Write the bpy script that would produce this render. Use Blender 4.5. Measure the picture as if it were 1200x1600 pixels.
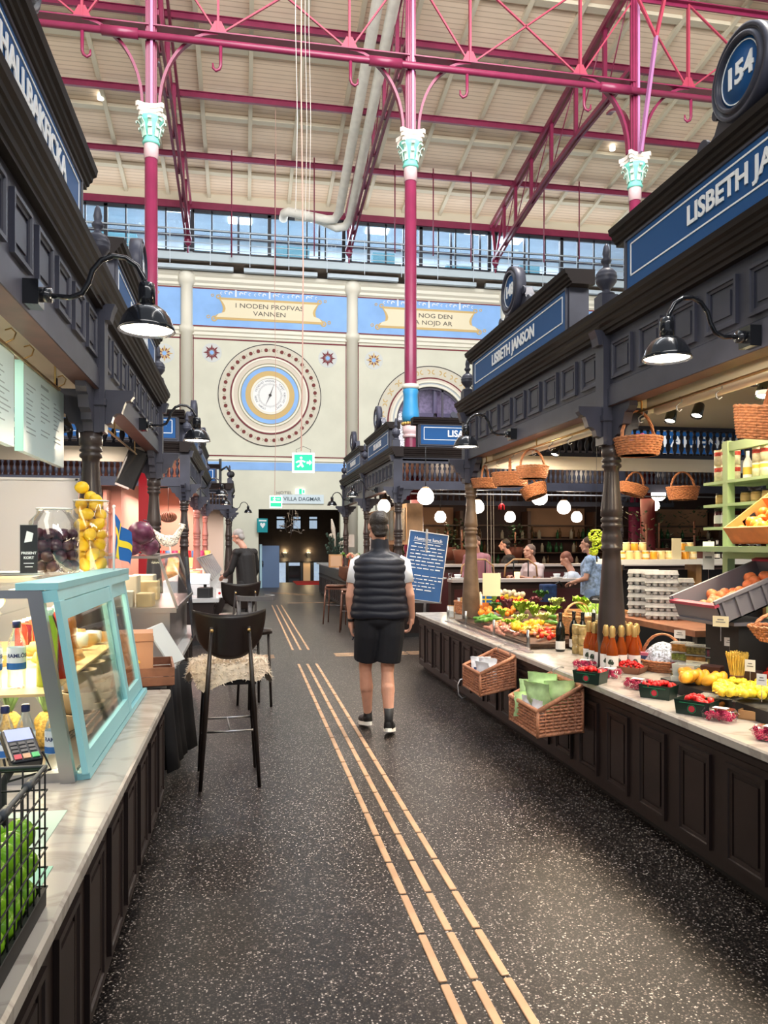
import bpy, bmesh, math, random
from mathutils import Vector, Matrix
random.seed(7)
PI = math.pi
S = bpy.context.scene
for o in list(bpy.data.objects): bpy.data.objects.remove(o)
C = S.collection
# ---------------- camera ----------------
H = 1.56; YAW = math.radians(10.34); FPX = 1200.0
cam = bpy.data.objects.new('camera', bpy.data.cameras.new('camera')); C.objects.link(cam)
cam.location = (0, 0, H); cam.rotation_euler = (PI/2, 0, -YAW)
cam.data.sensor_width = 36; cam.data.lens = 27.0; cam.data.shift_y = 50/1600
cam.data.clip_start = 0.05; cam.data.clip_end = 300
S.camera = cam
# ---------------- view + light ----------------
S.view_settings.view_transform = 'Standard'; S.view_settings.look = 'None'
S.view_settings.gamma = 1; S.view_settings.use_curve_mapping = False
S.view_settings.exposure = 0.47
W = bpy.data.worlds.new('world'); S.world = W; W.use_nodes = True
W.node_tree.nodes['Background'].inputs[0].default_value = (0.82, 0.90, 1.0, 1)
W.node_tree.nodes['Background'].inputs[1].default_value = .36
def area(name, loc, size, sizey, power, col=(1,1,1), rot=(0,0,0), spread=None):
    l = bpy.data.lights.new(name, 'AREA'); l.shape = 'RECTANGLE'; l.size = size; l.size_y = sizey
    l.energy = power; l.color = col
    if spread: l.spread = spread
    o = bpy.data.objects.new(name, l); o.location = loc; o.rotation_euler = rot; C.objects.link(o); return o
def point(name, loc, power, col=(1,.85,.65), r=.04):
    l = bpy.data.lights.new(name, 'POINT'); l.energy = power; l.color = col; l.shadow_soft_size = r
    o = bpy.data.objects.new(name, l); o.location = loc; C.objects.link(o); return o
def spot(name, loc, tgt, power, col, ang=70, r=.04):
    l = bpy.data.lights.new(name, 'SPOT'); l.energy = power; l.color = col; l.spot_size = math.radians(ang); l.spot_blend = .6; l.shadow_soft_size = r
    o = bpy.data.objects.new(name, l); o.location = loc; C.objects.link(o)
    o.rotation_euler = (Vector(tgt)-Vector(loc)).to_track_quat('-Z', 'Y').to_euler(); return o
# daylight falling through the roof lantern above the aisle
area('skylight_strip', (4.8, 6, 15.3), .3, 20, 125, (1, .93, .84), (0, math.radians(13.4), 0), math.radians(11))
area('skylight_soft', (4.8, 6, 15.3), .5, 18, 260, (1, .97, .93))
area('skylight_broad', (2, 9, 16.5), 14, 9, 200, (.92, .96, 1))
area('skylight_north', (3, 8, 15.5), 14, 6, 2200, (.95, .97, 1), (math.radians(62), 0, 0))
area('roof_fill_south', (3, -7, 10), 22, 7, 5200, (1, .97, .95), (math.radians(130), 0, 0))  # added fill behind the camera, tilted up to brighten the roof
# warm track light under the stall ceilings
WARM = (1, .80, .56)
area('stall_light_right_near', (3.15, 3.2, 2.52), .5, 2.6, 62, WARM)
area('stall_light_right_far', (3.15, 6.7, 2.52), .5, 2.6, 62, WARM)
area('stall_light_left_near', (-1.45, 3.4, 2.52), .5, 2.6, 26, (1,.87,.72))
area('stall_light_left_far', (-1.55, 6.7, 2.52), .5, 2.6, 30, (1,.82,.68))
area('stall_light_left_back', (-1.9, 10.2, 3.4), 1.4, 1.4, 40, (1,.88,.8))
area('stall_light_left_pink', (-2.4, 13.3, 2.5), 2.6, .5, 75, (1,.60,.50))
area('stall_light_left_pink_far', (-1.6, 16.8, 2.5), .6, 4.0, 110, (1,.62,.52))
area('stall_light_left_end', (-1.4, 21.8, 2.5), 1.2, 1.2, 50, (1,.85,.75))
area('stall_light_right_bar', (5.5, 14.2, 2.45), 5, .8, 42, (1,.66,.38))
area('stall_light_right_side', (3.2, 16.5, 2.45), .6, 4, 45, (1,.8,.6))
area('office_light', (4, 31, 14.2), 24, 2.2, 1200, (.75,.86,1))
area('gallery_roof_fill', (3, 27.9, 12.9), 24, 1.2, 120, (1, .97, .93), (math.radians(135), 0, math.radians(180)))  # added uplight for the roof boards, set before the gallery windows
area('passage_light', (1.9, 30, 3.8), 1.8, 1.2, 16, (1,.75,.5))
# ---------------- pixel helpers (a photo point on a real plane) ----------------
Fv = Vector((math.sin(YAW), math.cos(YAW), 0)); Rv = Vector((math.cos(YAW), -math.sin(YAW), 0))
def ray(px, py): return Fv*FPX + Rv*(px-600) + Vector((0,0,1))*(850-py)
def onY(px, py, Y): r = ray(px, py); t = Y/r.y; return Vector((r.x*t, Y, H+r.z*t))
def onX(px, py, X): r = ray(px, py); t = X/r.x; return Vector((X, r.y*t, H+r.z*t))
def onZ(px, py, z): r = ray(px, py); t = (z-H)/r.z; return Vector((r.x*t, r.y*t, z))
# ---------------- object helpers ----------------
def thing(name, label, cat, loc=(0,0,0), rz=0, group=None):
    o = bpy.data.objects.new(name, None); C.objects.link(o); o.empty_display_size = .1
    o.location = loc; o.rotation_euler = (0, 0, rz); o['label'] = label; o['category'] = cat
    if group: o['group'] = group
    return o
def tag(o, label, cat, group=None, kind=None):
    o['label'] = label; o['category'] = cat
    if group: o['group'] = group
    if kind: o['kind'] = kind
    return o
class MB:
    def __init__(s): s.v = []; s.f = []; s.m = []; s.mi = 0; s.sm = []; s.smooth = False
    def add(s, vs, fs, smooth=None):
        b = len(s.v); s.v += [tuple(v) for v in vs]
        for f in fs: s.f.append([i+b for i in f]); s.m.append(s.mi); s.sm.append(s.smooth if smooth is None else smooth)
        return s
    def box(s, a, b, M=None):
        x0,y0,z0 = a; x1,y1,z1 = b
        vs = [Vector(p) for p in [(x0,y0,z0),(x1,y0,z0),(x1,y1,z0),(x0,y1,z0),(x0,y0,z1),(x1,y0,z1),(x1,y1,z1),(x0,y1,z1)]]
        if M: vs = [M@v for v in vs]
        return s.add(vs, [(0,3,2,1),(4,5,6,7),(0,1,5,4),(1,2,6,5),(2,3,7,6),(3,0,4,7)], False)
    def cbox(s, c, d, M=None, rz=0):
        if rz: M = Matrix.Translation(c)@Matrix.Rotation(rz,4,'Z'); c = (0,0,0)
        return s.box([c[i]-d[i]/2 for i in range(3)], [c[i]+d[i]/2 for i in range(3)], M)
    def bbox(s, a, b, r, M=None):   # box with bevelled vertical edges and rounded top
        x0,y0,z0 = a; x1,y1,z1 = b; q = r*.3
        def loop(z, i):
            return [(x0+r+i-i,y0+i,z),(x1-r,y0+i,z),(x1-q-i,y0+q+i,z),(x1-i,y0+r,z),(x1-i,y1-r,z),(x1-q-i,y1-q-i,z),(x1-r,y1-i,z),(x0+r,y1-i,z),(x0+q+i,y1-q-i,z),(x0+i,y1-r,z),(x0+i,y0+r,z),(x0+q+i,y0+q+i,z)]
        L = [loop(z0,0), loop(z1-r*.6,0), loop(z1-r*.2,r*.2), loop(z1,r*.6)]
        vs = [Vector(p) for l in L for p in l]
        if M: vs = [M@v for v in vs]
        fs = []
        for k in range(3):
            for i in range(12): j=(i+1)%12; fs.append((k*12+i,k*12+j,k*12+12+j,k*12+12+i))
        fs.append(tuple(range(11,-1,-1))); fs.append(tuple(range(36,48)))
        return s.add(vs, fs, False)
    def tube(s, pts, r, n=8, closed=False, cap=True):
        pts = [Vector(p) for p in pts]; m = len(pts)
        rs = r if isinstance(r, (list,tuple)) else [r]*m
        vs = []; fs = []; up = None
        for i, p in enumerate(pts):
            if closed: t = (pts[(i+1)%m]-pts[i-1])
            else: t = pts[min(i+1,m-1)]-pts[max(i-1,0)]
            if t.length < 1e-9: t = Vector((0,0,1))
            t.normalize()
            if up is None: up = Vector((0,0,1)) if abs(t.z) < .9 else Vector((1,0,0))
            a = t.cross(up)
            if a.length < 1e-4: a = t.cross(Vector((0,1,0)))
            a.normalize(); b = a.cross(t).normalized(); up = b
            for k in range(n):
                w = 2*PI*k/n; vs.append(p+(a*math.cos(w)+b*math.sin(w))*rs[i])
        for i in range(m if closed else m-1):
            j = (i+1)%m
            for k in range(n): l=(k+1)%n; fs.append((i*n+k,i*n+l,j*n+l,j*n+k))
        if cap and not closed: fs.append(tuple(range(n-1,-1,-1))); fs.append(tuple(range((m-1)*n,m*n)))
        return s.add(vs, fs, n > 5)
    def bar(s, p0, p1, w, h=None, up=(0,0,1)):
        p0 = Vector(p0); p1 = Vector(p1); h = h or w; t = (p1-p0).normalized(); u = Vector(up)
        if abs(t.dot(u)) > .98: u = Vector((1,0,0))
        a = t.cross(u).normalized()*w/2; b = a.cross(t).normalized()*h/2
        vs = [p+x*a+y*b for p in (p0,p1) for x,y in ((-1,-1),(1,-1),(1,1),(-1,1))]
        return s.add(vs, [(0,1,2,3),(7,6,5,4),(0,4,5,1),(1,5,6,2),(2,6,7,3),(3,7,4,0)], False)
    def flatbar(s, pts, w, h, side=(0,1,0)):   # bar of rectangular section along points, width along side
        sd = Vector(side).normalized(); pts = [Vector(p) for p in pts]; vs = []; fs = []; m = len(pts)
        for i,p in enumerate(pts):
            t = (pts[min(i+1,m-1)]-pts[max(i-1,0)]).normalized(); n = t.cross(sd).normalized()
            vs += [p-sd*w/2-n*h/2, p+sd*w/2-n*h/2, p+sd*w/2+n*h/2, p-sd*w/2+n*h/2]
        for i in range(m-1):
            for k in range(4): l=(k+1)%4; fs.append((i*4+k,i*4+l,i*4+4+l,i*4+4+k))
        fs += [(3,2,1,0), tuple(range(m*4-4,m*4))]
        return s.add(vs, fs, False)
    def lathe(s, prof, c=(0,0,0), n=16, M=None, smooth=True, sx=1, sy=1, cap=True):
        c = Vector(c); vs = []; fs = []; m = len(prof)
        for r,z in prof:
            for k in range(n): w=2*PI*k/n; vs.append(Vector((r*math.cos(w)*sx, r*math.sin(w)*sy, z)))
        if M: vs = [M@v for v in vs]
        vs = [v+c for v in vs]
        for i in range(m-1):
            for k in range(n): l=(k+1)%n; fs.append((i*n+k,i*n+l,i*n+n+l,i*n+n+k))
        if cap and prof[0][0] > 1e-5: fs.append(tuple(range(n-1,-1,-1)))
        if cap and prof[-1][0] > 1e-5: fs.append(tuple(range((m-1)*n,m*n)))
        return s.add(vs, fs, smooth)
    def ball(s, c, r, n=12, m=8, sc=(1,1,1), M=None):
        prof = [(r*math.sin(PI*i/m), -r*math.cos(PI*i/m)*sc[2]) for i in range(m+1)]
        return s.lathe(prof, c, n, M, True, sc[0], sc[1])
    def prism(s, poly, vec, M=None):
        poly = [Vector(p) for p in poly]; vec = Vector(vec); n = len(poly)
        vs = poly+[p+vec for p in poly]
        if M: vs = [M@v for v in vs]
        fs = [tuple(range(n-1,-1,-1)), tuple(range(n,2*n))]+[(i,(i+1)%n,n+(i+1)%n,n+i) for i in range(n)]
        return s.add(vs, fs, False)
    def sweep(s, prof, p0, p1, out):   # profile (outward, z) along p0->p1
        out = Vector(out); p0 = Vector(p0); p1 = Vector(p1)
        return s.prism([p0+out*o+Vector((0,0,z)) for o,z in prof], p1-p0)
    def quad(s, a, b, c, d): return s.add([a,b,c,d], [(0,1,2,3)], False)
    def frame(s, o, u, v, w, h, bar, dep, nrm):   # a moulded rectangular frame standing out along nrm
        o=Vector(o); u=Vector(u); v=Vector(v); nrm=Vector(nrm)
        def L(i, d): return [o+u*i+v*i+nrm*d, o+u*(w-i)+v*i+nrm*d, o+u*(w-i)+v*(h-i)+nrm*d, o+u*i+v*(h-i)+nrm*d]
        ls = [L(0,0), L(0,dep), L(bar*.5,dep), L(bar*.6,dep*.55), L(bar,dep*.4), L(bar,0)]
        vs = [p for l in ls for p in l]; fs=[]
        for k in range(5):
            for i in range(4): j=(i+1)%4; fs.append((k*4+i,k*4+j,k*4+4+j,k*4+4+i))
        return s.add(vs, fs, False)
    def annulus(s, c, r0, r1, d, nrm=(0,-1,0), n=48, a0=0, a1=2*PI, u=(1,0,0), v=(0,0,1)):
        c=Vector(c); u=Vector(u); v=Vector(v); nr=Vector(nrm)*d; vs=[]; fs=[]
        full = abs(a1-a0-2*PI) < 1e-6; m = n if full else n+1
        for i in range(m):
            w = a0+(a1-a0)*i/n; q = u*math.cos(w)+v*math.sin(w)
            vs += [c+q*r0, c+q*r0+nr, c+q*r1+nr, c+q*r1]
        for i in range(n):
            j = (i+1)%m
            for k in range(3): fs.append((i*4+k,i*4+k+1,j*4+k+1,j*4+k))
        return s.add(vs, fs, False)
    def merge(s, me, M, mi=None):
        if mi is not None: s.mi = mi
        return s.add([M@v.co for v in me.vertices], [tuple(p.vertices) for p in me.polygons], False)
    def obj(s, name, mat, parent=None, world=False, fix=True):
        me = bpy.data.meshes.new(name); vs = s.v
        if parent is not None and world:
            Mi = (Matrix.Translation(parent.location)@Matrix.Rotation(parent.rotation_euler.z,4,'Z')).inverted()
            vs = [tuple(Mi@Vector(v)) for v in vs]
        me.from_pydata(vs, [], s.f)
        mats = mat if isinstance(mat, (list,tuple)) else [mat]
        for m in mats: me.materials.append(m)
        for p, mi, sm in zip(me.polygons, s.m, s.sm): p.material_index = mi; p.use_smooth = sm
        if fix:
            b = bmesh.new(); b.from_mesh(me); bmesh.ops.recalc_face_normals(b, faces=b.faces); b.to_mesh(me); b.free()
        o = bpy.data.objects.new(name, me); C.objects.link(o)
        if parent is not None: o.parent = parent
        return o
def struct(name, mb, mat, label=None):
    o = mb.obj(name, mat); o['kind'] = 'structure'
    if label: o['label'] = label
    return o
def childof(o): return [c for c in bpy.data.objects if c.parent == o]
KIDS = {}
def dup(root, loc, rz=None, label=None, group=None, sc=None):
    if root.name not in KIDS:
        KIDS[root.name] = [(c, childof(c)) for c in childof(root)]
    r = root.copy(); C.objects.link(r); r.location = loc
    if rz is not None: r.rotation_euler = (0,0,rz) if not isinstance(rz,(tuple,list)) else rz
    if sc: r.scale = sc if isinstance(sc,(tuple,list)) else (sc,)*3
    if label: r['label'] = label
    if group: r['group'] = group
    for c, gs in KIDS[root.name]:
        d = c.copy(); C.objects.link(d); d.parent = r
        for g in gs: e = g.copy(); C.objects.link(e); e.parent = d
    return r
def inst(o, loc, rot=None, sc=None, parent=None, label=None):
    r = o.copy(); C.objects.link(r); r.location = loc
    if rot: r.rotation_euler = rot
    if sc: r.scale = sc if isinstance(sc,(tuple,list)) else (sc,)*3
    if parent is not None: r.parent = parent
    if label: r['label'] = label
    return r
def textmesh(txt, size, ext=.002, align='CENTER', bold=0.0, sx=1.0):
    cu = bpy.data.curves.new('t','FONT'); cu.body = txt; cu.size = size; cu.extrude = ext; cu.align_x = align; cu.align_y = 'CENTER'; cu.offset = bold; cu.resolution_u = 3
    o = bpy.data.objects.new('t', cu); C.objects.link(o); dg = bpy.context.evaluated_depsgraph_get()
    me = bpy.data.meshes.new_from_object(o.evaluated_get(dg)); bpy.data.objects.remove(o); bpy.data.curves.remove(cu)
    for v in me.vertices: v.co.x *= sx
    return me
TX = Matrix.Rotation(PI/2,4,'X')    # lettering upright, facing -y
# ---------------- materials ----------------
MATS = {}
def mat(name, col, rough=.5, metal=0, spec=.5, emit=0, ecol=None, alpha=None, trans=0, ior=1.45, noise=None, bump=None, coat=0):
    if name in MATS: return MATS[name]
    m = bpy.data.materials.new(name); m.use_nodes = True; nt = m.node_tree; b = nt.nodes['Principled BSDF']
    col = tuple(col)+(1,)
    b.inputs['Base Color'].default_value = col; b.inputs['Roughness'].default_value = rough; b.inputs['Metallic'].default_value = metal
    b.inputs['Specular IOR Level'].default_value = spec; b.inputs['IOR'].default_value = ior
    b.inputs['Coat Weight'].default_value = coat
    if emit: b.inputs['Emission Color'].default_value = tuple(ecol or col[:3])+(1,); b.inputs['Emission Strength'].default_value = emit
    if trans: b.inputs['Transmission Weight'].default_value = trans
    if alpha is not None: b.inputs['Alpha'].default_value = alpha
    tc = nt.nodes.new('ShaderNodeTexCoord')
    if noise:   # (scale, amount 0..1)
        n = nt.nodes.new('ShaderNodeTexNoise'); n.inputs['Scale'].default_value = noise[0]; n.inputs['Detail'].default_value = 4
        nt.links.new(tc.outputs['Object'], n.inputs['Vector'])
        r = nt.nodes.new('ShaderNodeMapRange'); r.inputs['From Min'].default_value = .3; r.inputs['From Max'].default_value = .7
        r.inputs['To Min'].default_value = 1-noise[1]; r.inputs['To Max'].default_value = 1+noise[1]
        nt.links.new(n.outputs['Fac'], r.inputs['Value'])
        mx = nt.nodes.new('ShaderNodeVectorMath'); mx.operation = 'SCALE'; mx.inputs[0].default_value = col[:3]
        nt.links.new(r.outputs[0], mx.inputs['Scale']); nt.links.new(mx.outputs[0], b.inputs['Base Color'])
    if bump:
        n = nt.nodes.new('ShaderNodeTexNoise'); n.inputs['Scale'].default_value = bump[0]
        nt.links.new(tc.outputs['Object'], n.inputs['Vector'])
        bp = nt.nodes.new('ShaderNodeBump'); bp.inputs['Strength'].default_value = bump[1]; bp.inputs['Distance'].default_value = bump[2] if len(bump) > 2 else .01
        nt.links.new(n.outputs['Fac'], bp.inputs['Height']); nt.links.new(bp.outputs[0], b.inputs['Normal'])
    MATS[name] = m; return m
def ramp(nt, stops, inter='LINEAR'):
    r = nt.nodes.new('ShaderNodeValToRGB'); r.color_ramp.interpolation = inter
    while len(r.color_ramp.elements) < len(stops): r.color_ramp.elements.new(.5)
    for e, (p, c) in zip(r.color_ramp.elements, stops): e.position = p; e.color = tuple(c)+(1,)
    return r
def glassmat(name, col=(1,1,1), alpha=.12, rough=.03):
    if name in MATS: return MATS[name]
    m = bpy.data.materials.new(name); m.use_nodes = True; nt = m.node_tree; nt.nodes.clear()
    out = nt.nodes.new('ShaderNodeOutputMaterial'); mx = nt.nodes.new('ShaderNodeMixShader'); fr = nt.nodes.new('ShaderNodeFresnel'); fr.inputs[0].default_value = 1.45
    tr = nt.nodes.new('ShaderNodeBsdfTransparent'); tr.inputs[0].default_value = tuple(col)+(1,)
    gl = nt.nodes.new('ShaderNodeBsdfGlossy'); gl.inputs['Roughness'].default_value = rough; gl.inputs[0].default_value = (1,1,1,1)
    mt = nt.nodes.new('ShaderNodeMath'); mt.operation = 'MULTIPLY_ADD'; mt.inputs[1].default_value = .55; mt.inputs[2].default_value = alpha*.15
    nt.links.new(fr.outputs[0], mt.inputs[0]); nt.links.new(mt.outputs[0], mx.inputs[0]); nt.links.new(tr.outputs[0], mx.inputs[1]); nt.links.new(gl.outputs[0], mx.inputs[2])
    nt.links.new(mx.outputs[0], out.inputs[0]); MATS[name] = m; return m
M_wood = mat('dark_painted_wood', (.042,.044,.064), .42, spec=.35, noise=(6,.15), bump=(40,.05,.002))
M_wood2 = mat('dark_brown_wood', (.020,.012,.011), .42, noise=(5,.2), bump=(40,.08,.003))
M_corn = mat('cornice_brown_paint', (.017,.012,.011), .55, spec=.18, noise=(5,.2))
M_soffit = mat('red_brown_wood', (.10,.045,.035), .4, noise=(8,.2))
M_post = mat('dark_post_wood', (.040,.030,.028), .28, noise=(6,.2))
M_postlit = mat('lit_brown_post_wood', (.13,.085,.055), .4, noise=(10,.25))  # lit look of a single post, put into its base colour
M_cream = mat('cream_boards', (.66,.60,.46), .6)
M_blue = mat('blue_sign_paint', (.006,.075,.24), .5, spec=.25)
M_white = mat('white_paint', (.85,.87,.88), .5)
M_black = mat('black_enamel', (.010,.011,.014), .18, coat=.5)
M_matblack = mat('matt_black', (.015,.015,.016), .6)
M_lampin = mat('lamp_glow', (1,.95,.85), .5, emit=7, ecol=(1,.9,.72))
M_globe = mat('opal_globe_glow', (1,.95,.9), .4, emit=5, ecol=(1,.93,.84))
M_red = mat('raspberry_iron_paint', (.19,.018,.055), .3, noise=(3,.12))
M_pink = mat('pale_pink_paint', (.72,.50,.50), .5)
M_mint = mat('mint_paint', (.18,.55,.45), .5)
M_ivory = mat('ivory_paint', (.76,.72,.60), .5)
M_steel = mat('brushed_steel', (.45,.45,.47), .3, metal=1)
M_brass = mat('brass', (.62,.42,.18), .3, metal=1)
M_gold = mat('gold_paint', (.62,.40,.10), .5)
M_teal = mat('pale_blue_paint', (.26,.56,.62), .4, noise=(3,.06))
M_glass = glassmat('clear_glass')
M_glass2 = glassmat('display_glass', (.97,.99,.99), .06)
M_orange = mat('orange_fruit', (.85,.24,.02), .45, bump=(200,.1,.001))
M_lemon = mat('lemon_skin', (.90,.58,.02), .4, bump=(150,.15,.001))
M_skin = mat('skin', (.58,.30,.21), .5, noise=(20,.06))
M_wick = mat('wicker', (.42,.17,.075), .6, noise=(60,.35))
M_wick2 = mat('light_wicker', (.60,.33,.13), .6, noise=(60,.3))
M_paper = mat('white_paper', (.82,.82,.80), .7)
M_card = mat('cream_card', (.82,.74,.50), .7)
M_leaf = mat('leaf_green', (.12,.30,.04), .5, noise=(15,.35))
M_leaf2 = mat('pale_leaf_green', (.38,.58,.12), .5, noise=(12,.35))
M_crate = mat('brown_crate_wood', (.24,.10,.055), .6, noise=(9,.3))
M_oakl = mat('light_wood', (.50,.28,.12), .5, noise=(8,.2))
# ================= SETTING =================
def floor_mat():
    m = bpy.data.materials.new('terrazzo'); m.use_nodes = True; nt = m.node_tree; b = nt.nodes['Principled BSDF']; N = nt.nodes.new; L = nt.links.new
    tc = N('ShaderNodeTexCoord')
    v = N('ShaderNodeTexVoronoi'); v.inputs['Scale'].default_value = 150; v.inputs['Randomness'].default_value = 1
    L(tc.outputs['Object'], v.inputs['Vector'])
    sep = N('ShaderNodeSeparateColor'); L(v.outputs['Color'], sep.inputs[0])
    r = ramp(nt, [(0,(.010,.008,.008)),(.46,(.020,.016,.015)),(.66,(.05,.041,.037)),(.84,(.15,.125,.11)),(.94,(.46,.41,.37))], 'CONSTANT'); L(sep.outputs[0], r.inputs[0])
    dr = ramp(nt, [(0,(1,1,1)),(.5,(1,1,1)),(.62,(.12,.11,.11))]); L(v.outputs['Distance'], dr.inputs[0])
    n = N('ShaderNodeTexNoise'); n.inputs['Scale'].default_value = 1.3; n.inputs['Detail'].default_value = 3; L(tc.outputs['Object'], n.inputs['Vector'])
    nr = N('ShaderNodeMapRange'); nr.inputs[1].default_value=.3; nr.inputs[2].default_value=.7; nr.inputs[3].default_value=.8; nr.inputs[4].default_value=1.2; L(n.outputs['Fac'], nr.inputs[0])
    mx = N('ShaderNodeMix'); mx.data_type='RGBA'; mx.blend_type='MULTIPLY'; mx.inputs[0].default_value=1; L(r.outputs[0], mx.inputs[6]); L(dr.outputs[0], mx.inputs[7])
    sc = N('ShaderNodeVectorMath'); sc.operation='SCALE'; L(mx.outputs[2], sc.inputs[0]); L(nr.outputs[0], sc.inputs['Scale']); L(sc.outputs[0], b.inputs['Base Color'])
    b.inputs['Roughness'].default_value=.38; b.inputs['Specular IOR Level'].default_value=.3
    bp = N('ShaderNodeBump'); bp.inputs['Strength'].default_value=.15; bp.inputs['Distance'].default_value=.002; L(sep.outputs[1], bp.inputs['Height']); L(bp.outputs[0], b.inputs['Normal'])
    return m
M_floor = floor_mat()
mb = MB().box((-15,-5,-.1),(20,27,0)); mb.box((.3,27,-.1),(3.6,31.4,0)); struct('floor', mb, M_floor)
# roof: boards running along X, on a slope falling to the end wall
def boards_mat(name, c1, c2, axis='Y', sc=3.5):
    m = bpy.data.materials.new(name); m.use_nodes=True; nt=m.node_tree; b=nt.nodes['Principled BSDF']; N=nt.nodes.new; L=nt.links.new
    tc=N('ShaderNodeTexCoord'); w=N('ShaderNodeTexWave'); w.wave_type='BANDS'; w.bands_direction=axis; w.wave_profile='SAW'; w.inputs['Scale'].default_value=sc; w.inputs['Distortion'].default_value=0
    L(tc.outputs['Object'], w.inputs[0]); r=ramp(nt,[(0,c2),(.10,c2),(.22,c1),(1,c1)]); L(w.outputs['Fac'], r.inputs[0])
    n=N('ShaderNodeTexNoise'); n.inputs['Scale'].default_value=.9; L(tc.outputs['Object'], n.inputs[0])
    mr=N('ShaderNodeMapRange'); mr.inputs[3].default_value=.85; mr.inputs[4].default_value=1.12; L(n.outputs['Fac'], mr.inputs[0])
    s=N('ShaderNodeVectorMath'); s.operation='SCALE'; L(r.outputs[0], s.inputs[0]); L(mr.outputs[0], s.inputs['Scale']); L(s.outputs[0], b.inputs['Base Color'])
    bp=N('ShaderNodeBump'); bp.inputs['Strength'].default_value=.6; bp.inputs['Distance'].default_value=.02; L(w.outputs['Fac'], bp.inputs['Height']); L(bp.outputs[0], b.inputs['Normal'])
    b.inputs['Roughness'].default_value=.7; return m
M_boards = boards_mat('roof_boards', (.84,.68,.52), (.60,.46,.33), 'Y', 1.9)
SL = .155
def RZ(y): return 14.25 + SL*(28.6-y)
mb = MB().prism([(-16,28.7,RZ(28.7)),(-16,13,RZ(13)),(-16,13,RZ(13)+.15),(-16,28.7,RZ(28.7)+.15)], (38,0,0))
struct('ceiling', mb, M_boards)
mb = MB()
x = -13.3
BAYS = [-7.7,-1.95,3.8,9.5,15.2]
for i in range(len(BAYS)-1):
    for k in range(4):
        xx = BAYS[i]+(BAYS[i+1]-BAYS[i])*k/4+.71
        mb.bar((xx,28.6,RZ(28.6)-.07),(xx,13.2,RZ(13.2)-.07),.12,.14)
for k in range(6):
    y = 28.6-1.4-2.75*k
    mb.bar((-14,y,RZ(y)-.05),(19,y,RZ(y)-.05),.24,.10)
struct('trim_1', mb, M_cream, 'cream roof rafters under the boarded ceiling')
# side walls, far off behind the stalls
M_wall = mat('cream_plaster', (.66,.65,.53), .75, noise=(1.2,.05))
M_walllow = mat('grey_green_plaster', (.52,.52,.47), .75, noise=(1.2,.05))
struct('wall_left', MB().box((-14.2,-5,0),(-14,28.6,16)), M_wall)
struct('wall_right', MB().box((19,-5,0),(19.2,28.6,16)), M_wall)
# end wall with an opening for the passage and a round-headed window
WY = 27.0
def arch_hole_wall():
    mb = MB(); cx, cz, r = 6.65, 5.96, 1.28; y0, y1 = WY, WY+.35
    def bx(a,b,c,d): mb.box((a,y0,b),(c,y1,d))
    bx(-14,0,.5,4.1); bx(.5,2.77,3.36,4.1); bx(3.36,0,19,4.1)
    bx(-14,4.1,cx-r,10.9); bx(cx+r,4.1,19,10.9); bx(cx-r,cz+r,cx+r,10.9)
    n = 24
    for sgn in (-1,1):
        pts = [(cx+sgn*r, y0, cz+r)]+[(cx+sgn*r*math.cos(PI/2*i/n), y0, cz+r*math.sin(PI/2*i/n)) for i in range(n+1)]
        mb.prism(pts, (0,y1-y0,0))
    return mb
struct('wall_end', arch_hole_wall(), M_wall)
M_glassroom = mat('office_wall_paint', (.42,.50,.58), .7)
M_dkred = mat('maroon_line_paint', (.16,.012,.02), .6)
M_dk = mat('black_line_paint', (.03,.02,.02), .6)
M_lblue = mat('sky_blue_wall_paint', (.25,.45,.80), .7, noise=(1.5,.08))
M_rosew = mat('pale_rose_paint', (.66,.58,.48), .7)
M_goldw = mat('ochre_wall_paint', (.60,.42,.17), .7)
M_greyw = mat('grey_wall_paint', (.45,.48,.50), .7)
M_olive = mat('olive_wall_paint', (.30,.29,.17), .7)
# engaged shafts between the wall bays
PX = [-7.6,-1.92,3.78,9.47,15.1]
mb = MB()
for x in PX: mb.lathe([(.19,0),(.19,8.75),(.25,8.78),(.25,8.98),(.19,9.02),(.19,10.35),(.24,10.4),(.3,10.55),(.3,10.75),(.22,10.8),(.22,10.95),(.1,11.02)], (x,WY-.05,0), 20)
struct('trim_2', mb, M_ivory, 'cream engaged shafts on the end wall')
mb = MB()
for i in range(4):
    a, b = PX[i]+.18, PX[i+1]-.18
    mb.sweep([(0,8.70),(.05,8.72),(.05,8.82),(.1,8.86),(.1,8.96),(0,9.0)], (a,WY,0),(b,WY,0),(0,-1,0))
    mb.sweep([(0,10.36),(.06,10.4),(.06,10.48),(.14,10.55),(.14,10.66),(.2,10.72),(.2,10.82),(0,10.86)], (a,WY,0),(b,WY,0),(0,-1,0))
mb.box((-14,WY-.05,4.45),(19,WY,4.5))
struct('trim_3', mb, M_ivory, 'cream mouldings along the end wall')
mb = MB()
for i in range(4):
    a, b = PX[i]+.2, PX[i+1]-.2
    mb.box((a,WY-.012,9.05),(b,WY,10.32))
mb.box((-14,WY-.012,4.12),(19,WY,4.40))
struct('trim_4', mb, M_lblue, 'sky blue painted bands of the end wall')
mb = MB()
for i in range(4):
    a, b = PX[i]+.2, PX[i+1]-.2
    for z in (10.32,9.03): mb.box((a,WY-.02,z-.02),(b,WY,z+.02))
    for z in (8.60,): mb.box((a,WY-.01,z-.025),(b,WY,z+.025))
    for x in (a+.02,b-.02): mb.box((x-.015,WY-.01,4.6),(x+.015,WY,10.32))
    mb.box((a,WY-.01,4.58),(b,WY,4.62))
struct('trim_5', mb, M_dkred, 'maroon lines framing the bays of the end wall')
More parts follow.
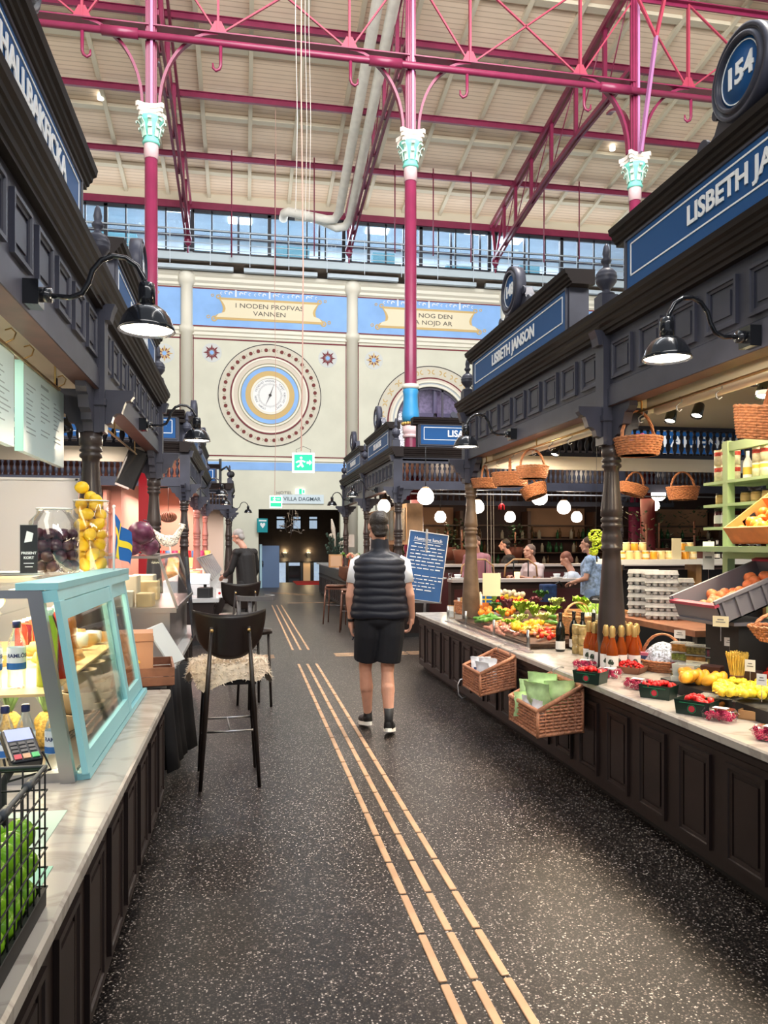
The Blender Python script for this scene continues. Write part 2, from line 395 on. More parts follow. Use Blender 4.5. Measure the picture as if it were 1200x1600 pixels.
# painted wall inscriptions in cartouches
def cartouche(cx, lines, lab):
    t = thing('painted_cartouche', lab, 'wall painting', (cx, WY-.012, 9.66))
    hw = 1.72; n=10
    def side(s, w, hh):
        return [(s*(w-.13+.16*abs(1-2*i/n)**1.6 + (.16 if i<3 else 0)), 0, -hh+2*hh*i/n) for i in range(n+1)]
    L1 = side(1,hw,.38); L2 = side(-1,hw,.38)
    MB().prism(L1+L2[::-1], (0,-.012,0)).obj('gold_border', M_goldw, t)
    L1 = side(1,hw-.09,.30); L2 = side(-1,hw-.09,.30)
    MB().prism([(p[0],-.012,p[2]) for p in L1+L2[::-1]], (0,-.008,0)).obj('cream_field', mat('cream_field_paint',(.78,.70,.50),.7), t)
    mb = MB()
    for s in (-1,1):
        for (x,z,r) in ((s*(hw+.16),-.36,.10),(s*(hw+.02),.40,.08),(s*(hw+.36),-.30,.06),(s*(hw+.22),.44,.05)):
            mb.annulus((x,0,z), r*.55, r, .015, n=14)
    mb.obj('gold_scroll', M_goldw, t)
    mb = MB()
    for q in (-1.15,0,1.15):
        mb.box((q-.03,-.01,.42),(q+.03,0,.66))
        for s in (-1,1):
            for k in range(3): mb.annulus((q+s*(.18+.15*k),0,.53+.03*(k%2)), .03,.07-.01*k,.01,n=10,a0=.5*k,a1=.5*k+4)
    mb.obj('white_flourish', mat('chalk_white_paint',(.72,.76,.80),.7), t)
    mb = MB()
    for k, (s, dx) in enumerate(lines):
        mb.merge(textmesh(s, .22, .004, bold=.001, sx=1.25), Matrix.Translation((dx, -.022, .12-.25*k))@TX)
    mb.obj('lettering', mat('grey_brown_lettering',(.12,.10,.08),.7), t)
cartouche((PX[1]+PX[2])/2-.05, [('I NODEN PROFVAS',0),('VANNEN',0)], 'painted cartouche on the blue band above the round barometer, lettered I NODEN PROFVAS VANNEN')
cartouche((PX[2]+PX[3])/2-.05, [('NOG DEN',.24),('A NOJD AR',.16)], 'painted cartouche half hidden by the red column, lettered NOG DEN and NOJD AR')
cartouche((PX[0]+PX[1])/2-.05, [], 'gold edged painted cartouche at the left end of the blue band, beside the red column')
def rosette(x, z, lab, c1, c2):
    t = thing('painted_rosette', lab, 'wall painting', (x, WY, z))
    MB().annulus((0,0,0),.0,.33,.008,n=32).obj('pale_disc', mat('pale_grey_disc_paint',(.60,.62,.60),.7), t)
    a = MB(); b = MB()
    for k in range(16):
        w = 2*PI*k/16; d = Vector((math.cos(w),0,math.sin(w))); n = Vector((-math.sin(w),0,math.cos(w)))
        q = a if k%2 else b; y = Vector((0,-.008-(.004 if k%2 else .008),0)); ww = .03 if k%2 else .045
        q.prism([d*.06+y, d*.15+n*ww*.85+y, d*(.29 if k%2==0 else .20)+y, d*.15-n*ww*.85+y], (0,-.004,0))
    a.obj('maroon_petals', c1, t); b.obj('inner_petals', c2, t)
    MB().annulus((0,-.016,0),0,.07,.01,n=16).obj('blue_eye', M_lblue, t)
rosette(onY(331,551,WY).x, onY(331,551,WY).z, 'round painted flower rosette left of the round barometer', M_dkred, M_dkred)
rosette(onY(512,560,WY).x, onY(512,560,WY).z, 'round painted flower rosette right of the round barometer', M_dkred, M_dkred)
rosette(onY(584,563,WY).x, onY(584,563,WY).z, 'gold painted flower rosette left of the arched window', M_dkred, M_goldw)
rosette(onY(257,552,WY).x, onY(257,552,WY).z, 'gold painted flower rosette above the shaded wall at the left end', M_dkred, M_goldw)
# the round barometer
BC = onY(422,618,WY)
t = thing('wall_barometer', 'huge round painted barometer with white dial on the end wall', 'barometer', (BC.x, WY, BC.z))
R0 = 1.78
def ring(nm, a, b, d, m, n=72): MB().annulus((0,0,0), R0*a, R0*b, d, n=n).obj(nm, m, t)
ring('black_outer_line', .985, 1, .03, M_dk); ring('outer_band', .77, .985, .02, mat('ivory_band_paint',(.62,.58,.47),.7))
ring('maroon_ring', .735, .765, .05, M_dkred)
ring('ivory_moulding', .70, .735, .06, M_ivory); ring('rose_band', .62,.70,.04,M_rosew); ring('olive_line',.605,.62,.05,M_olive); ring('ivory_step',.57,.605,.035,M_ivory)
ring('olive_inner_line',.555,.57,.045,M_olive)
ring('blue_ring', .475, .555, .03, M_lblue); ring('gold_ring', .375, .475, .035, M_goldw); ring('ivory_bezel', .33, .375, .06, M_ivory); ring('white_dial', 0, .33, .03, M_paper)
fl = []; st = MB()
for k in range(36):
    w = 2*PI*(k+.5)/36; c = Vector((math.cos(w)*R0*.88, -.03, math.sin(w)*R0*.88))
    fl.append(c)
    w2 = w+PI/36; c2 = Vector((math.cos(w2)*R0*.88, -.02, math.sin(w2)*R0*.88))
    st.annulus(c2, .03, .045, .012, n=8, a0=w2, a1=w2+PI)
bud=MB().annulus((0,0,0),0,.065,.015,n=10).annulus((0,-.015,0),0,.022,.004,n=6).obj('flower_bud', mat('bud_paint',(.17,.03,.025),.7), t); bud.location=fl[0]
for c in fl[1:]: inst(bud,c,parent=t)
st.obj('leaf_sprigs', M_olive, t)
mb = MB()
for k in range(60):
    w = 2*PI*k/60; d = Vector((math.cos(w),0,math.sin(w))); y = Vector((0,-.032,0)); mb.bar(d*.36+y, d*(.42 if k%5 else .45)+y, .008)
for s, a in (('STORM',-2.2),('REGN',-2.9),('OSTADIGT',2.4),('VACKERT',1.5),('TORRT',.6),('FUKTIGT',-.2),('BLAST',-1.0)):
    for i, ch in enumerate(s):
        w = a-(i-len(s)/2)*.11
        mb.merge(textmesh(ch,.09,.002), Matrix.Translation((math.cos(w)*.50,-.034,math.sin(w)*.50))@Matrix.Rotation(PI/2-w,4,'Y')@TX)
mb.obj('dial_marking', mat('dial_ink',(.10,.10,.12),.6), t)
MB().prism([(-.16,-.05,-.36),(-.02,-.05,0),(.14,-.05,.40),(.02,-.05,0)], (0,-.01,0)).annulus((0,-.05,0),0,.05,.02,n=16).obj('hand', M_dk, t)
# arched window of the end wall
AX, AZ = 6.65, 5.96
def arch_ring(nm, a, b, d, m, par):
    mb = MB().annulus((0,0,0), a, b, d, n=40, a0=0, a1=PI)
    for s in (-1,1): mb.box((min(s*a,s*b),-d,-3.2),(max(s*a,s*b),0,0))
    return mb.obj(nm, m, par)
w1 = bpy.data.objects.new('window_1', None); C.objects.link(w1); w1.location=(AX,WY,AZ); w1['kind']='structure'; w1['label']='round-headed window of the end wall with painted arch mouldings'
arch_ring('dark_outer_line', 2.0, 2.03, .03, M_dk, w1); arch_ring('scroll_band', 1.62, 2.0, .02, mat('ivory_band_paint',(.7,.66,.55),.7), w1)
arch_ring('maroon_line', 1.56,1.61,.04,M_dkred,w1); arch_ring('rose_moulding',1.49,1.56,.05,M_rosew,w1); arch_ring('ivory_moulding',1.42,1.49,.07,M_ivory,w1); arch_ring('grey_moulding',1.36,1.42,.03,M_greyw,w1); arch_ring('inner_moulding',1.28,1.36,.05,M_ivory,w1)
mb = MB()
for k in range(26):
    w = PI*(k+.5)/26; mb.annulus((math.cos(w)*1.81+.03*math.cos(w)*(-1)**k,-.02,math.sin(w)*1.81), .05,.085,.012,n=10,a0=w+(PI if k%2 else 0),a1=w+(PI if k%2 else 0)+3.6)
mb.obj('scroll_ornament', M_goldw, w1)
mb = MB().annulus((0,.12,0),1.2,1.29,.06,n=40,a0=0,a1=PI)
for x in (-.45,.45): mb.box((x-.035,.06,-1.9),(x+.035,.12,1.2))
mb.box((-1.25,.06,-.05),(1.25,.12,.05)); mb.obj('window_frame', mat('dark_violet_frame',(.06,.05,.08),.5), w1)
MB().prism([(1.25*math.cos(PI*i/30),.15,1.25*math.sin(PI*i/30)) for i in range(31)]+[(-1.25,.15,-1.9),(1.25,.15,-1.9)], (0,.01,0)).obj('window_glass', M_glass2, w1)
# stair hall seen through the arched window
mb = MB().box((AX-3,30.5,3.5),(AX+3,30.6,8)).box((AX-3,WY+.35,3.4),(AX+3,30.6,3.5))
struct('wall_behind_window', mb, mat('lilac_brick',(.32,.24,.36),.7,noise=(8,.4)))
mb = MB()
for x in (-1.6,-.3,.9): mb.box((AX+x,30.2,3.5),(AX+x+.14,30.4,8))
mb.box((AX-3,30.2,6.7),(AX+3,30.4,6.85)); struct('trim_6', mb, mat('violet_steel',(.12,.09,.16),.4), 'violet steel frame behind the arched window')
area('window_light', (AX, 29, 7.8), 4, 1.5, 60, (.85,.85,1))
# ---------- passage beyond the opening ----------
M_pass = mat('dark_brown_panelling', (.030,.021,.016), .5, noise=(4,.2))
mb = MB().box((-.6,WY+.35,-2),(-.5,36,4)).box((4.5,WY+.35,-2),(4.6,36,4)).box((-.5,WY+.35,4),(4.6,36,4.1)).box((-.6,WY+.35,-2),(4.6,36.1,-1.9))
mb.box((.28,WY+.35,0),(.5,27.6,2.77))
struct('wall_passage', mb, M_pass)
mb = MB()   # back wall with three windows and the entrance doors
BY = 34.0
pw = [onY(431,806,BY).x, onY(446,806,BY).x, onY(457,806,BY).x, onY(471,806,BY).x, onY(482,806,BY).x, onY(497,806,BY).x]
zt, zb = onY(460,806,BY).z, onY(460,828,BY).z
dx0, dx1, dzt = onY(431,877,BY).x, onY(500,877,BY).x, onY(460,877,BY).z
mb.box((-.5,BY,zt),(4.5,BY+.1,4)); mb.box((-.5,BY,dzt),(4.5,BY+.1,zb))
prev=-.5
for a,b in ((pw[0],pw[1]),(pw[2],pw[3]),(pw[4],pw[5]),(4.5,4.5)): mb.box((prev,BY,zb),(a,BY+.1,zt)); prev=b
mb.box((-.5,BY,-1.9),(dx0,BY+.1,dzt)); mb.box((dx1,BY,-1.9),(4.5,BY+.1,dzt))
struct('wall_passage_end', mb, M_pass)
mb = MB().box((-1,BY+1.5,-1.9),(5,BY+1.6,4)); struct('wall_street', mb, mat('pale_street_daylight',(.35,.42,.50),.7,emit=.55,ecol=(.55,.68,.85),noise=(3,.5)))
d1 = bpy.data.objects.new('door_1', None); C.objects.link(d1); d1.location=(dx0,BY,-1.9); d1['kind']='structure'; d1['label']='glazed entrance doors at the foot of the passage'
mb = MB()
xs = [dx0+(dx1-dx0)*k for k in (0,.24,.27,.56,.60,.80,.84,1)]
for x in xs: mb.box((x-.035,BY-.02,-1.9),(x+.035,BY+.06,dzt))
mb.box((dx0,BY-.02,dzt-.06),(dx1,BY+.06,dzt)); mb.box((dx0,BY-.02,-.5),(dx1,BY+.06,-.45)); mb.obj('door_frame', M_matblack, d1, True)
MB().box((xs[2],BY+.08,-1.9),(xs[3],BY+.14,dzt-.2)).obj('dark_leaf', M_black, d1, True)
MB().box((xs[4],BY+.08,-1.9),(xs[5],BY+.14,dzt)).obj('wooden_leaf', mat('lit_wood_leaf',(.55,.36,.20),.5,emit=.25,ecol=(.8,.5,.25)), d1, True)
MB().box((xs[5],BY+.08,-1.9),(xs[7],BY+.1,dzt)).obj('door_glass', M_glass2, d1, True)
for i in range(3):
    w = MB()
    a,b = pw[2*i],pw[2*i+1]; zm = zb+(zt-zb)*.68
    for z in (zb,zm,zt-.04): w.box((a,BY-.02,z),(b,BY+.05,z+.06))
    for x in (a,b-.04): w.box((x,BY-.02,zb),(x+.04,BY+.05,zt))
    o = struct('window_%d'%(i+2), w, M_matblack, ('left','middle','right')[i]+' small upper window of the passage end wall')
    MB().box((a,BY+.06,zb),(b,BY+.07,zt)).obj('window_glass', M_glass2, o)
for k,px in enumerate((445.5,482.5)):
    p = onY(px,868,BY-.1)
    s = thing('wall_sconce', ('left','right')[k]+'-hand glowing wall sconce above the entrance doors at the passage end', 'lamp', p, group=None)
    MB().prism([(-.05,0,-.12),(.05,0,-.12),(.09,0,.12),(-.09,0,.12)],(0,.09,0)).obj('shade', M_matblack, s)
    MB().box((-.07,.01,.121),(.07,.08,.13)).obj('bulb', M_lampin, s); point('sconce_light', p+Vector((0,-.05,.2)), 9, (1,.75,.4), .05)
    point('sconce_light', p+Vector((0,-.1,-.2)), 4, (1,.75,.4), .05)
p0, p1 = onZ(464,914,0), onZ(507,908,0)
tag(MB().box((p0.x,p0.y,.001),(p1.x,p1.y+.0,.02)).obj('door_mat', mat('red_carpet',(.55,.01,.015),.9)), 'red mat lying in the passage before the entrance doors', 'mat')
# blue-grey side door and its white edge in the passage
t = thing('leaning_panel','blue-grey door leaf with a pale edge standing open at the left of the passage','door',(.55,27.5,0))
MB().box((.0,.0,0),(.08,.9,1.55)).obj('pale_edge', mat('pale_edge_paint',(.40,.60,.68),.5), t); MB().box((.08,.3,0),(.7,.38,1.5)).obj('blue_leaf', mat('slate_blue_paint',(.10,.16,.28),.5), t); MB().lathe([(.035,-.1),(.035,.1)],(.1,.26,.85),10).obj('handle',M_black,t)
# hanging sculpture of curved metal
t = thing('hanging_mobile','dark mobile of twisted metal leaves hanging in the passage','mobile',(1.75,30,2.9))
mb=MB(); rr=random.Random(3)
for k in range(16):
    a=rr.uniform(0,6.28); r=rr.uniform(.1,.75); z=rr.uniform(-.95,-.05)
    mb.tube([(r*math.cos(a+j*.25)*(1-.1*j),r*math.sin(a+j*.25)*.4,z+.05*j*rr.choice((-1,1))) for j in range(5)],.008,6)
    mb.ball((r*math.cos(a),r*math.sin(a)*.4,z),.04,8,5,(1.6,.6,.5))
mb.obj('metal_leaves', M_steel, t); MB().tube([(0,0,0),(0,0,1.1)],.006,6).tube([(0,0,0),(0,0,-.8)],.006,6).obj('cable',M_black,t)
# ---------- gallery above the end wall ----------
mb = MB().box((-14,26.23,11.0),(19,26.3,11.22)); mb.box((-14,26.3,11.05),(19,28.6,11.12)); struct('trim_7', mb, mat('pale_blue_grey_steel',(.42,.50,.54),.5), 'pale grey fascia of the gallery walkway')
mb = MB().box((-14,26.3,11.0),(19,28.6,11.04)); 
struct('ceiling_walkway', mb, mat('walkway_underside',(.20,.15,.11),.7,noise=(3,.3)))
mb = MB()
for i in range(9):
    a=-11.5+i*2.85*1.0; mb.sweep([(.36,10.80),(.52,10.80),(.52,10.93),(.36,10.93)], (a+.1,WY,0),(a+2.6,WY,0),(0,-1,0))
struct('trim_8', mb, mat('pale_blue_gutter',(.50,.58,.64),.5), 'pale blue gutter lengths below the walkway')
t = thing('gallery_railing','thin steel wire railing along the gallery walkway above the end wall','railing',(0,26.2,11.1))
mb=MB()
for z in (11.37,11.57,11.8,12.0): mb.tube([(-12,26.2,z),(17,26.2,z)],.012 if z<12 else .02,6)
mb.obj('rail', mat('pale_rail_paint',(.55,.62,.68),.4), t, True)
mb=MB()
for i in range(22): mb.bar((-11.5+i*1.3,26.2,10.85),(-11.5+i*1.3,26.2,12.0),.018)
mb.obj('posts', mat('pale_rail_paint',(.55,.62,.68),.4), t, True)['kind']='stuff'
GY=28.6
mb = MB().box((-14,GY,11.12),(19,GY+.15,12.15)); struct('wall_gallery', mb, mat('pale_blue_parapet',(.50,.58,.62),.6))
mb = MB().box((-14,GY-.05,13.92),(19,GY+.15,14.35)); struct('trim_9', mb, M_cream, 'cream band between the gallery windows and the roof')
M_mull = mat('black_mullion', (.02,.022,.03), .4)
def gal_window(a, b, n):
    w = bpy.data.objects.new('window_%d'%n, None); C.objects.link(w); w.location=(a,GY,12.15); w['kind']='structure'; w['label']='gallery window bay with black mullions'
    mb=MB(); k=int(round((b-a)/.66)); 
    for i in range(k+1):
        x=a+(b-a)*i/k; th=.05 if i%4 else .13
        mb.box((x-th/2,GY-.03,12.15),(x+th/2,GY+.06,13.66))
    for i in range(k):
        if (i//4)%2==0 or i%4<3: x0=a+(b-a)*i/k; x1=a+(b-a)*(i+1)/k; mb.box((x0,GY-.02,12.92),(x1,GY+.05,12.98))
    mb.box((a,GY-.03,13.56),(b,GY+.06,13.68)); mb.box((a,GY-.03,12.12),(b,GY+.06,12.18))
    mb.obj('mullions', M_mull, w, True); MB().box((a,GY+.01,12.15),(b,GY+.018,13.66)).obj('window_glass', M_glass, w, True)
for i in range(4): gal_window(BAYS[i]+.12, BAYS[i+1]-.12, 5+i)
mb = MB().box((-14,33,11.1),(19,33.1,14.6)).box((-14,GY+.15,11.1),(19,33,11.2)); struct('wall_office', mb, mat('office_wall_mix',(.62,.68,.72),.7,noise=(.7,.2)))
mb = MB().box((-14,GY+.15,14.35),(19,33,14.45)); struct('ceiling_office', mb, mat('office_ceiling',(.40,.46,.52),.8))
for i,x in enumerate((-4.8,-2.9,-.6,.5,2.6,4.9,7.2,8.9,10.6,12.6)):
    tag(MB().box((x,29.2+.7*(i%3),14.30),(x+.9,29.75+.7*(i%3),14.345)).obj('ceiling_panel_light', mat('panel_light_glow',(1,1,1),.5,emit=5,ecol=(.8,.92,1))), 'bright office ceiling light panel seen through the gallery windows','ceiling light','ceiling lights behind the gallery windows')
t=thing('office_partition','glass partitions and cupboards of the office behind the gallery windows','partition',(0,31,11.2))
mb=MB(); rr=random.Random(5)
for x,w_,h in ((-5.5,1.4,2.4),(-2.0,1.3,1.9),(.2,.5,1.6),(1.2,1.4,2.3),(5.2,.9,2.3),(8.3,1.2,2.0),(11.5,.9,2.2)): mb.box((x,31,11.2),(x+w_,31.5,11.2+h))
mb.obj('cupboards', mat('deep_teal_cupboard',(.05,.16,.20),.4), t, True)
mb=MB()
for k in range(14): x=-9+k*1.7+rr.uniform(-.3,.3); mb.box((x,30.2,11.2),(x+.08,30.28,14.3))
mb.box((-12,30.2,13.3),(16,30.28,13.4)); mb.obj('partition_frame', M_mull, t, True)
# ---------- iron roof structure ----------
CY=17.4; COLX=[-1.99,3.8,9.42]
mb=MB()
for k in range(5):
    y=26.1-2.78*k; z=RZ(y)-.24; x0,x1=-14,19
    mb.box((x0,y-.05,z-.09),(x1,y+.05,z-.07)); mb.box((x0,y-.012,z-.08),(x1,y+.012,z+.09)); mb.box((x0,y-.05,z+.08),(x1,y+.05,z+.10))
struct('trim_10', mb, M_red, 'raspberry red iron purlins under the roof boards')
mb=MB().box((-14,GY-.1,13.68),(19,GY+.1,13.93)); struct('trim_11', mb, M_red, 'raspberry red iron beam over the gallery windows')
def long_truss(x, i):
    t=thing('roof_truss', ('roof truss of red iron nearest the left, over the first red column','roof truss of red iron beside the grey ducts','roof truss of red iron over the rightmost red column')[i],'roof truss',(x,27.9,12.3))
    zc=lambda y: 12.35+.9*min(1,(28-y)/6.5)**.8
    ys=[28,27,25.8,24.3,22.6,20.8,19,17.5]
    mb=MB()
    for dx in (-.07,.07): mb.flatbar([(x+dx,y,zc(y)) for y in ys],.07,.12,(1,0,0))
    mb.obj('lower_chord', M_red, t, True)
    mb=MB()
    for dx in (-.08,.08): mb.bar((x+dx,28.3,RZ(28.3)-.5),(x+dx,13.4,RZ(13.4)-.5),.07,.16)
    mb.obj('upper_chord', M_red, t, True)
    mb=MB()
    for k,y in enumerate(ys[1:-1]):
        mb.bar((x,y,zc(y)),(x,y,RZ(y)-.5),.10,.10)
        y2=ys[k+2]; mb.tube([(x,y,zc(y)),(x,y2,RZ(y2)-.5)],.018,6)
    mb.bar((x,28,12.35),(x,28.35,13.7),.1,.1); mb.bar((x,28,12.35),(x,27.0,13.9),.08,.06)
    mb.obj('struts', M_red, t, True)
    mb=MB().ball((x,28,12.32),.14,10,8,(1,1,1.5)).tube([(x,28,12.2),(x,28,11.5),(x,27.8,11.2),(x,27.6,11.1)],.035,8); mb.obj('bearing_shoe', M_red, t, True)
for i,x in enumerate(COLX): long_truss(x if i else -1.95,i)
CHZ=12.83; TOPZ=14.95; CAPZ=11.1
nodes=[]; 
for c in [-7.7]+COLX+[15.0]: nodes+= [c-1.43,c+1.43]
t=thing('lattice_girder','long raspberry red lattice girder carried by the tall iron columns','girder',(3.8,CY,CHZ))
mb=MB()
for z in (CHZ,TOPZ):
    mb.box((-13,CY-.12,z-.015),(18,CY+.12,z+.015)); mb.box((-13,CY-.02,z if z==CHZ else z-.10),(18,CY+.02,z+.06 if z==CHZ else z))
mb.obj('chords', M_red, t, True)
mb=MB(); M_redl=mat('light_raspberry_paint',(.32,.035,.065),.4)
for i,x in enumerate(nodes):
    mb.bar((x,CY,CHZ),(x,CY,TOPZ),.10,.05)
    for j in (i-1,i+1):
        if 0<=j<len(nodes):
            x2=nodes[j]
            if abs(x2-x)<2.95 and abs(x2-x)>2.0 and any(abs((x+x2)/2-c)<.2 for c in COLX+[-7.7,15.0]): mb.bar((x,CY,CHZ),((x+x2)/2,CY,TOPZ),.05,.035)
            else: mb.bar((x,CY,CHZ),(x2,CY,TOPZ),.05,.035)
    mb.prism([(x-.22,CY-.03,CHZ),(x+.22,CY-.03,CHZ),(x+.07,CY-.03,CHZ+.3),(x-.07,CY-.03,CHZ+.3)],(0,.06,0))
mb.obj('lattice_bars', M_redl, t, True)
t=thing('iron_tie_tube','round raspberry red tie tube running under the lattice girder','pipe',(3.8,CY-.2,CHZ-.28))
MB().tube([(-13,CY-.2,CHZ-.30),(18,CY-.2,CHZ-.30)],.075,14).obj('tube',M_red,t,True)
for c in COLX: MB().tube([(c-1.0,CY-.2,CHZ-.30),(c-.25,CY-.2,CHZ-.30)],.11,16).obj('sleeve',M_red,t,True)
hl=['first','second','third','fourth','fifth','sixth']
for k,x in enumerate([-3.38,-.5,2.37,5.1,8.0,10.8]):
    p=(x,CY-.2,CHZ-.37); s=-1 if k%2==0 else 1
    tag(MB().tube([(0,0,0),(0,0,-.42),(-.03*s,0,-.5),(-.10*s,0,-.54),(-.16*s,0,-.49),(-.17*s,0,-.38)],[.04,.035,.035,.033,.03,.015],8).obj('iron_hook',M_red),'raspberry red iron hook under the tie tube, '+hl[k]+' from the left','hook').location=p
# tall columns
def column(c,i):
    t=thing('iron_column',('tall raspberry iron column rising behind the left hand stalls, with a green capital','middle tall raspberry iron column with a blue band above the LISA sign','rightmost tall raspberry iron column, showing only above the large 154 sign')[i],'column',(c,CY,0))
    MB().lathe([(.20,0),(.20,.3),(.16,.35),(.145,3.95),(.135,10.2)],(0,0,0),20).obj('shaft',M_red,t)
    MB().lathe([(.18,4.02),(.18,4.08),(.15,4.1),(.2,4.13),(.19,4.2),(.19,4.28),(.15,4.3)],(0,0,0),20).obj('pink_collar',M_pink,t)
    mb=MB()
    for k in range(18): w=2*PI*k/18; mb.ball((.19*math.cos(w),.19*math.sin(w),4.34),.035,6,5)
    mb.obj('gilt_beads',M_gold,t)
    MB().lathe([(.15,4.38),(.19,4.42),(.205,4.5),(.20,4.6),(.175,4.75),(.165,5.0),(.185,5.1),(.17,5.14)],(0,0,0),24).obj('blue_vase',mat('azure_vase_paint',(.03,.26,.52),.35),t)
    MB().lathe([(.16,5.14),(.2,5.17),(.2,5.24),(.15,5.26)],(0,0,0),20).obj('ivory_ring',M_ivory,t)
    MB().lathe([(.155,9.95),(.155,10.25),(.16,10.26)],(0,0,0),20).obj('pink_neck',M_pink,t)
    MB().lathe([(.17,10.25),(.19,10.3),(.16,10.36),(.16,10.45)],(0,0,0),20).obj('mint_ring',M_mint,t)
    MB().lathe([(.155,10.4),(.17,10.55),(.22,10.72),(.27,10.82)],(0,0,0),20).obj('mint_bell',M_mint,t)
    mb=MB()
    for k in range(8):
        w=2*PI*k/8; d=Vector((math.cos(w),math.sin(w),0)); sd=Vector((-d.y,d.x,0))
        for (z0,r0,o) in ((10.4,.17,.0),(10.55,.19,.04)):
            mb.flatbar([d*r0+Vector((0,0,z0)),d*(r0+.02)+Vector((0,0,z0+.12)),d*(r0+.05+o)+Vector((0,0,z0+.20)),d*(r0+.085+o)+Vector((0,0,z0+.19)),d*(r0+.08+o)+Vector((0,0,z0+.15))],.075 if o else .09,.02,sd)
    mb.obj('acanthus_leaves',mat('pale_mint_leaf_paint',(.50,.66,.54),.5),t)
    mb=MB()
    poly=[]
    for k in range(4):
        w=PI/4+k*PI/2; a=Vector((math.cos(w),math.sin(w),0))*.42; b=Vector((math.cos(w+PI/2),math.sin(w+PI/2),0))*.42; m_=(a+b)*.5
        n=Vector((math.cos(w+PI/4),math.sin(w+PI/4),0))
        sd=(b-a).normalized()
        poly+= [a-Vector((-sd.y,sd.x,0))*.0+sd*.05]+[a.lerp(b,q)-n*(.09*math.sin(PI*q)) for q in (.3,.5,.7)]+[b-sd*.05]
    for z,s,h in ((10.80,.80,.08),(10.88,.92,.08),(10.96,1.0,.10)): mb.prism([(p.x*s,p.y*s,z) for p in poly],(0,0,h))
    mb.obj('abacus',mat('blush_ivory_paint',(.72,.62,.54),.5),t)
    mb=MB()
    for a in (0,PI/2,PI,3*PI/2): M=Matrix.Rotation(a,4,'Z'); mb.box((-.035,.05,CAPZ-.05),(.035,.12,TOPZ),M)
    mb.box((-.09,-.09,CAPZ-.05),(.09,.09,TOPZ)); mb.obj('upper_stanchion',M_red,t)
    MB().box((.0,-.16,CAPZ-.04),(.05,-.10,TOPZ)).obj('pale_flanges',mat('lilac_pink_paint',(.40,.17,.32),.4),t)
    for s in (-1,1):
        pts=[]
        for k in range(13):
            w=PI/2*k/12; pts.append((s*(1.43-1.25*math.cos(w)),0,CAPZ+(CHZ-CAPZ)*math.sin(w)))
        MB().flatbar(pts,.13,.06,(0,1,0)).obj('arched_bracket',M_red,t)
    pts=[(0,.18+1.2*(1-math.cos(PI/2*k/10)),CAPZ+1.75*math.sin(PI/2*k/10)) for k in range(11)]
    MB().flatbar(pts,.13,.06,(1,0,0)).obj('rear_bracket',M_red,t)
for i,c in enumerate(COLX): column(c,i)
# slim raking brace on the right hand column
a=onY(1001,238,CY-.35); b=onY(1025,58,CY-.35); c=onY(1040,-10,CY-.35); d=onY(996,-5,CY-.35)
t=thing('raking_brace','forked pale lilac and red iron brace beside the rightmost column top','brace',a)
MB().bar(a,b,.13,.06).obj('pale_strut',mat('lilac_strut_paint',(.32,.13,.27),.4),t,True); MB().bar(b,c,.12,.06).bar(b,d,.07,.05).obj('red_fork',M_redl,t,True)
# insulated ducts
M_duct=mat('insulation_grey',(.78,.76,.68),.6,noise=(5,.08))
for k,(x,lab) in enumerate(((3.22,'left one of the paired grey insulated ducts under the roof'),(3.62,'right one of the paired grey insulated ducts under the roof'))):
    p=[(x,16,15.35),(x,18.4,14.85),(x,26.2+.25*k,12.95-.12*k),(x-.12,26.5+.25*k,12.82-.12*k),(x-.4,26.55+.25*k,12.80-.15*k)]
    p+=([(1.5,26.6,13.0),(1.38,26.75,13.0),(1.36,27.2,13.0)] if k==0 else [(2.7,26.8,12.85),(2.3,26.8,12.95),(1.75,26.8,12.95)])
    tag(MB().tube(p,.15,14).obj('insulated_duct',M_duct),lab,'duct')
M_rope=mat('pale_rope',(.50,.30,.24),.8); M_wire=mat('white_wire',(.42,.38,.34),.6)
for (px,py0,py1,Yd,r,m,lab) in ((472,-40,705,14,.012,M_rope,'pink cord from the roof down to the large green exit sign'),(430,120,775,23.5,.008,M_rope,'long pale cord from the roof to the small green exit sign'),(463,-40,330,16,.009,M_wire,'leftmost thin white wire hanging near the ducts'),(478,-40,345,16,.007,M_wire,'thin white wire hanging just right of the pink cord'),(484,-40,335,16,.007,M_wire,'rightmost thin white wire hanging near the ducts')):
    b=onY(px,py1,Yd); a=Vector((b.x,b.y,RZ(Yd)-.05)); n=8
    tag(MB().tube([a.lerp(b,i/n)+Vector((.02*math.sin(i*1.3),0,0)) for i in range(n+1)],r,5).obj('ceiling_rope',m),lab,'cord')
for k,(px,y0,y1) in enumerate(((362,300,402),(430,300,430),(491,325,400),(617,325,395),(677,330,400),(736,335,410),(850,345,410),(905,345,405))):
    b=onY(px,y1,26.0); a=Vector((b.x,26.0,RZ(26.0)-.02))
    tag(MB().tube([a,b],.022,6).obj('hanger_rod',M_red),'thin dark red rod hanging before the gallery windows','rod','hanger rods before the gallery windows')
for px,py,Y in ((157,265,24),(957,337,24),(450,113,19)):
    p=onY(px,py,Y); p.z=RZ(Y)-.05
    o=tag(MB().lathe([(.09,-.12),(.09,0)],(0,0,0),12).obj('ceiling_spotlight',mat('spot_glow',(1,.95,.85),.5,emit=3)),'small bright spotlight fixed on the roof boards','ceiling light','spotlights on the roof boards'); o.location=p
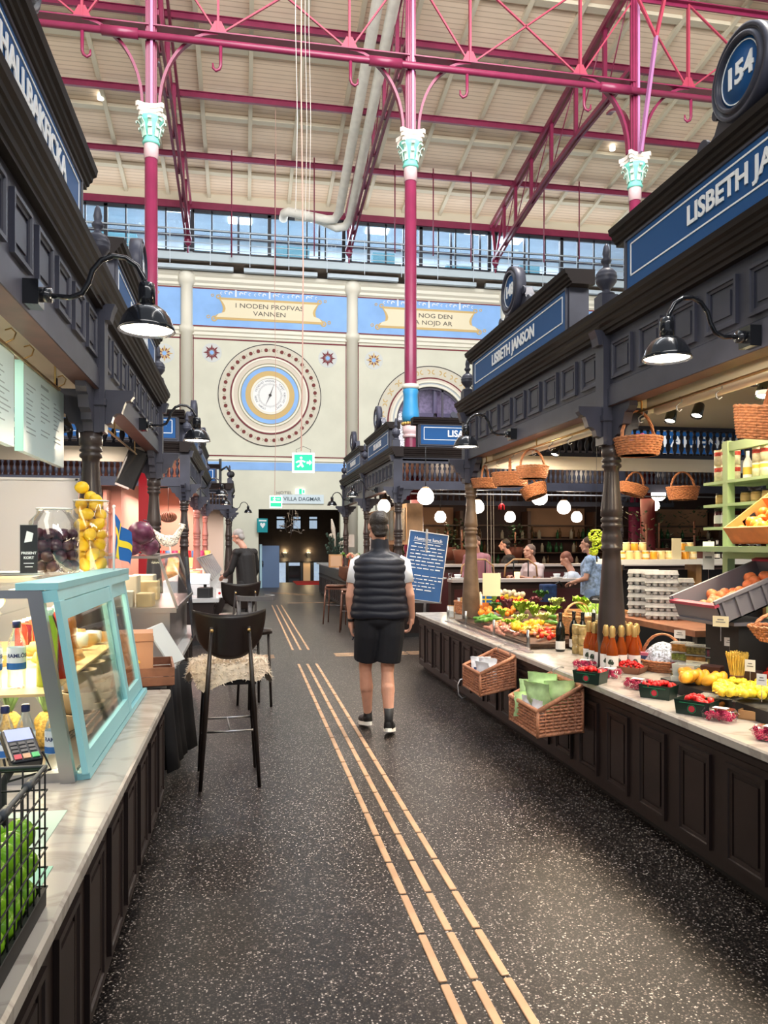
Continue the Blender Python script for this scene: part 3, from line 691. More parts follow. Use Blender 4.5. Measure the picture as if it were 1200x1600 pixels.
# ================= MARKET STALLS =================
XR, XL = 2.44, -.86     # aisle faces of the fascias
CR, CL = 2.12, -.425    # aisle edges of the counters
POSTPROF=[(0.069,2.24),(0.069,2.165),(0.0552,2.155),(0.0667,2.14),(0.0667,2.125),(0.0529,2.118),(0.0667,2.105),(0.0667,2.09),(0.0529,2.08),(0.0494,2.05),(0.0575,1.93),(0.0725,1.8),(0.0759,1.755),(0.0598,1.745),(0.0736,1.735),(0.0736,1.715),(0.0598,1.705),(0.0713,1.695),(0.0713,1.675),(0.0575,1.665),(0.0667,1.62),(0.0713,1.58),(0.0633,1.55),(0.0725,1.54),(0.0725,1.52),(0.0598,1.51),(0.0637,1.44),(0.0813,1.2),(0.0955,1.0),(0.1016,0.7)]
def post_parts(par, x, y, zb=.70, m=None, d=(1,0)):
    mb=MB().lathe([(r,z) for r,z in POSTPROF]+([(.08,zb)] if zb<.7 else []),(x,y,0),20)
    o=mb.obj('post', m or M_post, par, True)
    mb=MB().box((x-.062,y-.062,2.235),(x+.062,y+.062,3.0))
    for s in (-1,1):   # scalloped brackets beneath the beam
        B=[(0,2.24),(0,2.5),(.25,2.5),(.25,2.465),(.225,2.44),(.19,2.43),(.175,2.40),(.16,2.36),(.12,2.355),(.10,2.34),(.085,2.30),(.045,2.29),(.03,2.26),(.02,2.24)]
        mb.prism([(x-.03,y+s*(.055+a),z) for a,z in B],(.06,0,0)); mb.prism([(x+s*(.055+a*.8),y-.03,z) for a,z in B],(0,.06,0))
    mb.obj('post_head', M_wood, par, True)
    return o
CPROF=[(0,2.985),(.02,2.985),(.02,3.01),(.032,3.015),(.036,3.04),(.052,3.055),(.055,3.075),(.066,3.08),(.07,3.10),(.086,3.115),(.088,3.13),(.092,3.148),(-.12,3.15),(-.12,2.985)]
BALP=[(.020,0),(.020,.02),(.012,.03),(.022,.05),(.030,.09),(.024,.13),(.011,.155),(.016,.165),(.011,.175),(.024,.2),(.026,.225),(.012,.25),(.020,.27),(.020,.29)]
BALMESH=None
def transverse(par, y, x0, x1, sgn, valance=True, dens=.085):
    """end frame across the aisle direction: beam, balusters, rail, cornice. sgn = outward direction along y"""
    global BALMESH
    MB().box((x0,y-.05,2.46),(x1,y+.05,2.60)).obj('end_beam', M_wood, par, True)
    MB().box((x0,y-.05,2.89),(x1,y+.05,3.02)).obj('top_rail', M_wood, par, True)
    MB().sweep(CPROF,(x0-.0,y+sgn*.05,0),(x1,y+sgn*.05,0),(0,sgn,0)).obj('end_cornice', M_corn, par, True)
    if BALMESH is None:
        BALMESH=MB().lathe(BALP,(0,0,0),10).obj('baluster',M_wood,par)
        BALMESH.location=Vector((x0+.05,y,2.60))-par.location; x=x0+.05+dens
    else: x=x0+.05
    while x<x1-.03:
        inst(BALMESH,Vector((x,y,2.60))-par.location,parent=par); x+=dens
def side_run(par, X, ys, sgn, m=M_wood):
    """aisle side: lower beam, frieze with moulded square panels, cornice, pilasters. sgn=-1 faces -x, +1 faces +x"""
    y0, y1 = ys[0]-.06, ys[-1]+.06
    for a,b in zip(ys[:-1],ys[1:]):
        xo, xi = X, X-sgn*.12
        MB().box((min(xo,xi),a+.06,2.50),(max(xo,xi),b-.06,2.62)).obj('lower_beam', m, par, True)
        MB().box((min(xi,X-sgn*.005),a+.06,2.497),(max(xi,X-sgn*.005),b-.06,2.499)).obj('soffit', M_soffit, par, True)
        mb=MB().box((min(X-sgn*.02,xi),a+.06,2.62),(max(X-sgn*.02,xi),b-.06,3.02))
        L=b-a-.12; n=int(L/.345); p=L/n
        for k in range(n):
            ya=a+.06+p*k+(p-.265)/2
            mb.frame((X-sgn*.02,ya,2.675),(0,1,0),(0,0,1),.265,.25,.035,.02,(sgn,0,0))
            mb.box((min(X-sgn*.02,X-sgn*.012),ya+.06,2.735),(max(X-sgn*.02,X-sgn*.012),ya+.205,2.865))
        mb.sweep([(0,2.615),(.012,2.62),(.012,2.64),(0,2.65)],(X-sgn*.02,a+.06,0),(X-sgn*.02,b-.06,0),(sgn,0,0))
        mb.obj('frieze', m, par, True)
    MB().sweep(CPROF,(X,y0-.1,0),(X,y1+.1,0),(sgn,0,0)).obj('cornice', M_corn, par, True)
    for y in ys:
        xa,xb=sorted((X+sgn*.03,X-sgn*.12))
        mb=MB().box((xa,y-.06,2.24),(xb,y+.06,3.0)); xa,xb=sorted((X+sgn*.04,X-sgn*.1)); mb.box((xa,y-.075,2.40),(xb,y+.075,2.44))
        mb.prism([(X,y-.05,2.92),(X+sgn*.06,y-.05,2.92),(X+sgn*.07,y-.05,2.97),(X+sgn*.09,y-.05,3.02),(X,y-.05,3.02)],(0,.10,0))
        mb.obj('pilaster', m, par, True)
FIN=[(0.0585,0),(0.0585,0.02),(0.0468,0.03),(0.0468,0.2),(0.0562,0.21),(0.0562,0.23),(0.0234,0.25),(0.0273,0.27),(0.0468,0.3),(0.0663,0.34),(0.0686,0.36),(0.0655,0.365),(0.0702,0.38),(0.0702,0.4),(0.0655,0.405),(0.0671,0.42),(0.0468,0.46),(0.0234,0.48),(0.0172,0.51),(0.0312,0.53),(0.0351,0.55),(0.0195,0.58),(0.025,0.62),(0.0172,0.68),(0.0078,0.71),(0.0,0.715)]
def finial(par, x, y): MB().box((x-.06,y-.06,3.15),(x+.06,y+.06,3.27)).lathe([(r*1.05,(z-.21)*.72) for r,z in FIN[4:]],(x,y,3.27),18).obj('finial', M_wood, par, True)
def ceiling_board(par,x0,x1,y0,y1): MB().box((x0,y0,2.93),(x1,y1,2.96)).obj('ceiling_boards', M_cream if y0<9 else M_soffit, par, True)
def stall(name,label,X,sgn,ys,xback,ends,postm=None,zb=.70,fin=None):
    t=thing(name,label,'market stall',(X-sgn*.06,ys[0],0))
    for i,y in enumerate(ys): post_parts(t, X-sgn*.06, y, zb, (postm or {}).get(i))
    side_run(t,X,ys,sgn)
    for (y,s) in ends:
        a,b=sorted((X-sgn*.12,xback)); transverse(t,y,a,b,s)
        xx=b-.06 if sgn<0 else a+.06
        for q in ([xback+sgn*.06]+([ (X+xback)/2 ] if abs(X-xback)>4.5 else [])): post_parts(t,q,y,0)
    a,b=sorted((X-sgn*.12,xback)); ceiling_board(t,a,b,ys[0]-.05,ys[-1]+.05)
    if zb==.70:
        xa,xb=X-sgn*.12,X-sgn*1.25
        MB().prism([(xa,ys[0]+.1,2.66),(xb,ys[0]+.1,2.9),(xb,ys[0]+.1,2.92),(xa,ys[0]+.1,2.68)],(0,ys[-1]-ys[0]-.25,0)).obj('sloped_ceiling',M_cream,t,True)
    for y in (fin if fin is not None else ys): finial(t,X-sgn*.02,y)
    return t
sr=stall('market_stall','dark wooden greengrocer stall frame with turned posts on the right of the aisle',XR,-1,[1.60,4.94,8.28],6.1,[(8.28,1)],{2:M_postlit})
sl=stall('market_stall','dark wooden stall frame with turned posts on the near left of the aisle',XL,1,[1.60,4.94,8.28],-4.6,[(8.28,1)])
M_postpinklit=mat('rose_lit_post',(.30,.14,.12),.35)  # pink display light put into the colour of these posts
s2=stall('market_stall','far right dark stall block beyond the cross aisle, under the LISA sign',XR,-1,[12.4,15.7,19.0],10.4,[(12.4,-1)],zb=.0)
s3=stall('market_stall','far left dark stall block behind the near left stall',XL,1,[12.4,15.7,19.0],-6.6,[(12.4,-1)],{1:M_postpinklit,2:M_postpinklit},zb=.0)
# small end kiosk on the left, near the end wall
s4=stall('market_stall','small farthest kiosk on the left, close to the end wall',-.35,1,[20.6,23.3],-4.0,[(20.6,-1)],zb=0.0)
# restaurant inner frame rows behind the right block
def rail_row(name,lab,y,x0,x1,z):
    t=thing(name,lab,'balustrade',((x0+x1)/2,y,z))
    MB().box((x0,y-.05,z),(x1,y+.05,z+.1)).box((x0,y-.05,z+.38),(x1,y+.05,z+.46)).obj('rails',M_wood,t,True)
    x=x0+.1
    while x<x1: inst(BALMESH,Vector((x,y,z+.1))-t.location,parent=t); x+=.14
rail_row('dark_balustrade','dark turned balustrade deep inside the restaurant behind the globe lamps',17.0,2.8,10.2,2.45)
# ---------- signs ----------
def sign(label, loc, rz, w, txt, num, tsize=.15, tx=0.0, medal=True, name='sign_board', tk=M_white, cb=.0):
    t=thing(name,label,'sign',loc,rz); hw=w/2
    MB().box((-hw,0,0),(hw,.16,.39)).obj('sign_box',M_wood,t)
    MB().box((-hw+.05,-.012,.06),(hw-.05,0,.375)).obj('blue_panel',M_blue,t)
    MB().frame((-hw+.02,0,.035),(1,0,0),(0,0,1),w-.04,.355,.03,.02,(0,-1,0)).obj('panel_moulding',M_wood,t)
    P=[(0,.385),(.018,.385),(.018,.40),(.03,.405),(.034,.42),(.048,.43),(.052,.45),(.07,.46),(.073,.475),(.078,.495),(-.17,.50),(-.17,.385)]
    mb=MB().sweep(P,(-hw-.09,0,0),(hw+.09,0,0),(0,-1,0))
    mb.obj('sign_cornice',M_corn,t)
    mb=MB(); z0,z1=.136,.338; a,b=-hw+.10,hw-.10
    for z in (z0,z1): mb.box((a,-.016,z-.005),(b,-.012,z+.005))
    for x in (a,b): mb.box((x-.005,-.016,z0),(x+.005,-.012,z1))
    mb.obj('white_border',M_white,t)
    if txt:
        me=textmesh(txt,tsize,.003,bold=.0035); MB().merge(me,Matrix.Translation((tx,-.018,.237))@TX).obj('lettering',tk,t)
    if medal:
        mz=.755; cx=cb
        A=Matrix.Translation((cx,-.015,mz))@Matrix.Rotation(PI/2,4,'X')
        MB().lathe([(0,-.06),(.218,-.06),(.222,.0),(.218,.03),(.20,.035),(.196,.02),(.184,.02),(.18,.04),(.165,.045),(.158,.03),(.158,.01),(0,.01)],(0,0,0),40,A).obj('medallion_rim',M_wood,t)
        o=MB().lathe([(0,.012),(.156,.012),(.156,.018),(0,.018)],(0,0,0),40,A).obj('medallion_disc',M_blue,t)
        MB().annulus((cx,-.033,mz),.140,.145,.004,n=40).obj('white_ring',M_white,t)
        if num: MB().merge(textmesh(num,.145,.003,bold=.005),Matrix.Translation((cx,-.037,mz))@TX).obj('number',M_white,t)
        mb=MB()
        for s in (-1,1):
            mb.prism([(cx,.02,.50),(cx+s*.42,.02,.50),(cx+s*.42,.02,.53),(cx+s*.36,.02,.56),(cx+s*.29,.02,.60),(cx+s*.24,.02,.68),(cx+s*.2,.02,.74),(cx,.02,.74)],(0,.09,0))
            mb.annulus((cx+s*.37,.02,.56),.0,.05,.02,n=14); mb.annulus((cx+s*.25,.02,.69),.0,.035,.02,n=12)
        mb.obj('scroll_base',M_wood,t)
    return t
ZS=3.15
sign('large blue sign board lettered LISBETH JANSON with round number 154',(XR+.02,3.42,ZS),-PI/2,2.5,'LISBETH JANSON','154',tx=.06,cb=-.02)
sign('blue sign board lettered LISBETH JANSON with round number 148',(XR+.02,6.80,ZS),-PI/2,2.5,'LISBETH JANSON','148')
sign('blue sign board ending in BAKFICKA above the near left stall',(XL-.02,3.2,ZS),PI/2,2.45,'HALLBAKFICKA','158',tsize=.15,tx=.28,cb=.02)
sign('second sign board on the left stall, seen edge on behind the near lamp',(XL-.02,6.75,ZS),PI/2,2.4,'HALLBAKFICKA','156')
sign('blue sign board reading LISA ELMQVIST facing the viewer beyond the cross aisle',(3.80,12.36,ZS),0,1.95,'LISA ELMQVIST','138',tsize=.15,tx=.02)
sign('small far sign board of the right stall row, just past the finial',(XR+.02,14.1,ZS),-PI/2,2.3,'MELANDERS','136')
sign('farthest sign board of the right stall row, next to the arched window side',(XR+.02,17.35,ZS),-PI/2,2.3,'MELANDERS','134')
sign('blue sign board facing the viewer above the far left stall block',(-1.95,12.36,ZS),0,1.9,'','',medal=False)
sign('sign board along the aisle side of the far left stall block',(XL-.02,14.1,ZS),PI/2,2.3,'','146')
sign('second sign board along the aisle side of the far left stall block',(XL-.02,17.35,ZS),PI/2,2.3,'','144')
sign('little sign on the farthest left kiosk',(-1.05,20.56,ZS),0,.7,'','',medal=False)
# ---------- barn lamps ----------
def barn_lamp(label, loc, rz, power=14):
    t=thing('barn_lamp',label,'lamp',loc,rz,'black swan-neck lamps along the stalls')
    MB().cbox((0,-.03,0),(.09,.06,.10)).tube([(0,-.05,0),(0,-.1,0)],.03,10).obj('wall_bracket',M_black,t)
    pts=[(0,-.08,0),(0,-.17,-.005),(0,-.215,.015),(0,-.24,.06),(0,-.255,.11),(0,-.29,.155),(0,-.335,.175),(0,-.385,.17),(0,-.43,.14),(0,-.455,.095),(0,-.465,.05)]
    MB().tube(pts,.011,10).obj('swan_neck',M_black,t)
    MB().lathe([(.012,.075),(.030,.07),(.034,.045),(.034,-.015),(.028,-.02)],(0,-.468,0),18).obj('socket',M_black,t)
    MB().lathe([(.028,-.018),(.05,-.024),(.078,-.045),(.098,-.075),(.108,-.105),(.115,-.125),(.112,-.127),(.105,-.105),(.09,-.07),(.05,-.03),(0,-.03)],(0,-.468,0),28,cap=False).obj('shade',M_black,t)
    MB().lathe([(0,-.117),(.104,-.117)],(0,-.468,0),24).obj('glowing_reflector',M_lampin,t)
    l=point('lamp_light',(0,0,0),power,(1,.84,.62),.05); M=Matrix.Translation(loc)@Matrix.Rotation(rz,4,'Z'); l.location=M@Vector((0,-.468,-.17))
LZ=2.56
barn_lamp('large black swan-neck lamp nearest on the left fascia',(XL,3.28,LZ),PI/2)
barn_lamp('black swan-neck lamp on the left fascia beside the round barometer',(XL,6.70,LZ),PI/2)
barn_lamp('black swan-neck lamp nearest on the right fascia, below the 154 sign',(XR,3.34,LZ),-PI/2)
barn_lamp('black swan-neck lamp on the right fascia, just left of the hanging baskets',(XR,6.69,LZ),-PI/2)
barn_lamp('black swan-neck lamp on the far right stall block, left of the small basket globe',(XR,14.05,LZ),-PI/2,6)
barn_lamp('black swan-neck lamp farthest along the right stall block, right of the passage',(XR,17.4,LZ),-PI/2,6)
barn_lamp('black swan-neck lamp on the far left stall block, nearer one',(XL,14.05,LZ),PI/2,6)
barn_lamp('black swan-neck lamp on the far left stall block, farther one',(XL,17.4,LZ),PI/2,6)
barn_lamp('black swan-neck lamp of the little end kiosk, left of the passage',(-.35,21.9,LZ),PI/2,6)
# ---------- counters ----------
def marble_mat(name,c1,c2):
    m=bpy.data.materials.new(name); m.use_nodes=True; nt=m.node_tree; b=nt.nodes['Principled BSDF']; N=nt.nodes.new; L=nt.links.new
    tc=N('ShaderNodeTexCoord'); n=N('ShaderNodeTexNoise'); n.inputs['Scale'].default_value=2.2; n.inputs['Detail'].default_value=8; n.inputs['Distortion'].default_value=1.6; L(tc.outputs['Object'],n.inputs[0])
    r=ramp(nt,[(0,c1),(.44,c1),(.5,c2),(.54,c1),(1,c1)]); L(n.outputs['Fac'],r.inputs[0]); L(r.outputs[0],b.inputs['Base Color']); b.inputs['Roughness'].default_value=.22; return m
M_marble=marble_mat('pale_marble',(.46,.43,.39),(.34,.31,.28))
def counter(name,label,X,sgn,y0,y1,depth,endface=None,m=M_wood2,zt=.66):
    t=thing(name,label,'counter',(X-sgn*depth/2,(y0+y1)/2,0))
    xf=X-sgn*.045; xb=X-sgn*depth
    a,b=sorted((xf,xb)); MB().box((a,y0,.06),(b,y1,zt)).obj('carcass',m,t,True)
    a2,b2=sorted((xf-sgn*.06,xb)); MB().box((a2,y0,0),(b2,y1,.06)).obj('plinth',M_matblack,t,True)
    n=max(1,int(round((y1-y0)/.385))); p=(y1-y0)/n
    for k in range(n):
        ya=y0+p*k+.06
        mb=MB().frame((xf,ya,.12),(0,1,0),(0,0,1),p-.12,.45,.04,.016,(sgn,0,0))
        mb.box((min(xf,xf+sgn*.008),ya+.055,.175),(max(xf,xf+sgn*.008),ya+p-.175,.515)); mb.obj('moulded_panel',m,t,True)
    mb=MB().sweep([(0,.60),(.015,.61),(.02,.64),(.03,.66),(0,.66)],(xf,y0,0),(xf,y1,0),(sgn,0,0)); mb.obj('top_moulding',m,t,True)
    return t
def worktop(label,X,sgn,y0,y1,depth,m=M_marble,z0=.66,z1=.70):
    a,b=sorted((X,X-sgn*depth)); t=MB()
    t.sweep([(0,z0),(0,z1-.008),(-.008,z1),(-depth,z1),(-depth,z0)],(X,y0,0),(X,y1,0),(sgn,0,0))
    return tag(t.obj('marble_worktop',m),label,'worktop')
for k,(a,b,l) in enumerate(((-1.5,4.0,'near dark panelled counter cabinet below the berry punnets on the right'),(4.0,9.40,'far dark panelled counter cabinet on the right, behind the two box baskets'))): counter('counter_cabinet',l,CR,-1,a,b,.95)
worktop('long pale marble worktop of the fruit and vegetable stall on the right',CR,-1,-1.5,9.42,1.0)
counter('counter_cabinet','dark panelled counter cabinet in the near left, beside the aisle',CL,1,-1.5,4.68,1.2)
worktop('pale marble worktop under the pale blue display case on the left',CL,1,-1.5,4.70,1.25)
counter('counter_cabinet','dark counter cabinet beyond the black cloth on the left',CL-.08,1,5.15,8.4,1.0)
M_wmarble=marble_mat('white_worktop',(.52,.53,.53),(.5,.5,.5))
worktop('white worktop with the steel display case behind the bar stool',CL-.05,1,4.95,8.4,1.1,M_wmarble)
counter('counter_cabinet','dark counter cabinet of the far left stall block, before the man in black',-.42,1,12.15,18.9,.9)
worktop('white worktop of the far left stall block by the till',-.38,1,12.1,19,.95,M_wmarble,.66,.72)
# black cloth hanging off the end of the near left counter
mb=MB(); pts=[]
n=22
for i in range(n+1):
    u=i/n; pts.append((-.50+.10*u+.02*math.sin(u*17), 4.95+.75*u, .02*math.sin(u*23)))
vs=[];fs=[]
for j,z in enumerate((.72,.5,.3,.12)):
    for i,(x,y,w) in enumerate(pts): vs.append((x+w*(1+j*.5)+.01*j,y+.01*j,z+(.0 if j<3 else .02*math.sin(i))))
for j in range(3):
    for i in range(n): a=j*(n+1)+i; fs.append((a,a+1,a+n+2,a+n+1))
mb.add(vs,fs,True); o=mb.obj('black_cloth',mat('black_fabric',(.012,.012,.014),.8)); md=o.modifiers.new('s','SOLIDIFY'); md.thickness=.008
tag(o,'black cloth draped down the counter end between the crate and the bar stool','cloth')
# ---------- floor guidance strips ----------
M_strip=mat('bronze_strip',(.42,.26,.155),.42,metal=.35,noise=(6,.15))
sb=MB().bbox((-.0165,-.165,0),(.0165,.165,.006),.006); S0=sb.obj('guide_strip',M_strip)
first=True; GS='bronze guidance strips set in rows in the floor'
def strip(x,y,rz,lab):
    global first
    if first: o=S0; first=False
    else: o=S0.copy(); C.objects.link(o)
    o.location=(x,y,.0005); o.rotation_euler=(0,0,rz); tag(o,lab,'guide strip',GS)
for r,(x,nm) in enumerate(((.697,'left'),(.812,'middle'),(.929,'right'))):
    for k in range(24):
        strip(x,1.765+.35*k,0,'bronze guidance strip in the %s row of the aisle floor, before the crossing'%nm)
    for k in range(24):
        strip(x+.01,11.5+.35*k,0,'bronze guidance strip in the %s row beyond the crossing'%nm)
for r,y in enumerate((10.62,10.74,10.86)):
    for k in range(5): strip(1.42+.35*k,y,PI/2,'bronze guidance strip crossing towards the right hand counter')
    for k in range(2): strip(-.1+.35*k,y,PI/2,'bronze guidance strip crossing towards the bar stools on the left')
for k in range(4): strip(1.3+.35*k,20.4,PI/2,'bronze guidance strip of the far cross row near the passage')
for k in range(3):
    for j in range(4): strip(.95+.2*k+.22*j,24.6-.33*j,.6,'slanting bronze guidance strip before the passage mouth')
# ================= PEOPLE =================
def blob(name, prims, voxel, m, parent=None, smooth=2, post=None):
    mb=MB()
    for p in prims:
        if p[0]=='c':
            _,a,b,r0,r1=p[:5]; a=Vector(a); b=Vector(b)
            mb.tube([a,a.lerp(b,.5),b],[r0,(r0+r1)/2,r1],14); mb.ball(a,r0,14,8); mb.ball(b,r1,14,8)
        elif p[0]=='t': mb.tube(p[1],p[2],16)
        else:
            M=p[3] if len(p)>3 else None
            c=Vector(p[1]); r=p[2]; mb.ball(c,1,18,12,(r[0],r[1],r[2]),None) if not M else mb.lathe([(math.sin(PI*i/12),-math.cos(PI*i/12)) for i in range(13)],c,18,M@Matrix.Diagonal((r[0],r[1],r[2],1)))
    me=bpy.data.meshes.new(name); me.from_pydata(mb.v,[],mb.f); o=bpy.data.objects.new(name,me); C.objects.link(o)
    b=bmesh.new(); b.from_mesh(me); bmesh.ops.recalc_face_normals(b,faces=b.faces); b.to_mesh(me); b.free()
    md=o.modifiers.new('r','REMESH'); md.mode='VOXEL'; md.voxel_size=voxel; md.use_smooth_shade=True
    sm=o.modifiers.new('s','SMOOTH'); sm.iterations=smooth; sm.factor=.5
    dg=bpy.context.evaluated_depsgraph_get(); nm=bpy.data.meshes.new_from_object(o.evaluated_get(dg)); bpy.data.objects.remove(o)
    nm.name=name; nm.materials.clear(); nm.materials.append(m)
    for pl in nm.polygons: pl.use_smooth=True
    if post: post(nm)
    o=bpy.data.objects.new(name,nm); C.objects.link(o)
    if parent is not None: o.parent=parent
    return o
def hand_prims(w, d, palm_n, s=1, curl=.5):
    """wrist point w, direction d of the hand, palm normal palm_n; s mirrors the thumb"""
    w=Vector(w); d=Vector(d).normalized(); n=Vector(palm_n).normalized(); side=d.cross(n).normalized()*s
    P=[('c',w,w+d*.045,.024,.026)]
    for k in range(4): a=w+d*.03+side*(-.024+.016*k); P.append(('c',a,w+d*.088+side*(-.030+.020*k),.014,.0115))
    for k,l in enumerate((.062,.074,.070,.055)):
        a=w+d*.090+side*(-.030+.020*k); b=a+(d*.55+n*.18).normalized()*l*.45; c=b+(d*(.9-curl)+n*(.3+curl)).normalized()*l*.35; e=c+(d*(.5-curl)+n*(.5+curl)).normalized()*l*.3
        P+= [('c',a,b,.0095,.009),('c',b,c,.009,.0082),('c',c,e,.0082,.007)]
    a=w+d*.025-side*.022; b=a+(d*.6-side*.65+n*.4).normalized()*.035; c=b+(d*.8-side*.15+n*.5).normalized()*.03
    P+= [('c',a,b,.013,.011),('c',b,c,.011,.009)]
    return P
def head_prims(c, yaw=0, tilt=0, s=1.0):
    M=Matrix.Translation(c)@Matrix.Rotation(yaw,4,'Z')@Matrix.Rotation(tilt,4,'X')
    def q(v): return M@(Vector(v)*s)
    R=Matrix.Rotation(yaw,4,'Z')@Matrix.Rotation(tilt,4,'X')
    P=[('e',q((0,-.012,.025)),(.074*s,.092*s,.088*s),R),('e',q((0,.03,-.03)),(.058*s,.062*s,.075*s),R),('c',q((0,.055,-.085)),q((0,.045,-.09)),.028*s,.03*s),
       ('c',q((0,.088,.01)),q((0,.106,-.022)),.010*s,.015*s),('c',q((-.02,.088,-.055)),q((.02,.088,-.055)),.009*s,.009*s),('c',q((-.045,.07,.03)),q((.045,.07,.03)),.016*s,.016*s)]
    for sx in (-1,1): P+= [('e',q((sx*.077,-.005,-.005)),(.010*s,.018*s,.030*s),R),('c',q((sx*.05,.03,-.07)),q((sx*.02,.06,-.09)),.02*s,.02*s)]
    return P,q,R
M_shoe=mat('black_shoe',(.012,.012,.014),.6); M_sole=mat('white_sole',(.80,.79,.74),.6)
M_hair=mat('dark_brown_hair',(.016,.011,.009),.45,bump=(90,.6,.01)); M_vest=mat('navy_quilted_vest',(.008,.010,.020),.5,bump=(30,.15,.01))
def man_in_vest():
    t=thing('person','man seen from behind in navy quilted vest, white T-shirt and dark shorts, walking','person',(0,0,0),-YAW)
    base=Fv*6.32+Rv*((594-600)/1200*6.32); t.location=(base.x,base.y,0)
    hc=(-.018,.02,1.705)
    HP,q,R=head_prims(hc,.25,-.08)
    la=[(-.175,0,1.40),(-.245,-.03,1.135),(-.240,.035,.925)]; ra=[(.175,0,1.40),(.243,-.03,1.14),(.262,.05,.955)]
    lk=(-.125,.10,.52); lank=(-.105,.16,.13); rk=(.06,.02,.51); rank=(.07,-.12,.135)
    P=HP+[('c',(-.01,.01,1.50),(-.015,.015,1.66),.056,.054),('c',(-.1,0,1.40),(.1,0,1.40),.075,.075),('c',(0,0,1.35),(0,0,1.0),.12,.12),
       ('c',la[0],la[1],.048,.040),('c',la[1],la[2],.040,.026),('c',ra[0],ra[1],.048,.040),('c',ra[1],ra[2],.040,.026),
       ('c',(-.09,0,.93),lk,.085,.054),('c',(.07,0,.93),rk,.085,.054),
       ('c',lk,(-.115,.115,.36),.050,.056),('c',(-.115,.115,.38),lank,.055,.034),('c',rk,(.064,-.055,.36),.050,.057),('c',(.064,-.055,.38),rank,.056,.034)]
    P+=hand_prims(la[2],(.0,.12,-1),(.85,.1,0),1,.55)+hand_prims(ra[2],(-.12,.15,-1),(-.85,.1,0),-1,.5)
    blob('body',P,.0055,M_skin,t,2)
    # hair
    blob('hair',[('e',q((0,-.022,.042)),(.082,.092,.085),R),('e',q((0,-.055,-.02)),(.072,.05,.075),R),('e',q((0,.045,.085)),(.055,.05,.035),R),('c',q((-.03,-.075,-.07)),q((.03,-.075,-.07)),.025,.025),('e',q((.03,.0,.105)),(.045,.06,.03),R)],.007,M_hair,t,1)
    # vest
    secs=[(.955,.232,.150),(1.0,.234,.152),(1.1,.222,.148),(1.2,.214,.146),(1.3,.216,.145),(1.38,.222,.138),(1.43,.208,.122),(1.47,.155,.098),(1.495,.085,.078),(1.52,.072,.07),(1.60,.068,.066)]
    mb=MB(); vs=[]; n=40; zs=[.955+i*.0092 for i in range(71)]
    for z in zs:
        for k in range(len(secs)-1):
            if secs[k][0]<=z<=secs[k+1][0]+1e-6: f=(z-secs[k][0])/(secs[k+1][0]-secs[k][0]); rx=secs[k][1]*(1-f)+secs[k+1][1]*f; ry=secs[k][2]*(1-f)+secs[k+1][2]*f; break
        rd=.010*abs(math.sin(PI*(z-.955)/.062))**.6 if z<1.46 else .004
        for j in range(n):
            w=2*PI*j/n; c_,s_=math.cos(w),math.sin(w); e=.85
            vs.append(((rx+rd)*math.copysign(abs(c_)**e,c_)-.004, (ry+rd)*math.copysign(abs(s_)**e,s_), z+.004*math.sin(5*w+z*30)))
    fs=[(i*n+j,i*n+(j+1)%n,(i+1)*n+(j+1)%n,(i+1)*n+j) for i in range(len(zs)-1) for j in range(n)]+[tuple(range(n-1,-1,-1))]
    mb.add(vs,fs,True); mb.obj('quilted_vest',M_vest,t)
    mtee=mat('white_tshirt',(.72,.74,.78),.8,bump=(12,.3,.01))
    for a in (la,ra):
        a0,a1=Vector(a[0]),Vector(a[1]); e=a0.lerp(a1,.62); s=1 if a0.x>0 else -1
        o=MB().tube([a0+Vector((-s*.03,0,.03)),a0+Vector((s*.01,0,.0)),a0.lerp(a1,.3)+Vector((s*.004,0,0)),e+Vector((s*.004,0,0))],[.05,.068,.066,.058],18).obj('tshirt_sleeve',mtee,t)
    # shorts
    mshort=mat('dark_shorts',(.007,.008,.013),.75,bump=(14,.4,.012))
    lh=Vector((-.09,0,.93)).lerp(Vector(lk),.80); rh=Vector((.07,0,.93)).lerp(Vector(rk),.80)
    blob('shorts',[('e',(0,0,.95),(.20,.14,.10)),('t',[(-.095,0,.96),(-.098,.02,.82),lh],[.118,.118,.104]),('t',[(.085,0,.96),(.082,0,.82),rh],[.118,.118,.108])],.008,mshort,t,2)
    for s,ank,foot,pitch,yw in ((-1,lank,(-.105,.19,.05),.30,.35),(1,rank,(.065,-.085,.055),.42,.10)):
        MB().tube([Vector(ank)+Vector((0,0,.10)),Vector(ank)+Vector((0,0,.0)),Vector(ank)+Vector((0,.005,-.06))],[.040,.036,.042],14).obj('sock',M_shoe,t)
        M=Matrix.Translation((ank[0],ank[1],0))@Matrix.Rotation(yw*(1 if s<0 else -1)*1.0,4,'Z')@Matrix.Translation((0,.17,.012))@Matrix.Rotation(-pitch*.45,4,'X')@Matrix.Translation((0,-.17,0))
        blob('shoe',[('e',M@Vector((0,.0,.055)),(.042,.052,.045),M.to_3x3().to_4x4()),('e',M@Vector((0,.085,.045)),(.046,.10,.038),M.to_3x3().to_4x4()),('c',M@Vector((0,-.03,.06)),M@Vector((0,-.02,.10)),.028,.03)],.007,M_shoe,t,1)
        sp=[]
        for k in range(20):
            w=2*PI*k/20; sp.append((.050*math.cos(w)*(1 if math.sin(w)>0 else .85), .06+.125*math.sin(w), 0))
        MB().prism([M@Vector(p) for p in sp],M.to_3x3()@Vector((0,0,.028))).obj('shoe_sole',M_sole,t)
    w=Vector(la[2]); MB().tube([w+Vector((0,-.004,.022)),w+Vector((0,.0,.0))],[.031,.030],14).obj('watch_strap',M_matblack,t)
    ph=thing('phone','dark phone held in the left hand of the man in the quilted vest','phone')
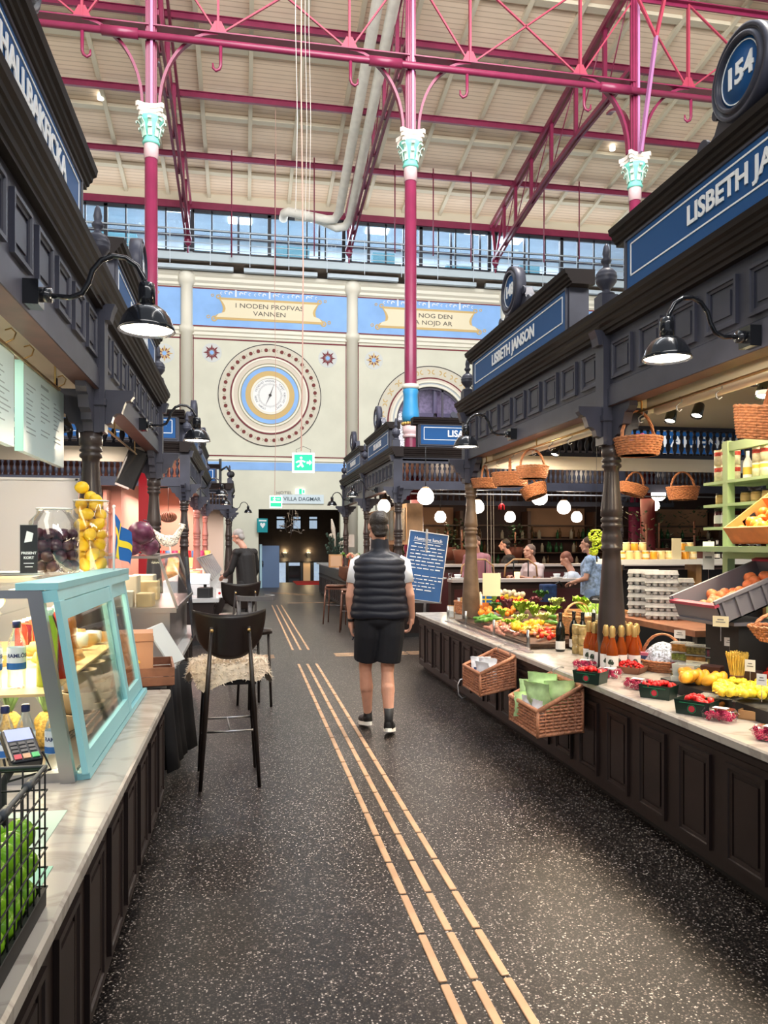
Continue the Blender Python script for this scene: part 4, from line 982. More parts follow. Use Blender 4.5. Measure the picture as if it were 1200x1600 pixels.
    M=Matrix.Translation(t.location)@Matrix.Rotation(-YAW,4,'Z')@Matrix.Translation((-.205,.065,.835))@Matrix.Rotation(.3,4,'Y')@Matrix.Rotation(.25,4,'X')
    ph.location=M@Vector((0,0,0)); MB().box((-.006,-.035,-.07),(.002,.035,.07),M).obj('case',mat('phone_case',(.02,.035,.07),.3),ph,True); MB().box((.002,-.031,-.066),(.0035,.031,.066),M).obj('screen',M_black,ph,True)
man_in_vest()
def simple_person(label, loc, rz, j, cols, hairlen=0, seated=False, sleeve='long', bald=False, extra=None):
    """j: dict of joints in local space, facing +y"""
    t=thing('person',label,'person',loc,rz); top,leg,hair=cols[:3]
    HP,q,R=head_prims(j['head'],j.get('yaw',0),j.get('tilt',0)); nk=Vector(j['neck']); pl=Vector(j['pelvis'])
    P=HP+[('c',nk,Vector(j['head'])+Vector((0,-.01,-.05)),.055,.052),('c',nk-Vector((0,0,.1)),pl,.10,.10)]
    T=[('c',Vector(j['ls']),Vector(j['rs']),.07,.07),('t',[nk+Vector((0,0,-.02)),nk.lerp(pl,.25),nk.lerp(pl,.6),pl-Vector((0,0,.06))],[.09,.165,.16,.165]),('c',nk.lerp(pl,.2)+Vector((-.07,0,0)),pl+Vector((-.05,0,0)),.11,.12),('c',nk.lerp(pl,.2)+Vector((.07,0,0)),pl+Vector((.05,0,0)),.11,.12)]
    for s in ('l','r'):
        a,e,w=Vector(j[s+'s']),Vector(j[s+'e']),Vector(j[s+'w']); P+= [('c',a,e,.044,.038),('c',e,w,.038,.025)]
        d=(w-e).normalized(); P+=hand_prims(w,d,(0,.3,-1) if abs(d.z)<.7 else ((.9 if s=='l' else -.9),.1,0),1 if s=='l' else -1,.4)
        T.append(('c',a,e if sleeve=='long' else a.lerp(e,.6),.062,.056)); 
        if sleeve=='long': T.append(('t',[e,w.lerp(e,.08)],[.055,.04]))
    L=[('e',pl,(.17,.13,.11))]
    for s in ('l','r'):
        if s+'k' in j:
            h=pl+Vector((-.09 if s=='l' else .09,0,-.02)); k_,f=Vector(j[s+'k']),Vector(j[s+'f']); P+= [('c',h,k_,.075,.05),('c',k_,f,.05,.035)]
            L+= [('c',h,k_,.095,.07),('t',[k_,f],[.07,.055])]
            fm=MB(); fm.ball(f+Vector((0,.06,-.02)),1,12,8,(.045,.12,.04)); fm.obj('shoe',M_shoe,t)
    blob('body',P,.0085,M_skin,t,2); blob('top_clothing',T,.010,top,t,3); blob('trousers',L,.011,leg,t,2)
    if not bald:
        hp=[('e',q((0,-.022,.042)),(.080,.090,.080),R),('e',q((0,-.055,-.02)),(.070,.045,.07),R)]
        if hairlen: hp.append(('c',q((0,-.07,0)),q((0,-.075,-hairlen)),.065,.045))
        blob('hair',hp,.009,hair,t,1)
    return t
# grey haired man in black leaning over the far left counter
simple_person('grey-haired man in a black jacket leaning over the far left counter',(.02,12.55,0),.75,
  dict(head=(-.03,.13,1.68),neck=(0,.03,1.50),pelvis=(0,-.05,.95),ls=(-.19,0,1.42),rs=(.19,0,1.42),le=(-.26,.05,1.14),lw=(-.2,.27,1.05),re=(.26,.02,1.14),rw=(.24,.12,.90),lk=(-.1,0,.5),lf=(-.1,-.02,.08),rk=(.1,.03,.5),rf=(.1,.0,.08),yaw=.35,tilt=-.45),
  (mat('black_jacket',(.012,.010,.010),.7,bump=(12,.3,.01)),mat('charcoal_trousers',(.015,.014,.014),.8),mat('grey_hair',(.34,.31,.29),.6,bump=(80,.5,.01))))
# diners in the restaurant behind the vegetable display
def diner(label, px, Y, rz, top, hair, yaw=0, tilt=0, zs=0, **k):
    x=onY(px,880,Y).x
    return simple_person(label,(x,Y,zs),rz,dict(head=(0,.08,1.22),neck=(0,.0,1.04),pelvis=(0,-.03,.52),ls=(-.18,0,.96),rs=(.18,0,.96),le=(-.24,.08,.74),lw=(-.15,.30,.80),re=(.24,.08,.74),rw=(.15,.30,.80),lk=(-.12,.42,.5),lf=(-.12,.40,.08),rk=(.12,.42,.5),rf=(.12,.40,.08),yaw=yaw,tilt=tilt),(top,mat('navy_trousers',(.02,.025,.05),.8),hair),**k)
M_bh=mat('brown_hair',(.07,.035,.02),.6,bump=(80,.5,.01))
diner('diner in a pale pink shirt with brown-grey hair sitting by the glowing candle',833,11.9,1.9,mat('pale_pink_shirt',(.62,.50,.50),.8),mat('ash_brown_hair',(.16,.11,.09),.6,bump=(80,.5,.01)),zs=.22,sleeve='short')
diner('diner with dark hair in dark clothes, sitting far back beyond the ledge',795,14.3,1.2,mat('dark_shirt',(.02,.02,.022),.8),M_hair,zs=.32)
diner('diner in a white top bent forward at the right of the dining ledge',893,11.2,1.1,mat('white_blue_shirt',(.60,.64,.72),.8),mat('auburn_hair',(.22,.08,.05),.6),tilt=-.6,zs=.10,sleeve='short')
simple_person('person in pale blue flowered shirt standing behind the main post',(onY(925,880,10.2).x,10.2,0),.9,
  dict(head=(0,.06,1.55),neck=(0,0,1.40),pelvis=(0,0,.90),ls=(-.17,0,1.33),rs=(.17,0,1.33),le=(-.23,.03,1.08),lw=(-.15,.22,1.02),re=(.23,.03,1.08),rw=(.15,.22,1.02),lk=(-.1,0,.48),lf=(-.1,0,.08),rk=(.1,0,.48),rf=(.1,0,.08)),
  (mat('blue_flower_shirt',(.34,.46,.66),.8,noise=(25,.5)),mat('light_jeans',(.22,.32,.50),.8),M_bh),hairlen=.12,sleeve='short')
simple_person('person in a pink top standing behind the brown lit post',(onY(745,880,12.0).x,12.0,0),2.4,
  dict(head=(0,.06,1.58),neck=(0,0,1.42),pelvis=(0,0,.90),ls=(-.17,0,1.34),rs=(.17,0,1.34),le=(-.23,.03,1.08),lw=(-.2,.18,.92),re=(.23,.03,1.08),rw=(.2,.18,.92),lk=(-.1,0,.48),lf=(-.1,0,.08),rk=(.1,0,.48),rf=(.1,0,.08)),
  (mat('pink_blouse',(.36,.15,.17),.8),mat('light_jeans',(.22,.32,.50),.8),M_bh))
# ================= GOODS ON THE RIGHT =================
R_=random.Random(11)
ZC=.70
def cz(px,py,z=.70): return onZ(px,py,z)
def woven_round(par, rt, rb, h, m=M_wick, sy=1.0, rows=None, n=36, nm='woven_body'):
    mb=MB(); rows=rows or max(5,int(h/.013)); 
    for i in range(rows):
        z=.006+(h-.01)*i/(rows-1); f=z/h; r=rb+(rt-rb)*f**.7
        pts=[]
        for k in range(n):
            w=2*PI*k/n; rr=r+.0035*(1 if (k+i)%2 else -1); pts.append((rr*math.cos(w),rr*sy*math.sin(w),z))
        mb.tube(pts,h/rows*.52,5,closed=True)
    for k in range(0,n,2):
        w=2*PI*k/n; mb.tube([((rb+(rt-rb)*f**.7)*math.cos(w),(rb+(rt-rb)*f**.7)*sy*math.sin(w),h*f) for f in (0.02,.35,.7,1)],.0035,5)
    mb.lathe([(0,.004),(rb,.004)],(0,0,0),24,sy=sy)
    o=mb.obj(nm,m,par)
    rim=MB()
    for q in range(2): rim.tube([((rt+.004*math.sin(k*PI/2+q*PI))*math.cos(2*PI*k/48),(rt+.004*math.sin(k*PI/2+q*PI))*sy*math.sin(2*PI*k/48),h+.004*math.cos(k*PI/2+q*PI)) for k in range(48)],.0065,6,closed=True)
    rim.obj('rim',m,par)
    return o
def arc_handle(par, r, z0, hh, m=M_wick, ax=0, th=.007, n=20, nm='handle'):
    mb=MB(); c,s=math.cos(ax),math.sin(ax)
    for q in range(3):
        pts=[]
        for k in range(n+1):
            w=PI*k/n; a=k*1.1+q*2*PI/3
            x=-r*math.cos(w)+.006*math.cos(a); pts.append((x*c-.006*math.sin(a)*s, x*s+.006*math.sin(a)*c, z0+hh*math.sin(w)))
        mb.tube(pts,th,5)
    return mb.obj(nm,m,par)
def round_basket(label,loc,rt,rb,h,hh=None,rz=0,m=M_wick,sy=1.0,cat='basket',ax=0,group=None,tilt=None,name='wicker_basket'):
    t=thing(name,label,cat,loc,rz,group)
    woven_round(t,rt,rb,h,m,sy)
    if hh: arc_handle(t,rt*.97,h*.8,hh-h*.8,m,ax)
    if tilt: t.rotation_euler=(tilt[0],tilt[1],rz)
    return t
HB='wicker baskets hanging from the right stall'
for px,py,X,rt,h,hh,ax,tilt,lab in ((997,712,2.62,.155,.115,.30,.3,None,'handled wicker basket hanging just right of the main post, holding a pink bloom'),
    (1203,688,2.62,.185,.16,.33,1.2,(.1,-.15),'largest wicker basket hanging at the right edge above the green shelf'),
    (987,773,4.0,.145,.10,.24,.4,(.15,.25),'tilted small wicker basket hanging low beside the main post'),
    (1067,781,4.2,.15,.12,.27,.2,None,'round wicker basket hanging low in the middle of the right stall'),
    (832,748,2.62,.145,.11,.27,.3,None,'wicker basket hanging fourth from the lit post, beside the lower one'),
    (797,760,2.62,.18,.13,.28,1.2,None,'wide wicker basket hanging in the middle of the row near the lit post'),
    (758,763,2.62,.15,.10,.25,1.0,None,'wicker basket hanging nearest the brown lit post'),
    (838,777,3.3,.15,.13,.26,.8,(-.35,.0),'deep tipped wicker basket hanging behind the wide one')):
    p=onX(px,py,X); round_basket(lab,p,rt,rt*.78,h,hh,ax,M_wick,1.0,'hanging basket',0,HB,tilt,'hanging_basket')
p=onX(1000,684,2.62); t=thing('pink_bloom','pink bloom peeping over the hanging basket by the main post','flower',p)
MB().ball((0,0,0),.025,8,6).ball((.02,.01,.015),.02,8,6).ball((-.02,0,.01),.018,8,6).obj('petals',mat('magenta_petal',(.55,.12,.35),.5),t)
def rail(label,y0,y1,X,sgn,xs):
    t=thing('hanging_rail',label,'rail',(X,y0,2.45))
    MB().tube([(X,y0,2.45),(X,y1,2.45)],.009,8).obj('rod',M_brass if sgn<0 else M_brass,t,True)
    for y in (y0+.05,(y0+y1)/2,y1-.05): MB().tube([(X,y,2.45),(X,y,2.93)],.006,6).obj('hanger',M_brass,t,True)
    for y in xs:
        MB().tube([(X,y,2.462),(X+.02,y,2.455),(X+.018,y,2.43),(X,y,2.42),(X-.018,y,2.405),(X-.015,y,2.38),(X,y,2.37),(X+.018,y,2.385)],.004,6).obj('hook',M_steel,t,True)
rail('brass rail with hooks under the near right fascia',1.75,4.8,2.62,-1,[2.2,2.9,3.46,3.9,4.3,4.76])
rail('brass rail with hooks under the far right fascia',5.1,8.15,2.62,-1,[5.4,5.9,6.3,6.69,7.28,7.7,8.08])
# cream awning rolls behind the rails
for a,b,l in ((1.7,4.86,'near'),(5.02,8.2,'far')):
    t=thing('awning_roll','cream roller awning housing above the %s right rail'%l,'awning',(2.78,a,2.5))
    MB().box((2.72,a,2.49),(2.86,b,2.60)).obj('housing',M_cream,t,True); MB().tube([(2.79,a+.02,2.475),(2.79,b-.02,2.475)],.03,12).obj('fabric_roll',mat('cream_canvas',(.75,.70,.60),.7),t,True)
M_bulb=mat('spotlight_glow',(1,.95,.85),.5,emit=12,ecol=(1,.9,.75))
def track_spot(label,p,tgt,e=12,grp=None):
    t=thing('track_spotlight',label,'spotlight',p,0,grp)
    d=(Vector(tgt)-Vector(p)).normalized(); M=d.to_track_quat('Z','Y').to_matrix().to_4x4()
    MB().lathe([(.035,-.07),(.04,-.06),(.045,.04),(.043,.042),(.038,.03)],(0,0,0),16,M,cap=False).lathe([(0,-.07),(.035,-.07)],(0,0,0),16,M).obj('housing',M_black,t)
    MB().lathe([(0,.025),(.039,.025)],(0,0,0),16,M).obj('lens',M_bulb,t)
    MB().tube([(0,0,.03),(0,0,2.93-p[2])],.008,6).obj('stem',M_black,t)
    spot('spot_beam',Vector(p)+d*.06,tgt,e,(1,.84,.62),75,.03)
for px,py,X,lab in ((1048,652,3.3,'small ceiling spotlight left of the big hanging basket'),(1090,640,3.45,'ceiling spotlight shining near the far letters above the green shelf'),(868,706,3.3,'ceiling spotlight left of the main post'),(800,712,3.2,'ceiling spotlight over the hanging basket row'),(1193,612,3.2,'ceiling spotlight at the right edge behind the big basket')):
    p=onX(px,py,X); p.z=min(p.z,2.58); track_spot(lab,p,(2.65,p.y-.4,.75),34)
# stand-alone spots that really fall on the display
for y in (2.6,3.4,4.2,5.6,6.4,7.3): track_spot('ceiling spotlight under the cream boards of the right stall',(3.05,y,2.57),(2.55,y,.75),26,'ceiling spotlights of the right stall')
# ---- two box baskets on the counter front ----
def box_basket(label,y0,L,zt,zf,zb,zfb,X=2.12,D=.29):
    t=thing('box_basket',label,'basket',(X,y0,zfb)); xf=X-D
    bot=lambda x:(zb+(zfb-zb)*(X-x)/D); top=lambda x:(zt+(zf-zt)*(X-x)/D)
    mb=MB(); rows=13; step=.021
    z=0
    for i in range(rows+1):
        f=i*step
        # front face strand
        def seg(pts,ph):
            P=[]
            for k,(a,b) in enumerate(zip(pts[:-1],pts[1:])): pass
            return pts
        if zfb+f<zf-.004:
            n=22; mb.tube([(xf+.005*(1 if (k+i)%2 else -1),y0+L*k/n,zfb+f+.004) for k in range(n+1)],.0085,5)
        for yy in (y0,y0+L):
            P=[]; n=14
            for k in range(n+1):
                x=xf+D*k/n; zz=bot(x)+f+.004
                if zz<top(x)-.002: P.append((x,yy+.005*(1 if (k+i)%2 else -1),zz))
            if len(P)>2: mb.tube(P,.0085,5)
        if zb+f<zt: n=20; mb.tube([(X-.006+.005*(1 if (k+i)%2 else -1),y0+L*k/n,zb+f) for k in range(n+1)],.0085,5)
    for k in range(12): y=y0+L*k/11; mb.tube([(xf,y,zfb),(xf,y,zf)],.005,5)
    for k in range(7):
        x=xf+D*k/6
        for yy in (y0,y0+L): mb.tube([(x,yy,bot(x)),(x,yy,top(x))],.006,5)
    mb.add([(xf,y0,zfb+.01),(X,y0,zb+.01),(X,y0+L,zb+.01),(xf,y0+L,zfb+.01)],[(0,1,2,3)])
    mb.obj('woven_body',mat('chestnut_wicker',(.40,.17,.095),.6,noise=(60,.35)),t,True)
    rim=MB(); c=[(xf,y0,zf),(X,y0,zt),(X,y0+L,zt),(xf,y0+L,zf)]
    rim.tube(c+[c[0],c[1]],.016,8); c2=[(xf,y0,zfb),(X,y0,zb),(X,y0+L,zb),(xf,y0+L,zfb)]; rim.tube(c2+[c2[0]],.012,8)
    for a in ((xf,y0),(xf,y0+L)): rim.tube([(a[0],a[1],zfb-.012),(a[0],a[1],zf)],.011,8)
    rim.tube([(X,y0,zb-.01),(X,y0,zt)],.011,8); rim.obj('rim',mat('chestnut_rim',(.46,.20,.11),.55,noise=(60,.3)),t,True)
    for y in (y0+.08,y0+L-.08): MB().tube([(X-.01,y,zt-.02),(X-.02,y,zt+.035),(X+.03,y,.712),(X+.06,y,.706)],.004,6).obj('wire_hook',M_steel,t,True)
    return t
box_basket('smaller chestnut box basket hung on the counter front, holding white printed bags',5.81,.46,.665,.535,.425,.37)
box_basket('larger chestnut box basket hung on the counter front, holding green salad bags',4.58,.51,.655,.505,.37,.35,D=.30)
def crumple_bag(name,label,c,size,m,seed,rz=0,group=None,print_m=None,tilt=0):
    r=random.Random(seed); t=thing(name,label,'bag',c,rz,group)
    mb=MB(); nx,nz=9,9; w,d,h=size; vs=[];fs=[]
    for s in (0,1):
        for j in range(nz+1):
            for i in range(nx+1):
                u=i/nx*2-1; v=j/nz; e=(1-u*u)**.5*math.sin(PI*min(1,v*1.1+.05)*.92+.1)
                y=(1 if s else -1)*d/2*max(0,e)+r.uniform(-.006,.006)
                y+=math.sin(tilt)*h*v; vs.append((u*w/2*(1-.08*math.sin(PI*v))+r.uniform(-.004,.004),y,h*v*math.cos(tilt)+r.uniform(-.004,.004)))
    N=(nx+1)*(nz+1)
    for s in (0,1):
        for j in range(nz):
            for i in range(nx): a=s*N+j*(nx+1)+i; fs.append((a,a+1,a+nx+2,a+nx+1))
    mb.add(vs,fs,True); mb.obj('film',m,t,fix=False)
    if print_m:
        pm=MB(); pm.box((-w*.28,-d/2-.004,h*.25),(w*.28,-d/2-.002,h*.6)); pm.obj('printed_label',print_m,t)
    return t
M_bagg=mat('pale_green_film',(.45,.66,.32),.3,noise=(14,.25)); M_bagw=mat('white_film',(.78,.82,.88),.35,noise=(20,.1)); M_bluep=mat('blue_print',(.06,.12,.28),.5,noise=(40,.6))
for k,(x,y,z,s) in enumerate(((1.93,4.78,.45,.24),(1.99,4.93,.47,.24),(1.96,5.0,.43,.22),(2.03,4.74,.47,.24),(1.9,4.95,.40,.18))):
    crumple_bag('salad_bag','crumpled pale green salad bag standing in the larger box basket',(x,y,z),(.22,.11,s*.9),M_bagg,k,rz=-1.1+.3*k,group='green salad bags in the larger box basket',tilt=.3*(k%3-1))
for k,(x,y) in enumerate(((1.875,4.70),(1.865,4.84))):
    crumple_bag('white_bag',('nearer','farther')[k]+' small white paper bag at the front of the larger box basket',(x,y,.40),(.12,.07,.155),M_bagw,20+k,rz=-1.3,tilt=-.1)
for k,(x,y) in enumerate(((1.92,5.93),(1.98,6.08),(1.94,6.16))):
    crumple_bag('crisp_bag','white and navy printed crisp bag in the smaller box basket',(x,y,.42),(.17,.09,.20),M_bagw,30+k,rz=-1.2+.4*k,print_m=M_bluep,group='printed crisp bags in the smaller box basket',tilt=.25*(k-1))
# ---- fruit helpers ----
def proto(name,mb,m,extra=None):
    o=mb.obj(name,m); C.objects.unlink(o); 
    return o
USED={}
def put(pr,label,cat,group,loc,rot=None,sc=1,kids=None):
    o=pr.copy(); C.objects.link(o); o.location=loc; o.rotation_euler=rot or (R_.uniform(0,6),R_.uniform(0,6),R_.uniform(0,6)); o.scale=sc if isinstance(sc,(tuple,list)) else (sc,)*3
    tag(o,label,cat,group); return o
def fruitprof(r,top=.18,fl=.9): return [(0,-r*fl+.12*r)]+[(r*math.sin(PI*i/10),-r*fl*math.cos(PI*i/10)) for i in range(1,10)]+[(0,r*fl-top*r)]
M_apple=mat('green_apple_skin',(.22,.50,.02),.22,noise=(6,.15)); M_peach=mat('peach_skin',(.72,.20,.07),.5,noise=(9,.5)); M_plum=mat('dark_plum_skin',(.045,.010,.022),.32,noise=(9,.5))
M_berry=mat('strawberry_skin',(.65,.015,.015),.3,noise=(60,.3)); M_rasp=mat('raspberry_skin',(.50,.012,.09),.4,noise=(90,.4)); M_cherry=mat('bright_cherry_skin',(.60,.012,.012),.18)
P_apple=proto('green_apple',MB().lathe(fruitprof(.037),n=14).tube([(0,0,.028),(.003,0,.045)],.002,4),M_apple)
P_peach=proto('peach',MB().lathe(fruitprof(.036),n=12),M_peach)
P_plum=proto('plum',MB().ball((0,0,0),.030,12,8,(1,.95,1.12)),M_plum)
P_lemon=proto('lemon',MB().lathe([(0,-.045),(.008,-.042),(.018,-.034),(.031,-.018),(.034,0),(.031,.018),(.018,.034),(.008,.042),(0,.046)],n=14),M_lemon)
P_orange=proto('orange',MB().ball((0,0,0),.036,12,8),M_orange)
P_straw=proto('strawberry',MB().lathe([(0,-.018),(.006,-.014),(.013,-.003),(.015,.006),(.010,.013),(0,.014)],n=9),M_berry)
rb=MB(); 
for k in range(12): w=k*2.4; z=-.008+.016*k/11; rb.ball((.008*math.cos(w)*(1-.3*abs(z)/.008),.008*math.sin(w),z),.0048,5,4)
P_rasp=proto('raspberry',rb,M_rasp)
P_cher=proto('cherry',MB().ball((0,0,0),.0105,8,6),M_cherry)
P_tom=proto('tomato',MB().ball((0,0,0),.03,10,7,(1,1,.85)),mat('tomato_skin',(.60,.03,.012),.2))
P_lime=proto('lime',MB().ball((0,0,0),.022,10,7,(1,1,1.15)),mat('lime_skin',(.10,.32,.02),.3))
# ---- punnets ----
def punnet(label,loc,rz=0,cols=(M_matblack,)):
    t=thing('berry_carton',label,'carton',loc,rz); w,d,h=.09,.065,.075
    mb=MB()
    for s in (-1,1):
        mb.prism([(-w*.9,s*d*.9,0),(w*.9,s*d*.9,0),(w,s*d,h),(-w,s*d,h)],(0,-s*.003,0)); mb.prism([(s*w*.9,-d*.9,0),(s*w*.9,d*.9,0),(s*w,d,h),(s*w,-d,h)],(-s*.003,0,0))
    mb.box((-w*.9,-d*.9,0),(w*.9,d*.9,.003)); mb.obj('carton_wall',mat('black_green_carton',(.012,.03,.022),.35),t)
    for (x,y,nn,u) in ((0,-d*.96,(0,-1,0),(1,0,0)),(-w*.96,0,(-1,0,0),(0,1,0))): MB().annulus(Vector((x,y,h*.45))+Vector(nn)*.001,0,.016,.002,nrm=nn,n=14,u=u).obj('red_emblem',mat('red_emblem_ink',(.5,.03,.05),.5),t)
    A=MB(); A.box((-w*.7,-d-.001,h*.80),(w*.7,-d*.97,h*.84)); A.annulus((0,-d*.975,h*.45),.019,.022,.002,n=14); A.obj('green_print',mat('green_ink',(.02,.22,.10),.5),t)
    return t
def fill(pr,label,cat,group,c,w,d,z,n,layers=1,sc=1,rz=0,rim=.8,dome=0):
    for k in range(n):
        x=R_.uniform(-w,w); y=R_.uniform(-d,d); zz=z+R_.uniform(0,.008)+dome*(1-(x/w)**2)*(1-(y/d)**2)
        v=Matrix.Rotation(rz,4,'Z')@Vector((x,y,zz)); put(pr,label,cat,group,(c[0]+v.x,c[1]+v.y,c[2]+v.z),sc=sc*R_.uniform(.9,1.12))
for px,py,rz,lab in ((912,1068,-.9,'near the tall orange bottles'),(1018,1092,-.9,'in front of the clear plastic boxes'),(1077,1118,-.95,'nearest the aisle beside the round clamshell')):
    p=cz(px,py); p=p+Vector((.06,.03,0)); punnet('black strawberry carton %s'%lab,p,rz)
    for i in range(22):
        x=R_.uniform(-.072,.072); y=R_.uniform(-.05,.05); v=Matrix.Rotation(rz,4,'Z')@Vector((x,y,.058+.026*(1-(x/.09)**2)*(1-(y/.065)**2)+R_.uniform(0,.006)))
        put(P_straw,'red strawberry heaped in the black carton %s'%lab,'strawberry','strawberries in the carton %s'%lab,p+v,sc=1.05)
M_clear=glassmat('clear_plastic',(1,.97,.98),.25,.08)
def clamshell(label,loc,rz,n=26,s=1.0,fruit=P_rasp,fl='raspberry',lid=True,h=.055,w=.085,d=.055,grp=None):
    t=thing('plastic_clamshell',label,'clamshell box',loc,rz,grp)
    r=.018
    def shell(mb,z0,z1,e0,e1):
        vs=[];fs=[]
        for z,e in ((z0,e0),(z1,e1)):
            for k in range(24):
                a=2*PI*k/24; q=.55; cx=math.copysign(abs(math.cos(a))**q,math.cos(a)); cy=math.copysign(abs(math.sin(a))**q,math.sin(a)); vs.append((cx*w*e,cy*d*e,z))
        for k in range(24): fs.append((k,(k+1)%24,24+(k+1)%24,24+k))
        mb.add(vs,fs,True)
    mb=MB(); shell(mb,0,h*.65,.84,.97); shell(mb,h*.65,h*.65+.003,.97,1.05); mb.obj('tray',M_clear,t)
    if lid:
        mb=MB(); shell(mb,h*.65+.003,h*.72,1.05,.98); shell(mb,h*.72,h*1.1,.98,.80); shell(mb,h*1.1,h*1.1+.001,.80,.02); mb.obj('lid',M_clear,t)
        MB().box((-w*.35,-d*.4,h*1.1+.002),(w*.45,d*.4,h*1.1+.003)).obj('paper_label',M_paper,t)
    for k in range(n):
        v=Matrix.Rotation(rz,4,'Z')@Vector((R_.uniform(-w,w)*.78,R_.uniform(-d,d)*.78,.012+R_.uniform(0,1)*h*.72)); put(fruit,'%s inside the %s'%(fl,label[:60]) if False else '%s lying in a clear plastic clamshell'%fl,fl,fl+' pieces in clear clamshells',Vector(loc)+v)
    return t
for px,py,rz,lab in ((905,1046,-.8,'raspberry clamshell farthest back, left of the strawberry carton'),(943,1060,-.85,'raspberry clamshell beside the cherry tray'),(986,1078,-.85,'raspberry clamshell partly behind the middle strawberry carton'),(1114,1128,-.95,'raspberry clamshell just right of the nearest strawberry carton'),(1195,1160,-1.0,'raspberry clamshell at the right edge, nearest the viewer')):
    clamshell(lab,cz(px,py)+Vector((.05,.02,0)),rz,34)
# cherry tray
p=cz(968,1052)+Vector((.08,.03,0)); t=thing('paper_tray','brown paper tray heaped with bright red cherries','tray',p,-.85)
MB().prism([(-.09,-.07,0),(.09,-.07,0),(.11,-.085,.045),(-.11,-.085,.045)],(0,.004,0)).prism([(-.09,.07,0),(.09,.07,0),(.11,.085,.045),(-.11,.085,.045)],(0,-.004,0)).prism([(-.09,-.07,0),(-.09,.07,0),(-.11,.085,.045),(-.11,-.085,.045)],(.004,0,0)).prism([(.09,-.07,0),(.09,.07,0),(.11,.085,.045),(.11,-.085,.045)],(-.004,0,0)).box((-.09,-.07,0),(.09,.07,.004)).obj('tray_wall',M_crate,t)
fill(P_cher,'bright red cherry heaped in the brown paper tray','cherry','cherries in the brown paper tray',p,.085,.065,.035,75,sc=1,rz=-.85,dome=.035)
# ---- bottles ----
M_juice=mat('amber_juice_glass',(.50,.10,.015),.06,trans=.55,ior=1.3); M_dkglass=mat('black_wine_glass',(.006,.008,.006),.06); M_lab=mat('bottle_label_paper',(.80,.79,.76),.6); M_goldf=mat('gold_foil',(.62,.42,.16),.35,metal=.6)
def juice_bottle(loc,label,group,liquid=M_juice,tree=True,s=1):
    t=thing('juice_bottle',label,'bottle',loc,R_.uniform(-.3,.3)-.5,group)
    MB().lathe([(0,0),(.034,0),(.037,.006),(.037,.12),(.034,.135),(.020,.175),(.0145,.195),(.0135,.215),(.0155,.218),(.0155,.235),(.0135,.237)],n=18).obj('glass_body',liquid,t)
    MB().lathe([(.0375,.012),(.0375,.095)],n=18,cap=False).obj('paper_label',M_lab,t)
    MB().lathe([(.0145,.19),(.0165,.2),(.0165,.25),(.012,.258),(0,.258)],n=12).tube([(.016,0,.20),(.022,0,.215),(.018,0,.245),(0,0,.262),(-.018,0,.245),(-.022,0,.215),(-.016,0,.20)],.0018,5).obj('swing_stopper',M_goldf,t)
    if tree:
        for q in range(2):
            mb=MB(); w0=-PI/2+q*PI*.9-.3
            def P(u,v,rr=.0382): return (rr*math.cos(w0+u/.037),rr*math.sin(w0+u/.037),v)
            for (a,b,r) in ((0,.062,.014),(.009,.055,.010),(-.009,.056,.010)):
                ring_=[P(a+r*math.cos(2*PI*k/10),b+r*math.sin(2*PI*k/10)) for k in range(10)]; mb.add(ring_,[tuple(range(10))])
            mb.add([P(-.002,.028),P(.002,.028),P(.002,.05),P(-.002,.05)],[(0,1,2,3)]); mb.obj('tree_print',mat('dark_tree_ink',(.03,.05,.03),.6),t,fix=False)
    t.scale=(s,s,s); return t
B0=juice_bottle((0,0,0),'x','y'); B0.scale=(1.08,1.08,1.2)
spots=[]
base=cz(918,1040)
for r in range(4):
    for c in range(5 if r<3 else 4):
        spots.append(Vector((base.x+.04+r*.08,base.y+.06-c*.088+(.03 if r%2 else 0),.70)))
first=True
for i,s in enumerate(spots):
    lab='amber juice bottle with gold swing stopper and tree label below the main post'
    if first: B0.location=s; B0['label']=lab; B0['group']='amber juice bottles on the right worktop'; first=False
    else: dup(B0,s,R_.uniform(-.6,0),lab,'amber juice bottles on the right worktop')
# plexiglass card in front of bottles
def wine_bottle(loc,label,group,cap=M_black):
    t=thing('dark_bottle',label,'bottle',loc,0,group)
    MB().lathe([(0,0),(.034,0),(.037,.008),(.037,.175),(.031,.205),(.016,.235),(.0135,.25),(.0135,.295),(.016,.297),(.016,.307),(0,.307)],n=18).obj('glass_body',M_dkglass,t)
    MB().lathe([(.0375,.02),(.0375,.085)],n=18,cap=False).obj('paper_label',M_lab,t)
    MB().lathe([(.0145,.245),(.0155,.295),(.0165,.309),(0,.309)],n=14).obj('neck_foil',cap,t); return t
W0=wine_bottle(cz(870,1018)+Vector((.03,.0,0)),'dark bottle with white label standing nearest the aisle, left of the jars','dark bottles beside the spring onions')
for k,(dx,dy) in enumerate(((.16,.10),(.20,.02),(.26,-.05),(.30,-.13),(.36,-.19))):
    dup(W0,W0.location+Vector((dx,dy,0)),.3*k,'dark bottle in the row behind the nearest one, below the spring onions','dark bottles beside the spring onions')
W0.rotation_euler=(0,0,-1.0)
M_jamjar=mat('preserve_glass',(.42,.30,.12),.12,noise=(30,.4)); M_lidg=mat('gold_lid',(.60,.44,.20),.35,metal=.7)
